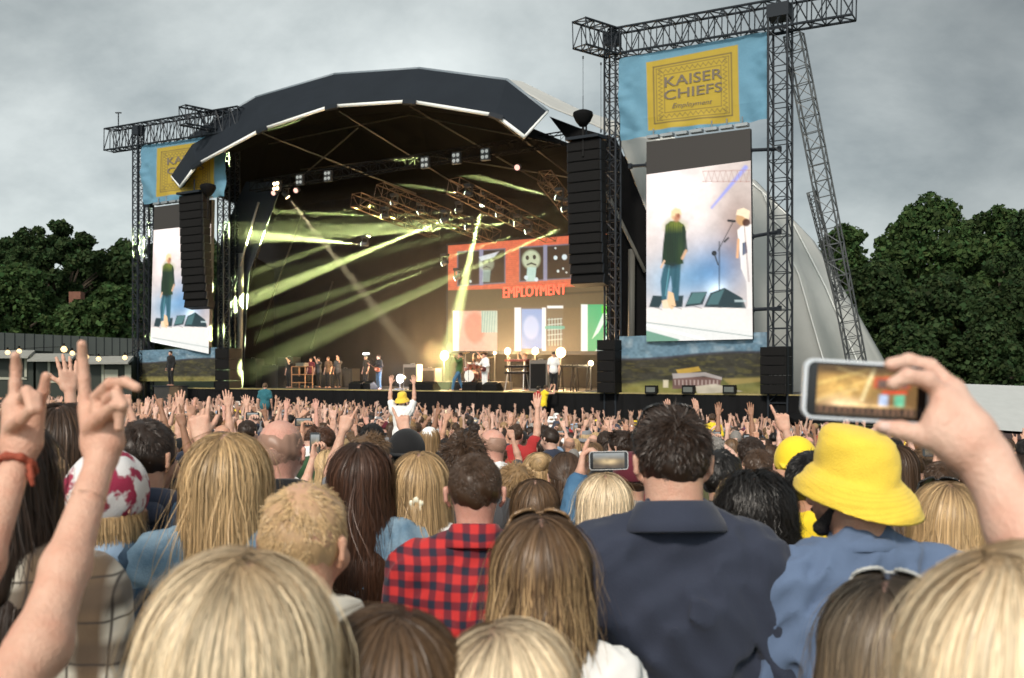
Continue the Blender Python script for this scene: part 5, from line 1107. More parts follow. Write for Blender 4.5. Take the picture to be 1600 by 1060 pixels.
def make_hair(style, hc, color, root, near=1.0, yaw=0.0, seed=1, lod=1.0, **kw):
    """returns (V, F, colours) in body space"""
    parts = []; cols = []
    def add(V, F, C): parts.append((V + 0.0, F)); cols.append(C)
    tip = kw.pop('tip', None); rootc = kw.pop('rootc', None); base = np.array(HAIRC[color])
    if style in ('short', 'buzz', 'bald', 'messy', 'quiff'):
        p = {'short': dict(L=0.026, lift=0.28, shell=0.008), 'buzz': dict(L=0.010, lift=0.8, shell=0.0035), 'bald': dict(L=0.006, lift=0.5, shell=0.0022, bald=1.15), 'messy': dict(L=0.036, lift=0.38, shell=0.012, messy=0.9), 'quiff': dict(L=0.034, lift=0.36, shell=0.009, up=0.5, messy=0.6)}[style]; p.update(kw)
        thin = p.pop('thin', 0); n = int((8000 if style != 'buzz' else 9000) * lod); w = 0.0024 / math.sqrt(lod) * (0.55 if style == 'buzz' else 1)
        V, F = hair_shell(p['shell'] * 0.9, h=0.007 if lod > 0.4 else 0.014, bald=p.get('bald', 0), hairline=p.get('hairline', 0.0), seed=seed); sc_ = np.tile(base * 0.8, (len(V), 1))
        if thin: k_ = np.clip(1.25 - np.hypot(V[:, 0], V[:, 1] + 0.03) / 0.075, 0, 1)[:, None] * (V[:, 2:3] > 0.03) * thin + 0.08; sc_ = sc_ * (1 - k_) + np.array((0.60, 0.33, 0.23)) * k_
        add(V, F, sc_); V, F, tone = short_hair(seed, n=n, w=w, **p)
        if thin: q_ = V.reshape(-1, 8, 3)[:, 0]; kp = NR.rand(len(q_)) > 0.75 * thin * np.clip(1.35 - np.hypot(q_[:, 0], q_[:, 1] + 0.03) / 0.07, 0, 1); F = F[np.repeat(kp, 3)]
        add(V, F, hair_col(color, tone))
    else:
        p = dict(n=int(12500 * lod), w=0.0021 / math.sqrt(lod), K=15); p.update(kw); bun = p.pop('bun', None)
        V, F = shape([('e', CC, tuple(CR + 0.007), 0.01), ('cut', (0, 0.07, 0.05), (0, 0.85, -0.52)), ('cut', (0, -0.02, -0.075), (0, 0, -1))], 0.008 if lod > 0.4 else 0.016); add(V, F, shellcol(V, base * 0.85, p.get('part', 0.0), lod))
        if p.get('length', 0.4) > 0.16 and p.get('gather') is None:
            ln = p['length'] if 'length' in p else 0.42
            V, F = shape([('c', (-0.035, -0.055, -0.03), (-0.045, -0.12, -0.11 - ln * 0.45), 0.045, 0.025, 0.05), ('c', (0.035, -0.055, -0.03), (0.045, -0.12, -0.11 - ln * 0.45), 0.045, 0.025, 0.05)], 0.014); add(V, F, np.tile(base * 0.8, (len(V), 1)))
        V, F, tone, s_ = long_hair(seed, **p); add(V, F, hair_col(color, tone, s_, tip, rootc))
        if bun is not None:
            rs = np.random.RandomState(seed + 5); n = int(900 * max(lod, 0.3)); bc, br = np.array(bun[0]), bun[1]; K = 12; a0 = rs.rand(n, 1) * 6.28; inc = rs.rand(n, 1) * 3.14; t = np.linspace(0, 1, K)[None, :]
            a = a0 + t * 4.5; rr = br * (0.92 + 0.12 * rs.rand(n, 1)); lat = (inc - 1.57) * 0.9 + 0.35 * np.sin(a + inc * 3)
            V3 = np.stack([np.cos(a) * np.cos(lat) * rr, np.sin(lat) * rr * 0.8, np.sin(a) * np.cos(lat) * rr], 2) + bc; V, F = ribbons(V3, 0.005, bc, rs=rs); tn = np.repeat(0.7 + 0.5 * rs.rand(n), K * 2); add(V, F, base[None] * tn[:, None])
            V, F = shape([('e', bc, (br * 0.93, br * 0.76, br * 0.93), 0.01)], 0.012); add(V, F, np.tile(base * 0.7, (len(V), 1)))
    V, F = join_vf(parts); C = np.concatenate(cols)
    V = turn(V, yaw, (0, 0, 0)) + np.array(hc)
    return V, F, C
def build_person(px, top, d, label, hair=('short', 'brown'), top_c='navy', sleeve='short', skin_t='a', w=1.0, yaw=0.0, group=None, hat=None, glasses=None, collar=None, arms=('down', 'down'), res=1.0, folds=0.011, seed=1, hyaw=0.0, trous='darkgrey', hk=None, headtop=0.015, jac=None, jaw=1.0, armfat=1.0, neck=1.0, ret=False, height=None, lod=1.0, beard=None, lean=(0, 0, 0), hpitch=0.0, fat=1.0, sock=None, extra=None, neckline=None, hem=0.86, pos=None, knees=None, ankles=None, headscale=1.0):
    X = (px - 800.0) / FPX * d; gz = ground_z(X, d); zt = EYE - (top - HZ) * d / FPX; s = (zt - gz) / (1.76 + headtop) if height is None else height / 1.76
    if pos is not None: X, d, gz = pos
    elif height is not None: gz = zt - height * (1.76 + headtop) / 1.76
    root = thing('person', label, 'person', (X, d, gz), group, yaw); root.scale = (s, s, s)
    spec = dict(arms=arms, w=w, hyaw=hyaw, hpitch=hpitch, jaw=jaw, armfat=armfat, neck=neck, lean=lean, fat=fat)
    if knees: spec['knees'] = knees; spec['ankles'] = ankles
    fp = figure_prims(spec); hc = fp['hc']
    up = any(a is not None and not (isinstance(a, str) and a == 'down') for a in arms)
    parts = [shape(fp['head'], 0.0052 * res, 0.02), shape([(p[0], p[1], tuple(r * 0.88 for r in p[2])) if p[0] == 'e' else ('c', p[1], p[2], p[3] * 0.8, p[4] * 0.8, 0.05) for p in fp['torso'][:-1]] + fp['legs'], 0.020, 0.04)]
    if fp['arms']: parts.append(shape(fp['arms'], 0.008 * res if up else 0.014, 0.02)); parts.append(shape(fp['hands'], (0.0036 if up else 0.008) * res, 0.008))
    V, F = join_vf(parts); body = np_mesh('body', V, F, skin(skin_t), root)
    V, F = shape(shirt_prims(spec, fp, sleeve=sleeve, hem=hem, infl=0.012 + (0.006 if jac else 0)), 0.0095 * res, 0.05, noise=fold_noise(folds, seed)); np_mesh('jacket' if jac else 'shirt', V, F, cloth(top_c), root)
    if collar:
        c0 = np.array((0, -0.012, 1.512)) + np.array(lean) * 0.7; nk = neck * (0.85 + 0.15 * w)
        prof = {'shirt': [(0.064, -0.02), (0.060, 0.020), (0.060, 0.036), (0.063, 0.042), (0.070, 0.040), (0.081, 0.020), (0.094, -0.006), (0.104, -0.028), (0.101, -0.033), (0.082, -0.010), (0.070, 0.006)], 'tee': [(0.066, -0.008), (0.064, 0.012), (0.067, 0.016), (0.073, 0.012), (0.084, -0.006), (0.082, -0.016)], 'hood': [(0.066, -0.02), (0.070, 0.020), (0.085, 0.038), (0.108, 0.030), (0.122, 0.0), (0.118, -0.04), (0.09, -0.05)]}[collar]
        V, F = lathe_vf([(r_ * nk, z_) for r_, z_ in prof], c0, 48, 1.0, 0.98, 0.02 if collar != 'hood' else 0.05, (-0.20, 0.0), seed); np_mesh('collar', V, F, cloth(neckline or top_c), root)
        if collar == 'hood': V, F = shape([('c', c0 + np.array((-0.06, -0.10, -0.02)), c0 + np.array((0.06, -0.10, -0.02)), 0.036, 0.036, 0.04), ('c', c0 + np.array((0, -0.11, -0.04)), c0 + np.array((0, -0.115, -0.12)), 0.05, 0.028, 0.04)], 0.008, 0.03, noise=fold_noise(0.006, seed)); np_mesh('hood', V, F, cloth(neckline or top_c), root)
    V, F = shape(trousers_prims(spec, fp), 0.022, 0.05); np_mesh('trousers', V, F, cloth(trous), root)
    if hair:
        V, F, C = make_hair(hair[0], hc, hair[1], None, seed=seed, yaw=hyaw, lod=lod, **(hk or {}))
        if hat:
            zz = V[:, 2] - hc[2]; F = F[(zz[F] < {'bucket': 0.012, 'cap': 0.02, 'beanie': 0.01, 'wrap': -0.02}[hat[0]] + 0 * zz[F]).all(1)]
        np_mesh('hair', V, F, hair_m, root, col=C)
    H = lambda V: turn(np.asarray(V, float), hyaw, (0, 0, 0)) + np.array(hc)
    if hat:
        kind, hc_ = hat[0], hat[1]
        if kind == 'bucket':
            k = hat[2] if len(hat) > 2 else 1.0
            prof = [(0.001, 0.166), (0.045, 0.165), (0.074, 0.158), (0.090, 0.146), (0.099, 0.125), (0.104, 0.092), (0.107, 0.058), (0.108, 0.052), (0.120, 0.042), (0.136, 0.026), (0.150, 0.006), (0.160, -0.014), (0.161, -0.019), (0.158, -0.017), (0.146, 0.002), (0.116, 0.036), (0.105, 0.050), (0.100, 0.09)]
            pr = []
            for j in range(len(prof) - 1):
                (r0, z0_), (r1, z1_) = prof[j], prof[j + 1]; m_ = 1 if j in (0, 1, 2, 6, 11, 12, 13) else 4
                for q in range(m_): pr.append((r0 + (r1 - r0) * q / m_ + (0.0012 if (7 <= j <= 10 and q % 2 == 0) else 0), z0_ + (z1_ - z0_) * q / m_))
            pr.append(prof[-1]); V, F = lathe_vf([(r_ * k, z_ * k) for r_, z_ in pr], (0, -0.004, 0.0), 56, 0.96, 1.05, 0.030, (0.24, 0.05), seed)
            m_h = mat('hat_' + hc_, (0.80, 0.56, 0.05), 0.85, bump=0.5, bscale=260, var=0.07, vscale=20, sheen=0.15, gen=g_hat) if hc_ == 'yellow' else cloth(hc_)
            V[:, :2] *= 0.95
            np_mesh('bucket_hat', H(V), F, m_h, root)
        elif kind in ('cap', 'beanie'):
            pr_ = [('e', CC + np.array((0, 0, 0.008)), tuple(CR + 0.015), 0.01), ('cut', (0, 0.0, 0.040 if kind == 'cap' else 0.02), (0, -0.10 if kind == 'cap' else 0.1, -1))]
            if kind == 'cap': pr_ = [('e', CC + np.array((0, 0, 0.008)), tuple(CR + 0.015), 0.01), ('cut', (0, -0.03, 0.012), (0, 0.18, -1))]
            parts_ = [shape(pr_, 0.006)]
            if kind == 'cap':
                yb = 1 if len(hat) < 3 else -1; parts_.append(shape([('c', (x, yb * 0.085, 0.035), (x * 0.75, yb * (0.165 - abs(x) * 0.5), 0.020), 0.006, 0.005, 0.008) for x in np.linspace(-0.06, 0.06, 9)], 0.005))
            V, F = join_vf(parts_); np_mesh('cap' if kind == 'cap' else 'beanie', H(V), F, cloth(hc_), root)
        elif kind == 'wrap':
            V, F = shape([('e', CC + np.array((0, 0, 0.005)), tuple(CR + 0.022), 0.01), ('cut', (0, -0.02, -0.045), (0, 0.35, -1)), ('c', (-0.06, -0.09, -0.03), (-0.13, -0.12, -0.05), 0.02, 0.01, 0.02), ('c', (-0.06, -0.09, -0.03), (-0.12, -0.10, -0.09), 0.016, 0.008, 0.02)], 0.006, noise=fold_noise(0.003, 5)); np_mesh('headscarf', H(V), F, cloth(hc_), root)
    if glasses:      # sunglasses pushed up on the hair
        gm = mat('sunglass_frame_' + glasses, {'black': (0.012, 0.012, 0.012), 'tortoise': (0.20, 0.12, 0.06), 'silver': (0.5, 0.5, 0.48)}[glasses], 0.25, var=0.7 if glasses == 'tortoise' else 0.0, vscale=90, metal=0.0)
        th_ = 0.0035; hs = 0.014; P = []
        def on(a, z, e=0.014): return np.array(((CR[0] + e) * math.sin(a), CC[1] + (CR[1] + e) * math.cos(a), z))
        zf, zb = 0.118, 0.045; o = []
        for s in (-1, 1):
            c = np.array((s * 0.036, 0.055, 0.130)); u = np.array((s * 0.95, -0.30, -0.22)); u /= np.linalg.norm(u); v = np.array((0, -0.80, 0.60)); ring = [c + u * 0.028 * math.cos(t_) * (1.0) + v * 0.021 * math.sin(t_) * -1 for t_ in np.linspace(0, 2 * math.pi, 15)]
            P += [('c', a_, b_, th_, th_, 0.002) for a_, b_ in zip(ring[:-1], ring[1:])]
            h0 = c + u * 0.028; h1 = np.array((s * (CR[0] + 0.016), 0.01, 0.070)); h2 = np.array((s * (CR[0] + 0.012), -0.035, 0.030)); P += [('c', h0, h1, th_, 0.0028, 0.002), ('c', h1, h2, 0.0028, 0.0026, 0.002)]; o.append((c, u, v))
        P.append(('c', (-0.010, 0.062, 0.134), (0.010, 0.062, 0.134), 0.0028, 0.0028, 0.002)); V, F = shape(P, 0.0022, 0.002); g = np_mesh('sunglasses', H(V), F, gm, root)
        lv = []; lf = []
        for c, u, v in o:
            k0 = len(lv); nn = np.cross(u, v)
            for e_ in (-0.001, 0.001):
                for t_ in range(16): lv.append(c + nn * e_ + u * 0.027 * math.cos(t_ * math.pi / 8) + v * 0.020 * math.sin(t_ * math.pi / 8))
            lf.append((k0, 16))
        mbb = MB()
        for k0, n_ in lf: mbb.raw([tuple(p) for p in H(np.array(lv))[k0:k0 + 32]], [tuple(range(16)), tuple(range(16, 32))[::-1]] + [(i, (i + 1) % 16, 16 + (i + 1) % 16, 16 + i) for i in range(16)])
        ob = mbb.build('lens_pair', mat('dark_lens', (0.02, 0.018, 0.016), 0.08, spec=0.8), root, local=True); ob.parent = g
    if beard:
        V, F = shape([('c', (s_ * 0.060, 0.03, -0.035), (s_ * 0.045, 0.070, -0.085), 0.011, 0.015, 0.02) for s_ in (-1, 1)] + [('c', (-0.025, 0.078, -0.090), (0.025, 0.078, -0.090), 0.019, 0.019, 0.02), ('c', (-0.022, 0.100, -0.046), (0.022, 0.100, -0.046), 0.008, 0.008, 0.01)], 0.005, noise=fold_noise(0.002, 3, 4)); np_mesh('beard', H(V), F, mat('beard', HAIRC['black'], 0.7, bump=0.8, bscale=200), root)
    if extra: extra(root, fp, H, spec)
    return (root, s, fp) if ret else root
# ================================================================ BACKLINE AND PLAYERS' GEAR ON THE STAGE
wood = mat('warm_wood', (0.16, 0.07, 0.035), 0.5); chrome = mat('chrome_stand', (0.4, 0.4, 0.4), 0.3, metal=0.9)
def fl(px, t): p = SP(px, 600, t); return Vector((p.x, p.y, DECK))
def wedge(px, t, label, w=0.75, h=0.42, face=-1):
    a = fl(px, t); th = thing('floor_wedge', label, 'monitor speaker', a, 'wedge monitors along the stage lip'); y0, y1 = -0.28, 0.30
    pr = [(-y1 * 0 + y0, 0), (y1, 0), (y1, h), (y0 * 0.4, h)]; P_ = [a + SA[1] * (y * face * -1) + Vector((0, 0, z)) - SA[0] * w / 2 for y, z in [(-0.30, 0.0), (0.32, 0.0), (0.32, 0.14), (0.02, h), (-0.30, h * 0.75)]]
    MB().prism(P_, SA[0] * w).build('cabinet', spk, th)
    q = [(0.325, 0.15), (0.03, h + 0.005)]; c0, c1 = [a + SA[1] * (y) + Vector((0, 0, z)) for y, z in q]; MB().prism([c0 - SA[0] * w * .45, c0 + SA[0] * w * .45, c1 + SA[0] * w * .45, c1 - SA[0] * w * .45], SA[1] * 0.012 + Vector((0, 0, .012))).build('grille', grille_m, th)
for i, (px, t) in enumerate(((560, 0.7), (575, 0.9), (655, 0.6), (672, 0.6), (770, 0.5), (738, 0.6))):
    wedge(px, t, ['low black wedge in front of the bass player, outer one', 'low black wedge in front of the bass player, inner one', 'black wedge beside the dazzling white lamp, nearer to it', 'black wedge just behind the singer', 'black wedge at the feet of the guitarist', 'black wedge between singer and guitarist'][i])
def box_thing(nm, label, cat, px, t, w, d, h, m, front=None, fm=None, group=None, z=0.0):
    a = fl(px, t) + Vector((0, 0, z)); th = thing(nm, label, cat, a, group); MB().box(a + Vector((0, 0, h / 2)), (w, d, h), SA).build('cabinet', m, th)
    if front: MB().box(a + Vector((0, 0, h * 0.48)) - SA[1] * (d / 2 + 0.012), (w * front, 0.02, h * 0.8), SA).build('grille', fm or grille_m, th)
    mb = MB(); mb.tube(a + Vector((0, 0, h)) - SA[0] * 0.12, a + Vector((0, 0, h + 0.05)) - SA[0] * 0.12, 0.01, 4).tube(a + Vector((0, 0, h + 0.05)) - SA[0] * 0.12, a + Vector((0, 0, h + 0.05)) + SA[0] * 0.12, 0.012, 4).tube(a + Vector((0, 0, h + 0.05)) + SA[0] * 0.12, a + Vector((0, 0, h)) + SA[0] * 0.12, 0.01, 4); mb.build('handle', chrome, th)
    return th
amp_g = mat('amp_cloth', (0.13, 0.115, 0.10), 0.8, bump=0.4, bscale=60)
box_thing('amplifier', 'tall grey speaker cabinet between the keyboards and the white shirted crew member', 'amplifier', 845, 3.2, 0.95, 0.5, 1.45, amp_g, 0.85)
box_thing('amplifier', 'grey cabinet behind the bass player', 'amplifier', 645, 5.2, 0.9, 0.5, 1.3, amp_g, 0.85)
box_thing('amplifier', 'low grey cabinet in the violet light beside the drum riser', 'amplifier', 672, 6.0, 1.1, 0.6, 1.1, amp_g, 0.85)
for i, (px, t, w, h) in enumerate(((395, 5, 1.2, 1.7), (428, 5.5, 1.3, 1.3), (452, 6.5, 1.2, 1.8), (540, 8, 1.6, 1.1), (515, 7, 1.3, 0.9))):
    box_thing('flight_case', ['tall dark flight case nearest the side drape', 'wide dark flight case by the side drape', 'dark flight case stack behind the orange framed rack', 'dark flight case in the shadow left of the bass player', 'low dark flight case in front of the waiting people'][i].replace(' left of', ' beyond'), 'flight case', px, t, w, 0.7, h, mat('case_dark', (0.02, 0.02, 0.02), 0.5), 0.8, mat('case_panel', (0.035, 0.03, 0.026), 0.5), 'dark flight cases at the stage side')
# orange framed rack
a = fl(472, 4.0); th = thing('gear_rack', 'open rack with a dull orange frame at the dark side of the stage', 'rack', a); mb = MB(); fr = mat('orange_frame', (0.30, 0.15, 0.07), 0.5)
for sx in (-1, 1):
    for sy in (-1, 1): mb.tube(a + SA[0] * sx * .5 + SA[1] * sy * .3, a + SA[0] * sx * .5 + SA[1] * sy * .3 + Vector((0, 0, 1.2)), .03, 5)
for z in (0.3, 0.75, 1.2):
    for sy in (-1, 1): mb.tube(a + SA[0] * .5 + SA[1] * sy * .3 + Vector((0, 0, z)), a - SA[0] * .5 + SA[1] * sy * .3 + Vector((0, 0, z)), .03, 5)
mb.build('frame', fr, th); MB().box(a + Vector((0, 0, .5)), (.8, .5, .3), SA).build('drawer', spk, th); MB().box(a + Vector((0, 0, 1.32)), (.6, .4, .18), SA).build('lamp_case', chrome, th)
# keyboards on a ladder stand
def keyboard(px, t, zs, label, w=1.2):
    a = fl(px, t); th = thing('keyboard_stand', label, 'keyboards', a); mb = MB()
    for sx in (-1, 1): mb.tube(a + SA[0] * sx * w * .42 + SA[1] * .3, a + SA[0] * sx * w * .34 + Vector((0, 0, max(zs) + 0.15)), .025, 6).tube(a + SA[0] * sx * w * .42 - SA[1] * .3, a + SA[0] * sx * w * .34 + Vector((0, 0, max(zs) + 0.05)), .025, 6)
    mb.build('stand', chrome if w > 1 else spk, th)
    for z in zs:
        k = MB().box(a + Vector((0, 0, z)), (w, .34, .10), SA).build('keyboard', mat('keyboard_red', (0.22, 0.04, 0.035), 0.4) if z > 1.2 and w > 1 else spk, th); MB().box(a + Vector((0, 0, z + .055)) - SA[1] * -.08, (w * .9, .12, .012), SA).build('key_row', mat('ivory_keys', (0.6, 0.57, 0.5), 0.3), k)
keyboard(808, 3.4, (0.85, 1.15, 1.45), 'three tiered red and black keyboards on a ladder stand'); keyboard(886, 3.0, (1.15,), 'small black keyboard on a thin stand near the white shirt', 0.8); keyboard(910, 3.0, (1.15,), 'small black keyboard on a thin stand nearest the speaker stack', 0.8)
# drum kit
a = fl(742, 4.2); MB(); th = thing('drum_riser', 'low black riser under the drum kit', 'riser', a); MB().box(a + Vector((0, 0, .2)), (3.0, 2.4, .4), SA).build('platform', deck_m, th); MB().box(a + Vector((0, 0, .2)) - SA[1] * 1.215, (3.0, .02, .38), SA).build('skirt', black, th)
a = a + Vector((0, 0, .4)); th = thing('drum_kit', 'drum kit with gold cymbals between the singer and the guitarist', 'drum kit', a)
shell_m = mat('drum_shell', (0.20, 0.05, 0.03), 0.3, coat=0.5); skin_m2 = mat('drum_head', (0.6, 0.57, 0.5), 0.6); gold = mat('cymbal_gold', (0.55, 0.38, 0.12), 0.3, metal=0.9)
def drum(c, ax, r, h):
    ax = Vector(ax).normalized(); o = MB().tube(c - ax * h / 2, c + ax * h / 2, r, 20).build('drum_shell', shell_m, th); MB().tube(c + ax * (h / 2), c + ax * (h / 2 + .012), r * .97, 20).build('drum_head', skin_m2, o); return o
drum(a + Vector((0, 0, .30)) - SA[1] * .3, -SA[1], .30, .42); drum(a + SA[0] * .55 + Vector((0, 0, .35)), (0, 0, 1), .22, .4); drum(a - SA[0] * .45 + Vector((0, 0, .62)), (0, 0, 1), .18, .16); drum(a - SA[0] * .18 + Vector((0, 0, .82)) - SA[1] * .2, (0.2, -.3, 1), .15, .22); drum(a + SA[0] * .2 + Vector((0, 0, .82)) - SA[1] * .2, (-.2, -.3, 1), .16, .24)
for dx, z in ((-.85, 1.15), (-.5, 1.45), (.55, 1.45), (.9, 1.2)):
    c = a + SA[0] * dx - SA[1] * .1; MB().tube(c, c + Vector((0, 0, z)), .012, 5).tube(c, c + SA[0] * .25 - Vector((0, 0, 0)), .01, 4).build('cymbal_stand', chrome, th); MB().lathe([(0, .03), (.04, .02), (.22, 0), (0.0, 0.0)], c + Vector((0, 0, z)), 18, (Vector((1, 0, .15)), Vector((0, 1, .2)), Vector((0, 0, 1)))).build('cymbal', gold, th)
def mic(px, t, label, h=1.5, boom=0.35):
    a = fl(px, t); th = thing('microphone_stand', label, 'microphone stand', a, 'microphone stands'); MB().lathe([(0, 0), (.13, 0), (.13, .02), (.02, .04)], a, 14).tube(a, a + Vector((0, 0, h - .25)), .012, 6).tube(a + Vector((0, 0, h - .25)), a + Vector((0, 0, h)) + SA[0] * boom, .009, 5).build('stand', spk, th)
    MB().lathe([(0, -.08), (.018, -.07), (.028, .03), (.026, .06), (0, .075)], a + Vector((0, 0, h)) + SA[0] * boom, 10).build('microphone', grille_m, th)
mic(574, 2.2, 'thin microphone stand in front of the bass player'); mic(732, 2.2, 'microphone stand between the singer and the guitarist', 1.35, .2); mic(745, 1.0, 'microphone stand close to the guitarist'); mic(703, 2.2, 'microphone stand just beyond the singer', 1.55, 0.1)
# players
FACE = math.atan2(-NX, NY) + math.pi       # yaw that faces the audience
def player(px, t, label, yaw, **k):
    a = fl(px, t); k.setdefault('height', 1.78); k.setdefault('lod', 0.25); k.setdefault('res', 1.7)
    return build_person(px, 0, 1, label, pos=(a.x, a.y, DECK + k.pop('z', 0.0)), yaw=yaw, ret=True, **k)
player(717, 0.9, 'singer in an olive green top and jeans leaning back at the stage lip', R(100), hair=('messy', 'brown'), top_c='stageGreen', sleeve='long', trous='middenim', arms=(((-0.22, 0.20, 1.34), (-0.08, 0.32, 1.55), (0, -1, 0), 'fist'), ((0.24, 0.02, 1.16), (0.22, 0.10, 0.92), (-1, 0, 0), 'relaxed')), knees=((-0.10, 0.24, 0.50), (0.10, -0.04, 0.50)), ankles=((-0.10, 0.30, 0.09), (0.10, -0.20, 0.12)), lean=(0, -0.10, 0), seed=70)
def guitar(rp, body_c, label):
    root, s, fp = rp; M = Matrix.Translation(root.location) @ Matrix.Rotation(root.rotation_euler.z, 4, 'Z') @ Matrix.Scale(s, 4)
    th = thing('guitar', label, 'guitar', root.location + Vector((0, 0, 1.0))); Y = 0.19; o = []
    for i in range(24):
        a_ = 2 * math.pi * i / 24; r_ = 0.16 * (1 + 0.18 * math.cos(2 * a_) - 0.10 * math.cos(a_)); o.append(M @ Vector((-0.12 + r_ * 1.25 * math.cos(a_ + 0.3), Y, 1.02 + r_ * 0.85 * math.sin(a_ + 0.3))))
    d = (M.to_3x3() @ Vector((0, 0.04, 0))); MB().prism(o, d).build('body', mat(*body_c), th); p0, p1 = M @ Vector((0.02, Y + .03, 1.08)), M @ Vector((0.62, Y + .05, 1.34)); MB().tube(p0, p1, .022 * s, 6).build('neck', wood, th); MB().box(p1, (.10, .05, .07)).build('headstock', wood, th)
ga = (((-0.30, 0.02, 1.18), (-0.14, 0.20, 1.06), (0, -1, 0), 'grip'), ((0.32, 0.10, 1.20), (0.42, 0.24, 1.24), (-0.3, -1, 0.3), 'grip'))
rp = player(758, 0.9, 'guitarist with shaggy hair dressed all in white', R(125), hair=("messy", "chestnut"), hk=dict(L=0.05), top_c='white', sleeve='long', trous='white', arms=ga, seed=71); guitar(rp, ('guitar_dark', (0.10, 0.02, 0.015), 0.3), 'dark red guitar slung on the player in white')
rp = player(592, 2.6, 'bass player in dark clothes in the violet light', FACE - 0.3, hair=('messy', 'brown'), top_c='black', sleeve='long', trous='darkdenim', arms=ga, seed=72); guitar(rp, ('guitar_orange', (0.42, 0.10, 0.04), 0.3), 'orange red bass guitar held in the violet light')
player(748, 5.0, 'drummer half hidden behind the cymbals', FACE, z=0.2, hair=('messy', 'darkbrown'), top_c='brown', trous='black', arms=('tilt', 'front'), seed=73, height=1.6)
player(824, 3.9, 'keyboard player bending over the tiered keyboards', FACE - 0.4, hair=('messy', 'ginger'), top_c='brown', trous='black', arms=('front', 'front'), lean=(0, 0.12, 0), seed=74)
player(865, 1.2, 'crew member in a white tee and black bottoms at the stage lip', FACE + 0.5, hair=('messy', 'darkbrown'), top_c='white', trous='black', arms=('down', 'down'), seed=75, hat=('cap', 'black'))
player(848, -0.9, 'photographer in a yellow vest crouching at the stage lip', FACE + 2.6, z=-1.45, hair=('short', 'brown'), top_c='yellow', sleeve='none', trous='black', arms=('front', 'front'), seed=76, lean=(0, 0.15, 0))
player(841, -0.6, 'person in a red top crouching by the yellow vest', FACE + 2.8, z=-1.50, hair=('short', 'black'), top_c='red', trous='black', arms=('down', 'down'), seed=77)
for i, (px, t, c, z) in enumerate(((452, 4.2, 'black', 0.0), (486, 5.2, 'red', 0.0), (498, 5.6, 'grey', 0), (513, 5.4, 'brown', 0), (528, 6.0, 'grey', 0), (572, 6.4, 'black', 0))):
    player(px, t, ['stagehand standing in the dark near the orange framed rack', 'waiting person in a reddish top in the shadow of the stage', 'waiting person in grey beside the reddish top', 'waiting person in brown in the middle of the shadowed row', 'waiting person in grey at the lighter end of the shadowed row', 'backing player in black just behind the bass player'][i], FACE + 0.3 * math.sin(i * 2.1), hair=('short', ['darkbrown', 'brown', 'black', 'lightbrown', 'brown', 'grey'][i]), top_c={'grey': 'darkgrey', 'red': 'maroon'}.get(c, c), trous='black', arms=('down', 'down') if i % 2 else ('front', 'down'), seed=80 + i, height=1.68 + 0.03 * i)
# guard on the platform before the narrow screen
p = SP(267, 600, -1.6); o = build_person(267, 0, 1, 'guard in black standing before the sky banner under the narrow screen', pos=(p.x, p.y, p.z - 0.1), height=1.85, hair=('short', 'darkbrown'), top_c='black', sleeve='long', jac=1, trous='black', res=1.7, lod=0.25, yaw=FACE, seed=90)
q = p; th = thing('platform', 'small black platform under the guard', 'platform', (q.x, q.y, GZ)); MB().box(Vector((q.x, q.y, (GZ + q.z - .1) / 2)), (1.2, 1.2, q.z - .1 - GZ), SA).build('deck', deck_m, th); MB().box(Vector((q.x, q.y, q.z - 0.12)), (1.3, 1.3, .06), SA).build('edge', steel, th)

# ================================================================ TREES, HOARDING, STALLS
def bark(): return mat('bark', (0.06, 0.045, 0.03), 0.9, bump=0.6, bscale=8)
def leaf_mat():
    if 'leaves' in MATS: return MATS['leaves']
    m = mat('leaves', (0.05, 0.08, 0.02), 0.65, attr='Col', spec=0.08); add_transl(m, 0.25); return m
def crown_mesh(name, lobes, n, size, base, seed, parent=None, off=None):
    rs = np.random.RandomState(seed); w = np.array([l[3] ** 2 for l in lobes]); w /= w.sum(); k = rs.choice(len(lobes), n, p=w); C = np.array([l[:3] for l in lobes])[k]; Rr = np.array([l[3] for l in lobes])[k]
    v = rs.randn(n, 3); v /= np.linalg.norm(v, axis=1, keepdims=True); rad = Rr * (1 - 0.55 * rs.rand(n) ** 2.2) * (1 + 0.13 * np.sin(v[:, 0] * 7 + k) * np.cos(v[:, 2] * 6 + k * 2)); P = C + v * rad[:, None] * np.array([1, 1, 0.82])
    nn = v + rs.randn(n, 3) * 0.75; nn[:, 2] += 0.3; nn /= np.linalg.norm(nn, axis=1, keepdims=True); a = np.cross(nn, rs.randn(n, 3)); a /= np.linalg.norm(a, axis=1, keepdims=True); b = np.cross(nn, a); s = size * (0.40 + 1.25 * rs.rand(n, 1) ** 1.6)
    V = np.stack([P - a * s * .5, P + b * s * .45, P + a * s * .6, P - b * s * .4], 1).reshape(-1, 3); F = np.arange(n * 4).reshape(n, 4)
    t = (0.55 + 0.9 * rs.rand(n)) * (0.75 + 0.5 * ((k * 0.618) % 1)); Cc = np.array(base)[None] * t[:, None] * np.stack([1 + 0.25 * rs.randn(n) * 0.5, np.ones(n), np.ones(n)], 1); Cc = np.repeat(np.clip(Cc, 0.003, 1), 4, 0)
    return np_mesh(name, V, F, leaf_mat(), parent, smooth=False, col=Cc, off=off)
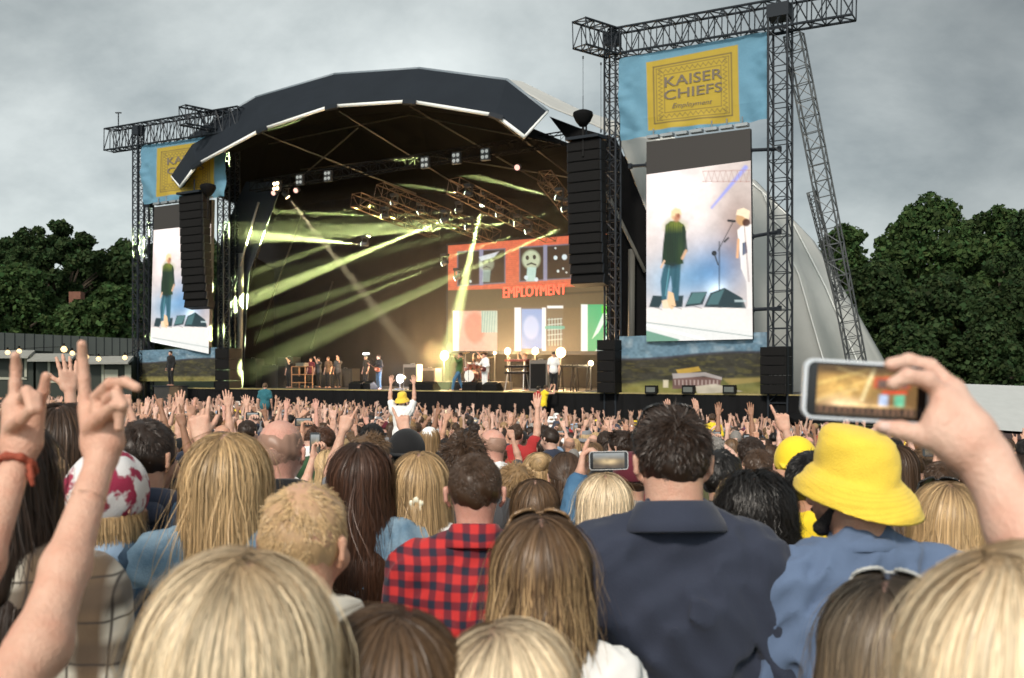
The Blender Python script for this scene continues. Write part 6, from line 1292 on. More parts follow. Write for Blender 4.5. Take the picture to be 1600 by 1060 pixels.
def tree(px, top, Y, wpx, label, base, seed, kind='round', n=9000, bottom=None, group='trees behind the stage', size=0.42, z0=None):
    c = at(px, top, Y); W_ = wpx / FPX * Y; g = ground_z(c.x, 36) if z0 is None else z0; H = c.z - g; th = thing('tree', label, 'tree', (c.x, Y, g), group); rs = np.random.RandomState(seed); lobes = []; mb = MB(); tr = 0.022 * H + 0.15
    if kind == 'round':
        hb = H * 0.16
        for i in range(70):
            a = rs.rand() * 6.28; u = rs.rand(); z = hb + (H - hb) * (0.05 + 0.86 * u); env = (1 - abs(2 * u - 0.85) ** 2.4 * 0.62) if u < 0.95 else 0.4; env = max(0.25, env); r = W_ / 2 * env * (0.35 + 0.62 * rs.rand() ** 0.5); lobes.append((r * math.cos(a), r * math.sin(a), z, W_ * (0.055 + 0.075 * rs.rand())))
        lobes.append((0, 0, H - W_ * 0.12, W_ * 0.12)); lobes.append((W_ * .1, 0, H - W_ * 0.2, W_ * 0.15))
        for q_ in range(4): lobes.append((0, 0, hb + (H - hb) * (0.2 + 0.18 * q_), W_ * 0.30))
    else:      # spreading crown of flat tufts with gaps
        for i in range(64):
            a = rs.rand() * 6.28; r = W_ / 2 * (0.10 + 0.86 * rs.rand() ** 0.6); dome = H - (r / (W_ / 2)) ** 2 * H * 0.22; lobes.append((r * math.cos(a), r * math.sin(a), dome - W_ * 0.05 - rs.rand() ** 1.5 * H * 0.16, W_ * (0.045 + 0.04 * rs.rand())))
        for i in range(16): a = rs.rand() * 6.28; r = W_ * 0.33 * rs.rand(); lobes.append((r * math.cos(a), r * math.sin(a), H * (0.42 + 0.25 * rs.rand()), W_ * (0.05 + 0.05 * rs.rand())))
        lobes.append((0, 0, H - W_ * 0.06, W_ * 0.08))
    top_t = Vector((0, 0, H * 0.5)); mb.tube((0, 0, -0.5), top_t, tr, 8, tr * 0.6)
    for i in range(min(22, len(lobes))):
        l = lobes[i]; st_ = Vector((0, 0, H * (0.25 + 0.25 * rs.rand()))); mid = st_.lerp(Vector(l[:3]), 0.55) + Vector((0, 0, H * 0.04)); mb.tube(st_, mid, tr * 0.42, 5, tr * 0.25); mb.tube(mid, Vector(l[:3]), tr * 0.25, 5, tr * 0.08)
    mb.build('trunk', bark(), th, local=True); crown_mesh('crown', lobes, n, size, base, seed, th)
DK = (0.032, 0.054, 0.020); MD = (0.044, 0.076, 0.025); OL = (0.050, 0.068, 0.022)
T = [(92, 344, 118, 175, 'tall spreading tree with sky showing through beyond the string lights', DK, 101, 'spread', 12000), (15, 372, 112, 120, 'dark spreading tree at the picture edge behind the hoarding', DK, 102, 'spread', 9000), (193, 371, 120, 95, 'rounded tree between the tall spreading tree and the slim tower', DK, 103, 'round', 9000),
     (30, 405, 92, 150, 'broad mid green tree low in front of the spreading trees', MD, 104, 'round', 11000), (168, 438, 84, 120, 'round bushy tree in front of the house roof', MD, 105, 'round', 9000), (238, 380, 124, 80, 'dark tree glimpsed behind the slim tower', DK, 106, 'round', 6000), (330, 372, 125, 110, 'dark tree seen in the gap beside the speaker hang', DK, 107, 'round', 6000), (105, 475, 88, 90, 'low shrubby tree beside the house roof', MD, 117, 'round', 6000), (-40, 430, 80, 120, 'shaded tree cut off by the picture edge', MD, 118, 'round', 6000),
     (120, 400, 135, 150, 'dark tree mass filling in under the spreading crown', DK, 119, 'round', 9000), (215, 440, 95, 90, 'dark tree directly behind the slim lattice tower', DK, 121, 'round', 7000),
     (1535, 330, 90, 130, 'tree filling the dip between the tallest tree and the picture edge', DK, 123, 'round', 10000), (1400, 345, 88, 130, 'tree closing the gap beside the tallest lumpy tree', MD, 124, 'round', 10000), (1318, 346, 92, 120, 'tree just beyond the leaning lattice brace', MD, 108, 'round', 9000), (1452, 297, 80, 185, 'tallest lumpy tree in the wood beyond the marquee', MD, 109, 'round', 15000), (1560, 318, 76, 130, 'tree with a notch beside it, next to the tallest one', MD, 110, 'round', 11000), (1640, 268, 66, 190, 'tall dark tree cut off by the picture edge above the filming arm', DK, 111, 'round', 13000),
     (1290, 372, 104, 80, 'small dark tree showing past the pale stage skin', DK, 112, 'round', 6000), (1370, 400, 72, 150, 'dark broad tree low in the wood behind the phone', DK, 113, 'round', 12000), (1480, 420, 62, 190, 'dark tree low in the wood above the filming hand', DK, 114, 'round', 14000), (1590, 430, 56, 170, 'dark tree low in the wood above the white marquee', DK, 115, 'round', 12000), (1310, 470, 68, 110, 'dark leafy tree right behind the foot of the pale skin', DK, 116, 'round', 9000), (1420, 500, 52, 130, 'lowest dark tree in the wood above the phone hand', DK, 120, 'round', 9000), (1540, 500, 50, 150, 'lowest dark tree in the wood beside the marquee', DK, 122, 'round', 10000)]
for (px, top, Y, w_, lb, base, sd_, kd, n_) in T: tree(px, top, Y, w_, lb, base, sd_, kd, int(n_ * 1.9), size=0.0043 * Y * (1.0 if kd == 'round' else 0.85))
# hill behind the wood so no sky shows under the crowns
V = []; nx = 60
for j, (yy, zz) in enumerate(((95, -1.5), (130, 5.5), (170, 8.5), (300, 6), (420, -2))):
    for i in range(nx): x = -260 + 520 * i / (nx - 1.0); V.append((x, yy + 6 * math.sin(i * 0.7), zz + (1.5 * math.sin(i * 0.9) if j in (1, 2, 3) else 0)))
F = [(j * nx + i, j * nx + i + 1, (j + 1) * nx + i + 1, (j + 1) * nx + i) for j in range(4) for i in range(nx - 1)]
tag(np_mesh('hill', np.array(V), np.array(F), mat('hill_scrub', (0.022, 0.032, 0.012), 0.95, var=0.4, vscale=0.3)), kind='structure')
# house roof among the trees
c = at(95, 470, 97); th = thing('house', 'brown tiled house roof with a brick chimney among the trees', 'house', (c.x, 97, -1.5)); brickm = mat('far_brick', (0.17, 0.075, 0.05), 0.9, var=0.2, vscale=3)
zt = c.z; MB().box(Vector((c.x, 97, (zt - 2.2 - 1.5) / 2)), (8.5, 6, zt - 2.2 + 1.5)).build('wall', brickm, th)
rf = MB().prism([Vector((c.x - 4.8, 93.6, zt - 2.3)), Vector((c.x - 4.8, 100.4, zt - 2.3)), Vector((c.x - 4.8, 97, zt - 0.2))], (9.6, 0, 0)).build('roof', mat('roof_tile', (0.075, 0.050, 0.032), 0.9, var=0.3, vscale=2), th); c2 = at(69, 455, 96); MB().box(Vector((c2.x, 96, c2.z - 1.4)), (1.4, 1.0, 3.0)).tube(Vector((c2.x - .3, 96, c2.z)), Vector((c2.x - .3, 96, c2.z + .7)), .2, 8).tube(Vector((c2.x + .3, 96, c2.z)), Vector((c2.x + .3, 96, c2.z + .7)), .2, 8).build('chimney', brickm, rf)
c3 = at(120, 455, 99); MB().box(Vector((c3.x, 99, c3.z - 1.4)), (1.2, 1.0, 2.6)).build('chimney', brickm, rf)
for dx in (-2, 1.5): w_ = MB().box(Vector((c.x + dx, 93.98, zt - 3.6)), (1.2, .06, 1.2)).build('window', mat('far_glass', (0.05, 0.06, 0.07), 0.2), th)
# pale hoarding along the left, a run of square panels (one fence)
ha, hb = at(-60, 517, 62), at(222, 530, 78); d = (hb - ha); th = thing('hoarding', 'long pale square-panelled hoarding in front of the dark trees', 'fence', (ha.x, ha.y, -1.5)); nP = 20; hp = mat('hoarding_panel', (0.25, 0.25, 0.235), 0.7, var=0.12, vscale=0.4)
for i in range(nP):
    p0, p1 = ha.lerp(hb, i / nP), ha.lerp(hb, (i + 1) / nP); u = (p1 - p0); u.z = 0; u.normalize(); v = Vector((-u.y, u.x, 0)); q0, q1 = p0 + u * 0.05, p1 - u * 0.05
    MB().prism([Vector((q0.x, q0.y, -1.5)), Vector((q1.x, q1.y, -1.5)), q1, q0], v * 0.06).build('panel', hp, th)
    MB().box(Vector((p1.x, p1.y, p1.z / 2 - 0.7)) + v * .03, (.08, .08, p1.z + 1.4)).build('post', steel, th)
# food stalls: long dark fronts with white canopies and menu boards
sg = mat('stall_green', (0.008, 0.014, 0.008), 0.6); cream = mat('cream_trim', (0.30, 0.30, 0.24), 0.6)
for i, (x0, x1, ty, label) in enumerate(((-60, 52, 548, 'dark food stall with a white canopy at the picture edge'), (56, 118, 553, 'dark food stall with a cream framed hatch in the middle of the row'), (138, 206, 557, 'dark food stall with a cream framed menu board beside the slim tower'))):
    Y = 54; a, c = at(x0, ty, Y), at(x1, ty, Y); m_ = (a + c) / 2; g = -1.4; th = thing('food_stall', label, 'stall', (m_.x, Y, g), 'food stalls in front of the hoarding'); w_ = c.x - a.x; h = a.z - g
    MB().box(Vector((m_.x, Y + 1.2, g + h / 2)), (w_, 2.4, h)).build('wall', sg, th); MB().prism([a + Vector((-.1, -.8, -.35)), a + Vector((-.1, 0, .02)), a + Vector((-.1, 0, -.2)), a + Vector((-.1, -.8, -.45))], (w_ + .2, 0, 0)).build('canopy', mat('canopy_white', (0.22, 0.22, 0.20), 0.6, var=.1), th)
    fx = m_.x + w_ * 0.12; fz = a.z - 0.95; mb = MB(); fw, fh = w_ * .28, 0.62
    for s_ in (-1, 1): mb.box(Vector((fx + s_ * fw, Y - .03, fz)), (.14, .06, fh * 2)); mb.box(Vector((fx, Y - .03, fz + s_ * fh)), (fw * 2 + .14, .06, .14))
    mb.build('hatch_frame', cream, th)
    if i == 2: MB().box(Vector((fx - .2, Y - .05, fz - .05)), (fw * 1.1, .05, .5)).build('menu_board', cream, th); MB().box(Vector((m_.x + w_ * .42, Y - .05, fz - .1)), (.35, .05, 1.1)).build('side_panel', cream, th)
# festoon bulbs
def bulb_thing():
    for i, (px, py, lb) in enumerate(((12, 551, 'first glowing bulb from the picture edge'), (30, 549, 'amber glowing bulb over the raised forefinger'), (100, 546, 'largest highest glowing bulb on the hoarding'), (113, 552, 'small glowing bulb next to the largest one'), (135, 558, 'glowing bulb by the straight raised finger'), (154, 561, 'low glowing bulb over the menu board'), (195, 559, 'glowing bulb nearest the slim tower'))):
        p = at(px, py, 50); th = thing('festoon_bulb', lb + ' above the food stalls', 'light bulb', p, 'festoon bulbs above the food stalls'); r_ = 0.13 if i != 2 else 0.17
        MB().lathe([(0, -r_), (r_ * .7, -r_ * .7), (r_, 0), (r_ * .6, r_ * .8), (0, r_)], p, 12).build('glass', glowm('bulb_glow', (1.0, 0.66, 0.28), 1.6), th, smooth=True); MB().tube(p + Vector((0, 0, r_)), p + Vector((0, 0, r_ + .14)), .05, 8).build('cap', spk, th)
bulb_thing()
mb = MB(); pts = [at(x, y - 4, 50) for x, y in ((-30, 548), (12, 551), (30, 549), (100, 546), (113, 552), (135, 558), (154, 561), (195, 559), (214, 552))]
for a, c in zip(pts[:-1], pts[1:]): mb.tube(a, c, .02, 4)
tag(mb.build('festoon_cable', spk), 'thin cable carrying the glowing bulbs in front of the hoarding', 'cable')
# white marquee on the other side and the long dark bar behind the crowd
mq = mat('marquee_white', (0.42, 0.43, 0.42), 0.6, var=.06, bump=.2, bscale=1)
Y = 22; a, b2, c, d = at(1505, 600, Y + 3), at(1680, 606, Y + 3), at(1500, 668, Y - 0.5), at(1700, 682, Y - 0.5); th = thing('marquee', 'white marquee roof beyond the filming forearm', 'marquee', ((a.x + b2.x) / 2, Y, -1.3))
MB().prism([a, b2, d, c], (0, 0, -.06)).build('roof', mq, th); MB().prism([c, d, d + Vector((0, 0, -.18)), c + Vector((0, 0, -.18))], (0, .04, 0)).build('valance', mat('valance_dark', (.05, .03, .03), .8), th)
for q in (c, d, a, b2): MB().tube(Vector((q.x + .1, q.y + .1, -1.6)), Vector((q.x + .1, q.y + .1, q.z - .08)), .05, 6).build('leg', alu, th)
MB().box(Vector(((a.x + b2.x) / 2 + .3, Y + 2.8, -0.5)), (5, .1, 2.0)).build('back_wall', mat('bar_red', (0.10, 0.022, 0.015), 0.8, var=.4, vscale=2), th)
Y = 34; a, c = at(1240, 655, Y), at(1540, 662, Y); th = thing('bar_tent', 'low dark bar tent with a reddish front behind the crowd beside the stage', 'bar', ((a.x + c.x) / 2, Y, GZ)); MB().box(Vector(((a.x + c.x) / 2, Y + 1.5, (a.z + GZ) / 2 - .2)), (c.x - a.x, 3, a.z - GZ - .4)).build('wall', mat('bar_red2', (0.07, 0.03, 0.018), 0.8, var=.5, vscale=1.5), th); MB().prism([a, c, c + Vector((0, 3, .25)), a + Vector((0, 3, .25))], (0, 0, -.15)).build('roof', black, th)
# crowd barrier between the stage and the front row
th = thing('crowd_barrier', 'low steel barrier in front of the black stage skirt', 'barrier', W(-10, -1.5, GZ))
for i in range(26):
    s0 = -28 + i * 1.2; mb = MB()
    for z in (0.25, 1.12): mb.tube(W(s0, -1.5, GZ + z), W(s0 + 1.15, -1.5, GZ + z), .025, 5)
    for k in range(2): mb.tube(W(s0 + 1.15 * k, -1.5, GZ), W(s0 + 1.15 * k, -1.5, GZ + 1.12), .025, 5)
    mb.build('rail_section', alu, th)
# ================================================================ THE NEAR PEOPLE
HERO = []        # (px, top, d) for the crowd filler to keep clear of
def person(px, top, d, label, **k):
    HERO.append((px, top, d)); return build_person(px, top, d, label, **k)
def phone(pos, right, up, label, img=None, w=0.072, l=0.150, landscape=True, case='black', sc=1.0, group='phones held up in the crowd'):
    """right/up: directions of the screen's right and top as the holder sees it"""
    r = Vector(right).normalized(); u = Vector(up).normalized(); nrm = r.cross(u).normalized(); W2, H2 = (l * sc, w * sc) if landscape else (w * sc, l * sc); p = Vector(pos)
    th = thing('phone', label, 'phone', p, group)
    def rr(W_, H_, rad, z0, z1, n=6):
        pts = []
        for cx_, cy_, a0 in ((1, 1, 0), (-1, 1, 90), (-1, -1, 180), (1, -1, 270)):
            for i in range(n + 1):
                a = R(a0 + 90.0 * i / n); pts.append((cx_ * (W_ / 2 - rad) + rad * math.cos(a), cy_ * (H_ / 2 - rad) + rad * math.sin(a)))
        return [p + r * x + u * y + nrm * z0 for x, y in pts], nrm * (z1 - z0)
    cm = mat('phone_case_' + case, {'black': (0.012, 0.012, 0.014), 'paleblue': (0.66, 0.70, 0.76), 'silver': (0.4, 0.4, 0.4)}[case], 0.35)
    P_, dv = rr(W2, H2, 0.012 * sc, -0.0045 * sc, 0.0045 * sc); MB().prism(P_, dv).build('case', cm, th)
    P_, dv = rr(W2 - 0.0065 * sc, H2 - 0.0065 * sc, 0.009 * sc, 0.0046 * sc, 0.0052 * sc); MB().prism(P_, dv).build('bezel', mat('phone_bezel', (0.008, 0.008, 0.009), 0.15), th)
    a, b_ = (W2 - 0.030 * sc) / 2, (H2 - 0.014 * sc) / 2
    if not landscape: a, b_ = (W2 - 0.014 * sc) / 2, (H2 - 0.030 * sc) / 2
    q = Pic([(-1, 1), (1, 1), (1, -1), (-1, -1)], 120 if img else 24, 60 if img else 16, (0.3, 0.25, 0.15))
    if img: img(q)
    else:
        q.C[:] = (0.10, 0.08, 0.05); q.glow(0.1, -0.2, 0.6, 0.4, (0.5, 0.36, 0.18)); q.noise(3, 0.5, int(abs(pos[0]) * 50) + 3); q.poly([(-1, -0.5), (1, -0.4), (1, -1), (-1, -1)], (0.04, 0.03, 0.03)); q.poly([(-1, 1), (1, 1), (1, 0.7), (-1, 0.75)], (0.30, 0.34, 0.36))
    q.build('display', screen_m, th, lambda x, y: p + r * (x * a) + u * (y * b_) + nrm * (0.0056 * sc))
    return th
NEARG = None
# --- bottom edge, closest to the camera
person(374, 868, 1.15, 'person with pale parted hair, large and blurred below the thinning sandy crown', hair=('long', 'paleblond'), hk=dict(rootc='darkblond', puff=0.020, length=0.35, part=0.012, n=22000, w=0.0015, wave=0.005), top_c='black', sleeve='long', w=0.85, seed=11)
person(612, 956, 1.30, 'person with brown and blond streaked hair below the red checked shirt', hair=('long', 'lightbrown'), hk=dict(rootc='brown', tip='blond', puff=0.018, length=0.3, part=0.02, n=18000, w=0.0017, wave=0.009), top_c='black', w=0.85, seed=12)
person(790, 976, 1.32, 'person with glossy pale hair cropped by the bottom edge, below the pushed-up tortoiseshell glasses', hair=('long', 'paleblond'), hk=dict(rootc='lightbrown', puff=0.016, length=0.3, part=-0.02, n=18000, w=0.0016), top_c='grey', w=0.85, seed=13)
person(1392, 903, 1.55, 'person with streaked ash brown hair and silver glasses below the slate shirt', hair=('long', 'ash'), hk=dict(rootc='brown', tip='blond', puff=0.015, length=0.35, n=16000, w=0.0018, wave=0.009), top_c='black', glasses='silver', w=0.85, seed=14, hyaw=R(-25))
person(1598, 868, 0.98, 'person with huge blurred pale hair at the bottom corner below the raised forearm', hair=('long', 'paleblond'), hk=dict(rootc='darkblond', puff=0.022, length=0.3, part=-0.03, n=22000, w=0.0015, wave=0.005), top_c='white', w=0.85, seed=15, hyaw=R(-20))
# --- second row
person(845, 806, 1.90, 'person with brown ombre hair, tortoiseshell glasses on the head and a white tee', hair=('long', 'lightbrown'), hk=dict(tip='blond', rootc='brown', puff=0.016, length=0.15, wave=0.018, n=15000, w=0.0020), top_c='white', sleeve='short', glasses='tortoise', w=0.86, seed=16, collar='tee', neckline='white')
person(474, 748, 1.86, 'person with thinning sandy blond hair and a pink crown, cream hood', hair=('short', 'blond'), hk=dict(L=0.019, messy=0.40, lift=0.26, thin=0.55, shell=0.005), top_c='cream', sleeve='long', collar='hood', skin_t='b', seed=17, hyaw=R(-13), w=1.0, neck=1.05)
person(2, 650, 2.05, 'person in a brown and cream flannel shirt behind the two raised bare arms', hair=('long', 'darkbrown'), hk=dict(length=0.2), top_c='flannel', sleeve='long', w=1.05, seed=18)
person(352, 673, 2.60, 'person with long straight honey hair and a light denim jacket', hair=('long', 'blond'), hk=dict(rootc='darkblond', puff=0.008, length=0.46, spread=0.3, part=0.0, wave=0.004, n=13000, w=0.0022), top_c='denim', sleeve='long', jac=1, w=1.05, seed=19, collar='shirt')
person(742, 703, 2.90, 'person with cropped greying hair in a red and navy checked shirt', hair=('buzz', 'brown'), top_c='plaid', sleeve='long', collar='shirt', seed=20, w=1.10, skin_t='e', folds=0.009, hk=dict(L=0.012))
person(1052, 636, 2.42, 'tall person with thick dark hair and black glasses in a navy shirt', hair=('quiff', 'darkbrown'), top_c='navy', sleeve='elbow', collar='shirt', glasses='black', seed=21, w=1.12, neck=1.22, armfat=1.1, folds=0.013)
person(1342, 660, 2.42, 'bearded person in a yellow bucket hat and slate tee, head turned aside', hair=('short', 'darkbrown'), hat=('bucket', 'yellow', 0.96), top_c='slate', sleeve='elbow', hyaw=R(48), beard=1, collar='tee', seed=22, w=1.20, headtop=0.05, neck=1.12, folds=0.017, skin_t='b', armfat=1.15)
person(165, 700, 2.60, 'person with a red blotched white headscarf and dark denim jacket', hair=('long', 'blond'), hk=dict(length=0.06, n=2500), hat=('wrap', 'tiedye'), top_c='darkdenim', sleeve='long', jac=1, w=1.2, seed=23, collar='shirt', neckline='lightblue', hyaw=R(-20), headtop=0.03)
person(98, 628, 2.80, 'person with long dark brown hair and a black top beside the headscarf', hair=('long', 'brown'), hk=dict(rootc='darkbrown', length=0.34), top_c='black', sleeve='long', w=0.9, seed=24)
# --- third row
person(562, 690, 3.30, 'person with sleek long dark brown hair and a washed denim jacket', hair=('long', 'chestnut'), hk=dict(rootc='darkbrown', length=0.34, puff=0.010, spread=0.6), top_c='denim', sleeve='long', jac=1, w=0.95, seed=25, collar='shirt')
def clip(root, fp, H, spec):
    c = np.array((0, -0.125, -0.035)); P = []
    for i in range(5):
        a = i * 2 * math.pi / 5 + 0.3; P.append(('e', c + np.array((0.017 * math.cos(a), -0.004, 0.017 * math.sin(a))), (0.011, 0.006, 0.011), 0.004))
    P.append(('c', c + np.array((0, 0, -0.02)), c + np.array((0.008, 0.0, -0.045)), 0.008, 0.006, 0.006)); V, F = shape(P, 0.003, 0.004); np_mesh('hair_clip', H(V), F, mat('pearl_plastic', (0.8, 0.77, 0.6), 0.3), root)
person(655, 705, 3.40, 'person with honey blond half ponytail held by a pearly flower clip', hair=('long', 'blond'), hk=dict(rootc='darkblond', gather=((0, -0.118, -0.035), 0.010, 0.7), length=0.30, puff=0.014), top_c='white', w=0.9, seed=26, extra=clip)
person(436, 650, 3.60, 'bald person in a black hooded jacket', hair=('bald', 'stubble'), top_c='black', sleeve='long', collar='hood', w=1.05, seed=27, skin_t='e', jaw=1.1)
person(227, 651, 3.15, 'person with short dark hair and a thin crown in a dark denim jacket, navy collar', hair=('short', 'darkbrown'), hk=dict(L=0.022), top_c='darkdenim', neckline='navy', sleeve='long', collar='hood', w=1.25, seed=28, skin_t='b', hyaw=R(-15), jac=1)
person(1180, 744, 2.90, 'person with big black curly hair and black glasses pushed up', hair=('long', 'black'), hk=dict(curl=0.9, puff=0.035, length=0.22), top_c='black', glasses='black', w=0.88, seed=29)
person(1482, 752, 2.80, 'person with long honey hair in a black top beside the yellow bucket hat', hair=('long', 'blond'), hk=dict(rootc='lightbrown', length=0.26, wave=0.007, puff=0.013), top_c='black', glasses='black', w=0.9, seed=30)
person(1268, 702, 3.50, 'dark haired person in a bright yellow shirt over blue shorts', hair=('short', 'black'), top_c='yellow', sleeve='elbow', w=1.05, seed=31, trous='blue', hem=1.02, skin_t='b', hyaw=R(-30))
person(1246, 684, 4.20, 'person in a yellow cap behind the bright yellow shirt', hair=('short', 'darkbrown'), hat=('cap', 'yellow', 1), top_c='darkgrey', seed=32, hyaw=R(-20))
person(1216, 722, 3.95, 'person with a shaved head just behind the big black curls', hair=('bald', 'stubble'), top_c='black', seed=33, hyaw=R(-60), skin_t='b')
person(836, 748, 3.70, 'person with a smooth brown bob in front of the denim sleeve', hair=('long', 'lightbrown'), hk=dict(length=0.16, puff=0.012, rootc='brown'), top_c='brown', w=0.88, seed=34)
def wl(px, py, y, rx, ry, gz, s):     # a photo point at depth y in a person's own space (unturned)
    p = at(px, py, y); return ((p.x - rx) / s, (p.y - ry) / s, (p.z - gz) / s)
def grip_arm(px, top, d, el_, wr_, pn, g='grip', ht=0.015):
    X = (px - 800.0) / FPX * d; gz = ground_z(X, d); s = (EYE - (top - HZ) * d / FPX - gz) / (1.76 + ht); return (wl(*el_, X, d, gz, s), wl(*wr_, X, d, gz, s), pn, g)
HERO_D = 3.55
person(945, 738, HERO_D, 'person with pale straight hair and a blue denim jacket filming with one arm up', hair=('long', 'paleblond'), hk=dict(length=0.26, puff=0.012, rootc='darkblond'), top_c='middenim', sleeve='long', jac=1, w=0.9, seed=35, arms=(grip_arm(945, 738, HERO_D, (893, 845, 3.62), (906, 748, 3.70), (1, 0, 0.2), [0.15, 1.0, 1.0, 0.9, 0.5]), 'down'))
phone(at(951, 720, 3.68), (1, 0, 0.02), (0, 0.15, 1), 'phone held sideways in a denim sleeved hand above the pale hair', case='silver')
person(345, 672, 3.95, 'person hidden by the long honey hair, raising one braceleted hand', hair=('short', 'brown'), top_c='darkgrey', seed=36, arms=(grip_arm(345, 672, 3.95, (322, 800, 3.97), (314, 692, 4.0), (0, 1, 0), [0.1, 0.9, 1.2, 1.2, 0.2]), 'down'))
person(635, 672, 4.9, 'person in a plain black cap', hair=('short', 'darkbrown'), hat=('cap', 'black', 1), top_c='black', seed=37, lod=0.5, hyaw=R(-12))
person(578, 678, 4.6, 'person with tousled brown hair and white shirt turning aside', hair=('messy', 'lightbrown'), top_c='white', seed=38, hyaw=R(-48), lod=0.5, skin_t='b')
person(725, 679, 4.2, 'person with wide wavy brown hair and thin black glasses on top', hair=('messy', 'brown'), top_c='darkgrey', glasses='black', seed=39, lod=0.6, hk=dict(L=0.045))
person(842, 706, 5.0, 'person with a messy blond bun', hair=('long', 'blond'), hk=dict(length=0.02, rootc='brown', bun=((0, -0.09, 0.085), 0.055)), top_c='white', w=0.85, seed=40, lod=0.4)
person(803, 724, 4.3, 'person with short tousled sandy hair beside the checked shirt', hair=('messy', 'darkblond'), top_c='olive', w=0.9, seed=41, lod=0.5, hk=dict(L=0.045))
person(884, 706, 4.8, 'person with a brown ponytail and yellow hair band', hair=('long', 'brown'), hk=dict(length=0.20, gather=((0, -0.12, 0.0), 0.012, None)), top_c='navy', w=0.85, seed=42, lod=0.4)
person(988, 703, 4.5, 'person in a maroon knitted beanie by the tall navy shirt', hair=('short', 'brown'), hat=('beanie', 'maroon'), top_c='grey', w=0.9, seed=43, lod=0.4, headtop=0.03)
person(1128, 700, 4.0, 'black haired person between the navy shirt and the black curls', hair=('short', 'black'), top_c='black', seed=44, lod=0.5, hyaw=R(-30))
person(1185, 700, 5.6, 'person stretching one long bare arm up past the black curls', hair=('short', 'brown'), top_c='grey', seed=46, lod=0.4, arms=('down', 'up'), skin_t='a')
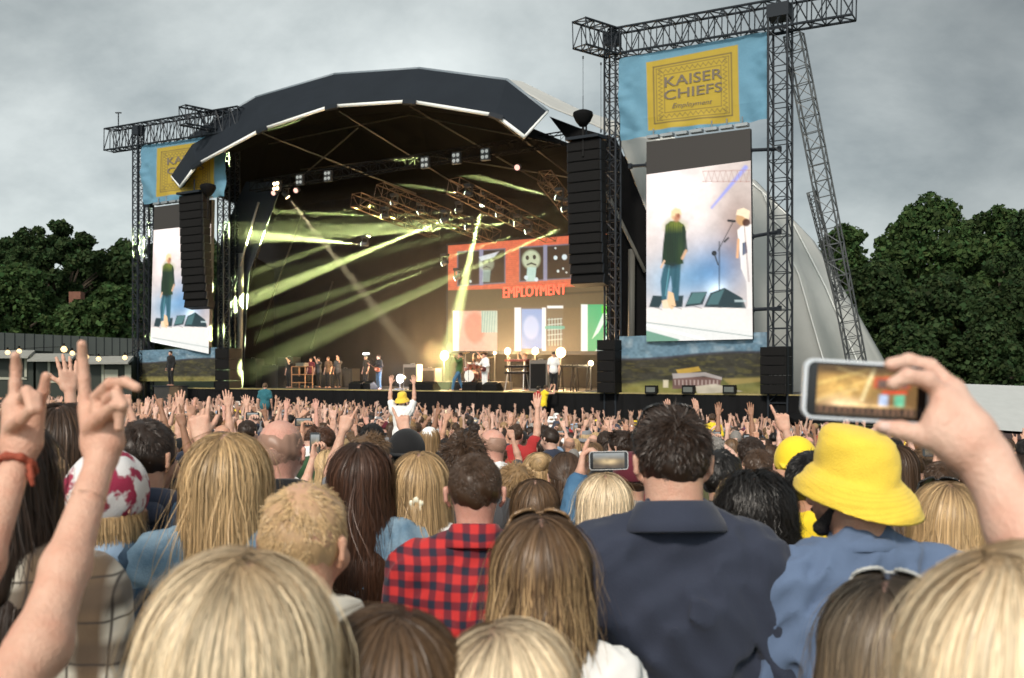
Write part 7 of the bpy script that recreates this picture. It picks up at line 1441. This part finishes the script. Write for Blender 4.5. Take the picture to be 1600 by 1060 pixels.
# --- the two raised arms at the side: their owner stands just outside the picture
X0, D0 = -0.86, 1.22; gz = ground_z(X0, D0)
def lw(px, py, y): p = at(px, py, y); return np.array((p.x - X0, p.y - D0, p.z - gz))
def thin_(P): return [('c', p[1], p[2], p[3] * 0.86, p[4] * 0.86, p[5]) for p in P]
def raised_arms(root, fp, H, spec):
    P = []
    # arm nearer the middle: shoulder, elbow, wrist, palm, fingers traced in depth
    A = [lw(-60, 1180, 1.20), lw(62, 1010, 1.34), lw(160, 712, 1.58)]
    P += [('c', A[0], A[1], 0.055, 0.043, 0.03), ('c', A[1], A[1] * 0.62 + A[2] * 0.38, 0.044, 0.038, 0.03), ('c', A[1] * 0.62 + A[2] * 0.38, A[2], 0.038, 0.026, 0.02), ('c', A[2], lw(152, 690, 1.59), 0.026, 0.027, 0.02)]
    P += [('c', lw(150, 695, 1.59), lw(138, 640, 1.62), 0.026, 0.020, 0.015), ('c', lw(165, 690, 1.58), lw(158, 636, 1.60), 0.024, 0.020, 0.015), ('c', lw(176, 690, 1.58), lw(174, 645, 1.58), 0.022, 0.019, 0.015)]
    P += [('c', lw(134, 632, 1.62), lw(131, 592, 1.62), 0.0125, 0.0115, 0.006), ('c', lw(131, 592, 1.62), lw(129, 560, 1.62), 0.0112, 0.0102, 0.004), ('c', lw(129, 560, 1.62), lw(128, 538, 1.61), 0.0100, 0.0088, 0.004)]       # forefinger straight up
    P += [('c', lw(150, 622, 1.60), lw(172, 600, 1.56), 0.0125, 0.0115, 0.006), ('c', lw(172, 600, 1.56), lw(196, 597, 1.53), 0.0112, 0.010, 0.004), ('c', lw(196, 597, 1.53), lw(214, 606, 1.52), 0.0098, 0.0088, 0.004)]      # middle finger bent outwards
    P += [('c', lw(168, 628, 1.58), lw(182, 616, 1.53), 0.012, 0.011, 0.006), ('c', lw(182, 616, 1.53), lw(192, 634, 1.52), 0.011, 0.010, 0.004), ('c', lw(192, 634, 1.52), lw(186, 650, 1.54), 0.0095, 0.0085, 0.004)]
    P += [('c', lw(178, 645, 1.57), lw(188, 648, 1.53), 0.0115, 0.0105, 0.006), ('c', lw(188, 648, 1.53), lw(186, 668, 1.53), 0.0100, 0.0090, 0.004), ('c', lw(140, 668, 1.57), lw(160, 650, 1.54), 0.015, 0.012, 0.01), ('c', lw(160, 650, 1.54), lw(178, 634, 1.52), 0.012, 0.010, 0.004)]
    P = thin_(P); V, F = shape(P, 0.0032, 0.010); V2, F2 = V, F
    # the other arm
    P = []; B = [lw(-260, 1150, 1.22), lw(-75, 1010, 1.38), lw(30, 712, 1.62)]
    P += [('c', B[0], B[1], 0.052, 0.042, 0.03), ('c', B[1], B[1] * 0.6 + B[2] * 0.4, 0.042, 0.036, 0.03), ('c', B[1] * 0.6 + B[2] * 0.4, B[2], 0.036, 0.026, 0.02), ('c', B[2], lw(32, 690, 1.62), 0.026, 0.028, 0.02)]
    P += [('c', lw(22, 692, 1.62), lw(20, 634, 1.63), 0.025, 0.020, 0.015), ('c', lw(36, 692, 1.62), lw(38, 632, 1.63), 0.024, 0.020, 0.015), ('c', lw(48, 692, 1.62), lw(55, 640, 1.62), 0.022, 0.019, 0.015)]
    P += [('c', lw(23, 632, 1.63), lw(24, 600, 1.63), 0.0125, 0.0115, 0.006), ('c', lw(24, 600, 1.63), lw(25, 574, 1.63), 0.011, 0.010, 0.004), ('c', lw(25, 574, 1.63), lw(24, 556, 1.62), 0.0098, 0.0086, 0.004)]
    P += [('c', lw(60, 636, 1.62), lw(68, 612, 1.61), 0.0115, 0.0105, 0.006), ('c', lw(68, 612, 1.61), lw(72, 588, 1.60), 0.0100, 0.0090, 0.004), ('c', lw(36, 626, 1.62), lw(42, 612, 1.57), 0.012, 0.011, 0.006), ('c', lw(42, 612, 1.57), lw(48, 632, 1.55), 0.011, 0.010, 0.004), ('c', lw(48, 630, 1.62), lw(56, 620, 1.57), 0.012, 0.011, 0.006), ('c', lw(56, 620, 1.57), lw(58, 640, 1.55), 0.0105, 0.0095, 0.004), ('c', lw(18, 668, 1.60), lw(34, 655, 1.56), 0.014, 0.012, 0.01), ('c', lw(34, 655, 1.56), lw(50, 640, 1.545), 0.0115, 0.010, 0.004)]
    P = thin_(P); V3, F3 = shape(P, 0.0032, 0.010)
    b = [o for o in root.children if o.name.startswith('body')][0]; me = b.data
    Vb = np.empty(len(me.vertices) * 3); me.vertices.foreach_get('co', Vb); Vb = Vb.reshape(-1, 3); Fb = np.empty(len(me.polygons) * 4, dtype=np.int32); me.polygons.foreach_get('vertices', Fb); Fb = Fb.reshape(-1, 4)
    V, F = join_vf([(Vb, Fb), (V2, F2), (V3, F3)]); bpy.data.objects.remove(b); np_mesh('body', V, F, skin('a'), root)
    # bands on the wrists
    def band(c, ax, r, rr_, m, nm, bead=0):
        ax = nrmz(ax); u = nrmz(np.cross(ax, (0, 1, 0.2))); v = np.cross(ax, u); pts = [c + (u * math.cos(t) + v * math.sin(t)) * r for t in np.linspace(0, 2 * math.pi, 25)]
        Pq = [('c', p, q, rr_ * (1 + 0.25 * math.sin(i * 2.3)), rr_ * (1 + 0.25 * math.sin(i * 2.3 + 2.3)), 0.003) for i, (p, q) in enumerate(zip(pts[:-1], pts[1:]))]
        if bead: Pq += [('c', c + u * r * 0 - v * 0 + np.array((0.030, -0.012, -0.012 * k)), c + np.array((0.036, -0.014, -0.012 * k - 0.016)), 0.005, 0.004, 0.003) for k in range(2)]
        V, F = shape(Pq, 0.003, 0.004); np_mesh(nm, V, F, m, root)
    band(B[2] * 0.93 + B[1] * 0.07, B[2] - B[1], 0.030, 0.0060, mat('rust_scrunchie', (0.30, 0.06, 0.03), 0.8, bump=0.5, bscale=150), 'hair_tie', 1)
    band(A[2] * 0.72 + A[1] * 0.28, A[2] - A[1], 0.0315, 0.0012, mat('cord_bracelet', (0.30, 0.15, 0.09), 0.6), 'bracelet')
HERO += [(-255, 900, 1.22), (1775, 880, 1.3)]
def custom_person(label, X, D, height, hair, hk, top_c, armfn, seed):
    r = thing('person', label, 'person', (X, D, ground_z(X, D))); spec = dict(arms=(None, None), w=0.85); fp = figure_prims(spec); hc = fp['hc']; k = height / 1.76
    parts = [shape(fp['head'], 0.007, 0.02), shape(fp['torso'] + fp['legs'], 0.02, 0.05)]; V, F = join_vf(parts); V = V * k; np_mesh('body', V, F, skin('a'), r)
    V, F = shape(shirt_prims(spec, fp, sleeve='none'), 0.012, 0.05, noise=fold_noise(0.008, seed)); np_mesh('shirt', V * k, F, cloth(top_c), r)
    V, F = shape(trousers_prims(spec, fp), 0.022, 0.05); np_mesh('trousers', V * k, F, cloth('blue'), r)
    V, F, C = make_hair('long', hc, hair, None, seed=seed, lod=0.5, **hk); np_mesh('hair', V * k, F, hair_m, r, col=C); armfn(r, fp, None, spec); return r
custom_person('person cut off by the picture edge, two bare arms pointing up past the flannel shirt', X0, D0, 1.62, 'blond', dict(length=0.25), 'black', raised_arms, 50)
# --- the filming arm at the other side
X1, D1 = 0.86, 1.16; gz1 = ground_z(X1, D1)
def lv_(px, py, y): p = at(px, py, y); return np.array((p.x - X1, p.y - D1, p.z - gz1))
def filming_arm(root, fp, H, spec):
    v = lv_; P = []
    A = [v(1760, 1120, 1.12), v(1640, 905, 1.06), v(1536, 716, 1.12)]
    P += [('c', A[0], A[1], 0.052, 0.042, 0.03), ('c', A[1], A[1] * 0.6 + A[2] * 0.4, 0.043, 0.036, 0.03), ('c', A[1] * 0.6 + A[2] * 0.4, A[2], 0.036, 0.0275, 0.02), ('c', A[2], v(1515, 690, 1.125), 0.0275, 0.027, 0.02)]
    P += [('c', v(1505, 672, 1.13), v(1488, 612, 1.15), 0.025, 0.0165, 0.02), ('c', v(1512, 672, 1.13), v(1478, 632, 1.13), 0.024, 0.0165, 0.02), ('c', v(1500, 690, 1.12), v(1470, 655, 1.12), 0.022, 0.016, 0.02), ('c', v(1495, 695, 1.12), v(1462, 676, 1.12), 0.021, 0.016, 0.02)]
    P += [('c', v(1484, 604, 1.16), v(1452, 574, 1.165), 0.0115, 0.0105, 0.007), ('c', v(1452, 574, 1.165), v(1420, 565, 1.165), 0.0104, 0.0096, 0.004), ('c', v(1420, 565, 1.165), v(1392, 570, 1.155), 0.0094, 0.0082, 0.004)]
    P += [('c', v(1480, 622, 1.14), v(1448, 594, 1.13), 0.0115, 0.0105, 0.007), ('c', v(1448, 594, 1.13), v(1418, 588, 1.125), 0.0104, 0.0094, 0.004), ('c', v(1418, 588, 1.125), v(1396, 600, 1.128), 0.0092, 0.0082, 0.004)]
    P += [('c', v(1486, 640, 1.17), v(1450, 618, 1.19), 0.0110, 0.0100, 0.007), ('c', v(1450, 618, 1.19), v(1425, 615, 1.185), 0.0098, 0.0086, 0.004)]
    P += [('c', v(1486, 655, 1.17), v(1455, 645, 1.19), 0.0100, 0.0090, 0.007), ('c', v(1455, 645, 1.19), v(1432, 644, 1.185), 0.0088, 0.0078, 0.004)]
    P += [('c', v(1492, 690, 1.12), v(1446, 683, 1.125), 0.0155, 0.0125, 0.012), ('c', v(1446, 683, 1.125), v(1408, 672, 1.13), 0.0120, 0.0108, 0.005), ('c', v(1408, 672, 1.13), v(1378, 668, 1.138), 0.0105, 0.0085, 0.004)]
    V2, F2 = shape(P, 0.003, 0.011); b = [o for o in root.children if o.name.startswith('body')][0]; me = b.data
    Vb = np.empty(len(me.vertices) * 3); me.vertices.foreach_get('co', Vb); Vb = Vb.reshape(-1, 3); Fb = np.empty(len(me.polygons) * 4, dtype=np.int32); me.polygons.foreach_get('vertices', Fb); Fb = Fb.reshape(-1, 4)
    V, F = join_vf([(Vb, Fb), (V2, F2)]); bpy.data.objects.remove(b); np_mesh('body', V, F, skin('c'), root)
    m = MB()      # thumb nail
    c = v(1384, 667, 1.128); V, F = shape([('e', c, (0.008, 0.002, 0.006), 0.001)], 0.0015); np_mesh('thumb_nail', V, F, mat('nail', (0.68, 0.48, 0.42), 0.25), root)
custom_person('person cut off by the picture edge, one pale arm reaching in with a phone', X1 + 0.0, D1, 1.60, 'darkblond', dict(length=0.25), 'grey', filming_arm, 51)
def show_img(q):
    q.C[:] = (0.20, 0.11, 0.04); q.glow(-0.5, 0.1, 0.7, 0.6, (0.42, 0.26, 0.06)); q.glow(-0.45, -0.6, 0.35, 0.3, (0.75, 0.55, 0.35)); q.line((-1, 0.2), (0.0, 0.9), 0.05, (0.9, 0.65, 0.2), 0.8, 0.05); q.line((-0.9, -0.3), (0.1, 0.55), 0.06, (0.9, 0.6, 0.2), 0.6, 0.05); q.line((-0.1, -0.4), (0.12, 0.95), 0.04, (1.0, 0.85, 0.45), 0.9, 0.04)
    q.poly([(0.12, 0.62), (0.85, 0.72), (0.85, 0.2), (0.12, 0.15)], (0.55, 0.10, 0.04), 1, 0.03); q.poly([(0.2, 0.5), (0.45, 0.55), (0.45, 0.2), (0.2, 0.18)], (0.16, 0.10, 0.08), 1, 0.03); q.poly([(0.52, 0.55), (0.8, 0.6), (0.8, 0.25), (0.52, 0.22)], (0.12, 0.08, 0.08), 1, 0.03); q.poly([(0.3, -0.05), (0.8, 0.0), (0.8, 0.1), (0.3, 0.06)], (0.8, 0.06, 0.03), 1, 0.03)
    q.poly([(0.25, -0.1), (0.42, -0.1), (0.42, -0.55), (0.25, -0.55)], (0.45, 0.55, 0.75), 1, 0.03); q.poly([(0.55, -0.1), (0.75, -0.05), (0.75, -0.55), (0.55, -0.55)], (0.15, 0.5, 0.3), 1, 0.03); q.glow(0.1, -0.62, 0.5, 0.08, (0.9, 0.6, 0.25)); q.poly([(-1, -0.66), (1, -0.62), (1, -1), (-1, -1)], (0.05, 0.03, 0.02), 1, 0.05)
    for k in range(16): q.line((-0.9 + k * 0.12, -0.9), (-0.9 + k * 0.12 + 0.03 * math.sin(k * 2.3), -0.62 + 0.05 * math.sin(k * 1.7)), 0.025, (0.35, 0.18, 0.10), 0.9, 0.02)
    q.poly([(-1, 1), (1, 1), (1, 0.86), (-1, 0.7)], (0.03, 0.02, 0.015), 0.85, 0.15); q.line((-1, -0.5), (-0.2, 0.1), 0.03, (0.95, 0.75, 0.35), 0.7, 0.03); q.line((-0.6, 0.9), (0.1, 0.55), 0.02, (0.9, 0.7, 0.3), 0.6, 0.03); q.line((0.2, 0.14), (0.8, 0.18), 0.02, (0.1, 0.05, 0.03), 0.9, 0.02); q.noise(2, 0.22, 8); q.noise(10, 0.25, 9); q.C *= 0.85
phone(at(1352, 612, 1.16), (1, 0.02, -0.06), (0.06, 0, 1), 'phone in a pale blue case filming the stage, held above the yellow bucket hat', img=show_img, case='paleblue', w=0.072, l=0.152)
# --- children on shoulders and small figures that stand out
person(628, 612, 12.5, 'child in a yellow bucket hat and white tee sitting on shoulders', hair=('short', 'brown'), hat=('bucket', 'yellow', 1.0), height=1.15, top_c='white', headtop=0.05, seed=60, lod=0.2, res=1.6, knees=((-0.13, 0.28, 0.80), (0.13, 0.28, 0.80)), ankles=((-0.12, 0.26, 0.42), (0.12, 0.26, 0.42)), arms=('high', 'high'), hem=0.9)
person(414, 598, 19.0, 'small child in a teal top raised above the hands before the dark gear', hair=('short', 'lightbrown'), height=0.95, top_c='teal', seed=62, lod=0.2, res=1.8, knees=((-0.13, 0.28, 0.80), (0.13, 0.28, 0.80)), ankles=((-0.12, 0.26, 0.42), (0.12, 0.26, 0.42)))
def number(root, fp, H, spec):
    q = text_on('18', [(-0.07, 1.38), (0.07, 1.38), (0.07, 1.20), (-0.07, 1.20)], lambda x, y: Vector((x, -0.152, y)), cloth('blue'), None, name='shirt_number', bold=0.03); q.parent = root
person(1113, 646, 17.0, 'child in a yellow football shirt numbered 18 standing high by the black skirt', hair=('short', 'brown'), height=1.25, top_c='yellow', seed=63, lod=0.2, res=1.8, extra=number)
# ================================================================ THE CROWD
POSES = [('up', 'down'), ('down', 'up'), ('rock', 'down'), ('down', 'rock'), ('up', 'up'), ('high', 'high'), ('wide', 'down'), ('down', 'wide'), ('tilt', 'down'), ('down', 'high'), ('fist', 'up'), ('rock', 'wide'), ('clap', 'clap'), ('down', 'down'), ('front', 'down'), ('down', 'down')]
POSE_T = ['one hand pointing', 'a hand pointing', 'horns sign raised', 'a horns sign', 'two hands pointing', 'both palms raised', 'one arm out', 'an arm flung out', 'arm tilted up', 'one palm raised', 'fist and finger up', 'both hands signing', 'clapping overhead', 'arms down', 'hand in front', 'arms low']
def proto(pose, lod):
    sp = dict(arms=pose, w=1.0, handsc=1.0, fat=1.1 if lod else 1.0); fp = figure_prims(sp); q = [(0.011, 0.016, 0.0068, 0.035), (0.019, 0.026, 0.0115, 0.055)][lod]
    parts = [shape(fp['head'], q[0], 0.02), shape([p for p in fp['legs']], q[3], 0.04)]
    if fp['arms']: parts += [shape(fp['arms'], q[1], 0.02), shape(fp['hands'], q[2], 0.008)]
    body = join_vf(parts); sh = shape(shirt_prims(sp, fp, infl=0.016), 0.026 if lod == 0 else 0.045, 0.05, noise=fold_noise(0.010, 7)); tr = shape(trousers_prims(sp, fp), 0.035 if lod == 0 else 0.06, 0.05); return body, sh, tr, fp['hc']
HC0 = np.array((0, 0.018, 1.635))
HSTY = [('short', dict(), 'short'), ('short', dict(L=0.035, messy=0.6), 'thick'), ('messy', dict(), 'tousled'), ('buzz', dict(), 'cropped'), ('long', dict(length=0.30), 'long'), ('long', dict(length=0.14), 'bobbed'), ('long', dict(length=0.03, bun=((0, -0.10, 0.06), 0.045)), 'tied up'), ('long', dict(length=0.22, gather=((0, -0.12, 0.0), 0.012, None)), 'ponytailed'), ('bald', dict(), 'bald')]
def htone(i, lod):
    st, kw, _ = HSTY[i]; V, F, C = make_hair(st, HC0, 'tone', None, seed=200 + i, lod=lod, **dict(kw)); return V, F, C
def hmat(c):
    nm = 'crowd_hair_' + c
    if nm in MATS: return MATS[nm]
    def g(t, src, b): a = t.nodes.new('ShaderNodeVertexColor'); a.layer_name = 'Col'; m = t.nodes.new('ShaderNodeVectorMath'); m.operation = 'MULTIPLY'; t.links.new(a.outputs[0], m.inputs[0]); m.inputs[1].default_value = HAIRC[c]; return m.outputs[0]
    return mat(nm, HAIRC[c], 0.45, gen=g, spec=0.35)
rs = np.random.RandomState(42); cand = []
yy = 4.7
while yy < 46:
    xx = -0.56 * yy - 1.0 + rs.rand() * 0.5
    while xx < 0.56 * yy + 1.0:
        x = xx + rs.uniform(-.14, .14); y = yy + rs.uniform(-.16, .16); t = (x - OX) * NX + (y - OY) * NY; s_ = (x - OX) * UX + (y - OY) * UY
        if t < -1.9 and not (x > 9.5 and y > 30): cand.append((x, y))
        xx += 0.60 if yy < 16 else 0.66
    yy += 0.60 if yy < 10 else 0.68 if yy < 20 else 0.80
ph_ = [((h[0] - 800) / FPX * h[2], h[2]) for h in HERO]
cand = [c for c in cand if all((c[0] - a) ** 2 + (c[1] - b) ** 2 > 0.42 ** 2 for a, b in ph_)]
# keep the lines of sight to the children and the bun free
def clear(x, y):
    px = 800 + FPX * x / y
    for (a, b, lim) in ((600, 655, 12.4), (400, 430, 19.0), (1100, 1126, 17.0)):
        if a < px < b and y < lim and y > lim - 5.5: return False
    if y < 6.2 and (455 < px < 530 or 590 < px < 660): return False
    return True
cand = [c for c in cand if clear(*c)]
cand.sort(key=lambda c: c[1])
occ = np.full(1700, 1100.0)
for (px, top, d) in sorted(HERO, key=lambda h: h[2]):
    hw = 0.11 * FPX / d; a, b = int(max(px - hw, 0)), int(min(px + hw, 1699)); 
    if b > a and d < 6: occ[a:b] = np.minimum(occ[a:b], top + 8)
    hw = 0.22 * FPX / d; a, b = int(max(px - hw, 0)), int(min(px + hw, 1699))
    if b > a and d < 6: occ[a:b] = np.minimum(occ[a:b], top + 0.30 * FPX / d)
people = []
for (x, y) in cand:
    px = 800 + FPX * x / y
    if px < -15 or px > 1615: continue
    H = rs.uniform(1.56, 1.86); g = ground_z(x, y); yaw = rs.normal(0, 0.42); hs = int(rs.choice(9, p=[.24, .14, .10, .10, .16, .08, .05, .07, .06])); far = min(1, max(0, (y - 5) / 6))
    po = int(rs.choice(16, p=[.10, .12, .05, .06, .09, .07, .05, .05, .06, .07, .04, .04, .04, .07, .04, .05])) if rs.rand() < (0.04 if y < 7.5 else 0.12 if y < 11 else 0.35 if y < 15 else 0.42 if y < 19 else 0.58) and not ((580 < px < 680 and y < 12.4) or (395 < px < 435 and 9 < y < 19)) else int(rs.choice([13, 15, 14]))
    if hs in (4, 5, 6, 7): H -= 0.07
    top = HZ - (g + H * 1.01 - EYE) * FPX / y; htop = HZ - (g + H * (1.28 if po not in (13, 14, 15) else 1.0) - EYE) * FPX / y
    hw = 0.09 * FPX / y; a, b = int(max(px - hw, 0)), int(min(px + hw + 1, 1699)); 
    if b <= a: continue
    vis_head = (occ[a:b] > top + 0.09 * FPX / y).mean() > 0.25
    aw = 0.32 * FPX / y; a2, b2 = int(max(px - aw, 0)), int(min(px + aw + 1, 1699)); vis_hand = po not in (13, 14, 15) and (occ[a2:b2] > htop + 0.14 * FPX / y).mean() > 0.4
    if vis_head or vis_hand:
        people.append((x, y, H, yaw, hs, po, px, vis_head))
        occ[a:b] = np.minimum(occ[a:b], top + 0.02 * FPX / y); hw = 0.21 * FPX / y; a, b = int(max(px - hw, 0)), int(min(px + hw + 1, 1699)); occ[a:b] = np.minimum(occ[a:b], top + 0.27 * FPX / y)
NEARN = 246
HC_P = ['darkbrown', 'brown', 'black', 'lightbrown', 'darkblond', 'blond', 'paleblond', 'grey', 'ginger', 'chestnut']; HC_W = [.25, .22, .08, .12, .09, .08, .03, .05, .02, .06]
HC_T = dict(darkbrown='dark brown', brown='brown', black='black', lightbrown='light brown', darkblond='sandy', blond='blond', paleblond='pale blond', grey='grey', ginger='ginger', chestnut='chestnut')
TC = ['black', 'navy', 'white', 'grey', 'darkgrey', 'lightblue', 'red', 'green', 'yellow', 'olive', 'maroon', 'pink', 'striped', 'beige', 'teal', 'purple', 'brown', 'denim']; TW = np.array([.17, .12, .12, .10, .09, .05, .04, .03, .03, .03, .03, .03, .03, .03, .02, .02, .03, .04]); TW = TW / TW.sum()
TT = dict(darkgrey='dark grey', lightblue='light blue', denim='denim')
PLACES = [(110, 'below the festoon bulbs'), (215, 'below the menu board'), (300, 'below the guard in black'), (370, 'below the pale post'), (440, 'by the child in teal'), (510, 'below the orange rack'), (580, 'below the shadowed row'), (660, 'near the raised child'), (735, 'below the singer'), (800, 'below the guitarist'), (870, 'below the keyboards'), (950, 'below the speaker hang'), (1060, 'above the navy shirt'), (1150, 'near the numbered shirt'), (1250, 'below the broad tower'), (1420, 'behind the yellow bucket hat'), (1700, 'before the marquee')]
def where(px): return [n for lim, n in PLACES if px < lim or lim == 1700][0]
def band(y): return 'near' if y < 7 else 'fairly near' if y < 11 else 'mid crowd' if y < 17 else 'deep' if y < 25 else 'farthest rows'
PR = {}; HR = {}; HATS = {}
def get_proto(i):
    if i not in PR:
        b, s, t, hc = proto(POSES[i], 0); PR[i] = [np_mesh('body', b[0], b[1], skin('a')), np_mesh('shirt', s[0], s[1], cloth('grey')), np_mesh('trousers', t[0], t[1], cloth('darkdenim'))]
        for o in PR[i]: COL.objects.unlink(o)
    return PR[i]
def get_hair(i, near):
    k = (i, near)
    if k not in HR:
        V, F, C = htone(i, 0.30 if near else 0.09); HR[k] = np_mesh('hair', V, F, hmat('brown'), col=C); COL.objects.unlink(HR[k])
    return HR[k]
def get_hat(kind):
    if kind not in HATS:
        if kind == 'cap': V, F = join_vf([shape([('e', CC + np.array((0, 0, 0.008)), tuple(CR + 0.016), 0.01), ('cut', (0, -0.03, 0.012), (0, 0.18, -1))], 0.011), shape([('c', (x, 0.085, 0.035), (x * 0.75, 0.165 - abs(x) * 0.5, 0.020), 0.008, 0.007, 0.008) for x in np.linspace(-0.06, 0.06, 7)], 0.010)])
        else: V, F = lathe_vf([(0.001, 0.150), (0.075, 0.148), (0.090, 0.135), (0.098, 0.09), (0.106, 0.05), (0.12, 0.03), (0.145, -0.01), (0.157, -0.03), (0.145, -0.008), (0.105, 0.04)], (0, 0, 0), 24, 0.93, 1.06, 0.02)
        HATS[kind] = np_mesh('cap' if kind == 'cap' else 'bucket_hat', V + HC0, F, cloth('white')); COL.objects.unlink(HATS[kind])
    return HATS[kind]
def put(src, root, m=None):
    o = src.copy(); COL.objects.link(o); o.parent = root
    if m is not None: o.material_slots[0].link = 'OBJECT'; o.material_slots[0].material = m
    return o
seen = {}; phones_left = 12
people.sort(key=lambda p: p[1]); near = people[:NEARN]; far = people[NEARN:]
print('CROWD', len(people), 'near', len(near), 'to y', near[-1][1], 'far', len(far))
used = {}
for (x, y, H, yaw, hs, po, px, vh) in near:
    hc = HC_P[int(rs.choice(10, p=HC_W))]; tc_ = TC[int(rs.choice(18, p=TW))]; hat = None
    if rs.rand() < 0.10: hat = (['cap', 'bucket'][int(rs.rand() < 0.3)], ['black', 'navy', 'white', 'maroon', 'grey', 'beige', 'yellow'][int(rs.rand() * 6.4)])
    for tries in range(12):
        hd = (f"{TT.get(hat[1], hat[1])} {'cap' if hat[0] == 'cap' else 'bucket hat'}" if hat else 'bald head' if hs == 8 else f"{HSTY[hs][2]} {HC_T[hc]} hair"); lb = f"{hd}, {TT.get(tc_, tc_)} top, {POSE_T[po]}, {where(px)}"
        if len(lb.split()) > 16: lb = lb.replace('light blue', 'blue').replace('dark brown', 'brown').replace('pale blond', 'blond')
        if lb not in used and len(lb.split()) <= 16: break
        if len(lb.split()) > 16 and hat: hat = (hat[0], 'navy')
        hc = HC_P[(HC_P.index(hc) + 1) % 10]; tc_ = TC[(TC.index(tc_) + 1) % 12]
    used[lb] = 1
    r = thing('person', lb, 'person', (x, y, ground_z(x, y)), 'people packed in the crowd before the stage', yaw); r.scale = (H / 1.76 * rs.uniform(0.95, 1.08), H / 1.76, H / 1.76)
    b = get_proto(po); put(b[0], r, skin('aabcead'[int(rs.rand() * 7)] if rs.rand() > .04 else 'd')); put(b[1], r, cloth(tc_)); put(b[2], r, cloth(['darkdenim', 'black', 'darkgrey', 'blue'][int(rs.rand() * 4)]))
    if hat: put(get_hat(hat[0]), r, cloth(hat[1]))
    if not hat or hs not in (0, 1, 2, 3): put(get_hair(hs if hs != 8 or True else 0, y < 9), r, hmat(hc if hs != 8 else 'stubble'))
    if po == 14 and phones_left > 0 and y > 5.2:
        phones_left -= 1; k = H / 1.76; cs, sn = math.cos(yaw), math.sin(yaw); lx, ly, lz = -0.15 * k, 0.36 * k, 1.79 * k
        phone((x + lx * cs - ly * sn, y + lx * sn + ly * cs, ground_z(x, y) + lz), (cs, sn, 0), (0, 0.1, 1), f"{['upright', 'sideways'][phones_left % 2]} phone held up {band(y)} in the rows, {where(px)}", landscape=phones_left % 2 == 1, sc=1.05)
# everyone farther off: one mass of small figures, coloured point by point
if far:
    PF = {}; HF = {}
    def pf(i):
        if i not in PF: PF[i] = proto(POSES[i], 1)
        return PF[i]
    def hf(i):
        if i not in HF:
            st = HSTY[i][0]
            if st == 'long': V, F = shape([('e', CC, tuple(CR + 0.013), 0.01), ('c', CC + np.array((0, -0.05, 0)), (0, -0.10, -0.12 - (0.2 if i == 4 else 0.03)), 0.07, 0.06, 0.04), ('cut', (0, 0.07, 0.03), (0, 0.9, -0.4))], 0.022, noise=fold_noise(0.006, 3))
            elif st == 'bald': V, F = hair_shell(0.004, 0.02, 1.1)
            else: V, F = hair_shell(0.012, 0.02, amp=0.004)
            HF[i] = (V + HC0, F)
        return HF[i]
    SK = [np.array(c) for c in ((0.60, 0.365, 0.27), (0.53, 0.30, 0.205), (0.66, 0.43, 0.34), (0.58, 0.33, 0.25))]
    CLX = dict(CL); CLX['striped'] = (0.35, 0.35, 0.35); CLX['denim'] = (0.15, 0.24, 0.34)
    Vs = []; Fs = []; Cs = []; o = 0
    for (x, y, H, yaw, hs, po, px, vh) in far:
        b, s, t, _ = pf(po); h = hf(hs); sk = SK[int(rs.rand() * 4)] * rs.uniform(.55, .92); cl = np.array(CLX[TC[int(rs.choice(18, p=TW))]]); hcx = np.array(HAIRC[HC_P[int(rs.choice(10, p=HC_W))]])
        pcs = [(b, sk), (s, cl), (h, hcx)]
        if rs.rand() < .05: hh = lathe_vf([(0.001, 0.150), (0.085, 0.14), (0.10, 0.06), (0.155, -0.02)], HC0, 12); pcs.append((hh, np.array(CL[['yellow', 'white', 'grey', 'navy'][int(rs.rand() * 4)]])))
        k = H / 1.76; cs, sn = math.cos(yaw), math.sin(yaw); g = ground_z(x, y)
        for (V, F), c in pcs:
            V2 = np.stack([(V[:, 0] * cs - V[:, 1] * sn) * k + x, (V[:, 0] * sn + V[:, 1] * cs) * k + y, V[:, 2] * k + g], 1); Vs.append(V2.astype(np.float32)); Fs.append(F + o); o += len(V2); Cs.append(np.tile(c, (len(V2), 1)))
    print('FAR VERTS', o)
    tag(np_mesh('crowd', np.concatenate(Vs), np.concatenate(Fs), mat('crowd_surface', (.3, .3, .3), .7, attr='Col'), col=np.concatenate(Cs)), 'dense far rows of people with raised hands against the black stage skirt', 'crowd', kind='stuff')
for lst in list(PR.values()):
    for o in lst: bpy.data.objects.remove(o)
for o in list(HR.values()) + list(HATS.values()): bpy.data.objects.remove(o)
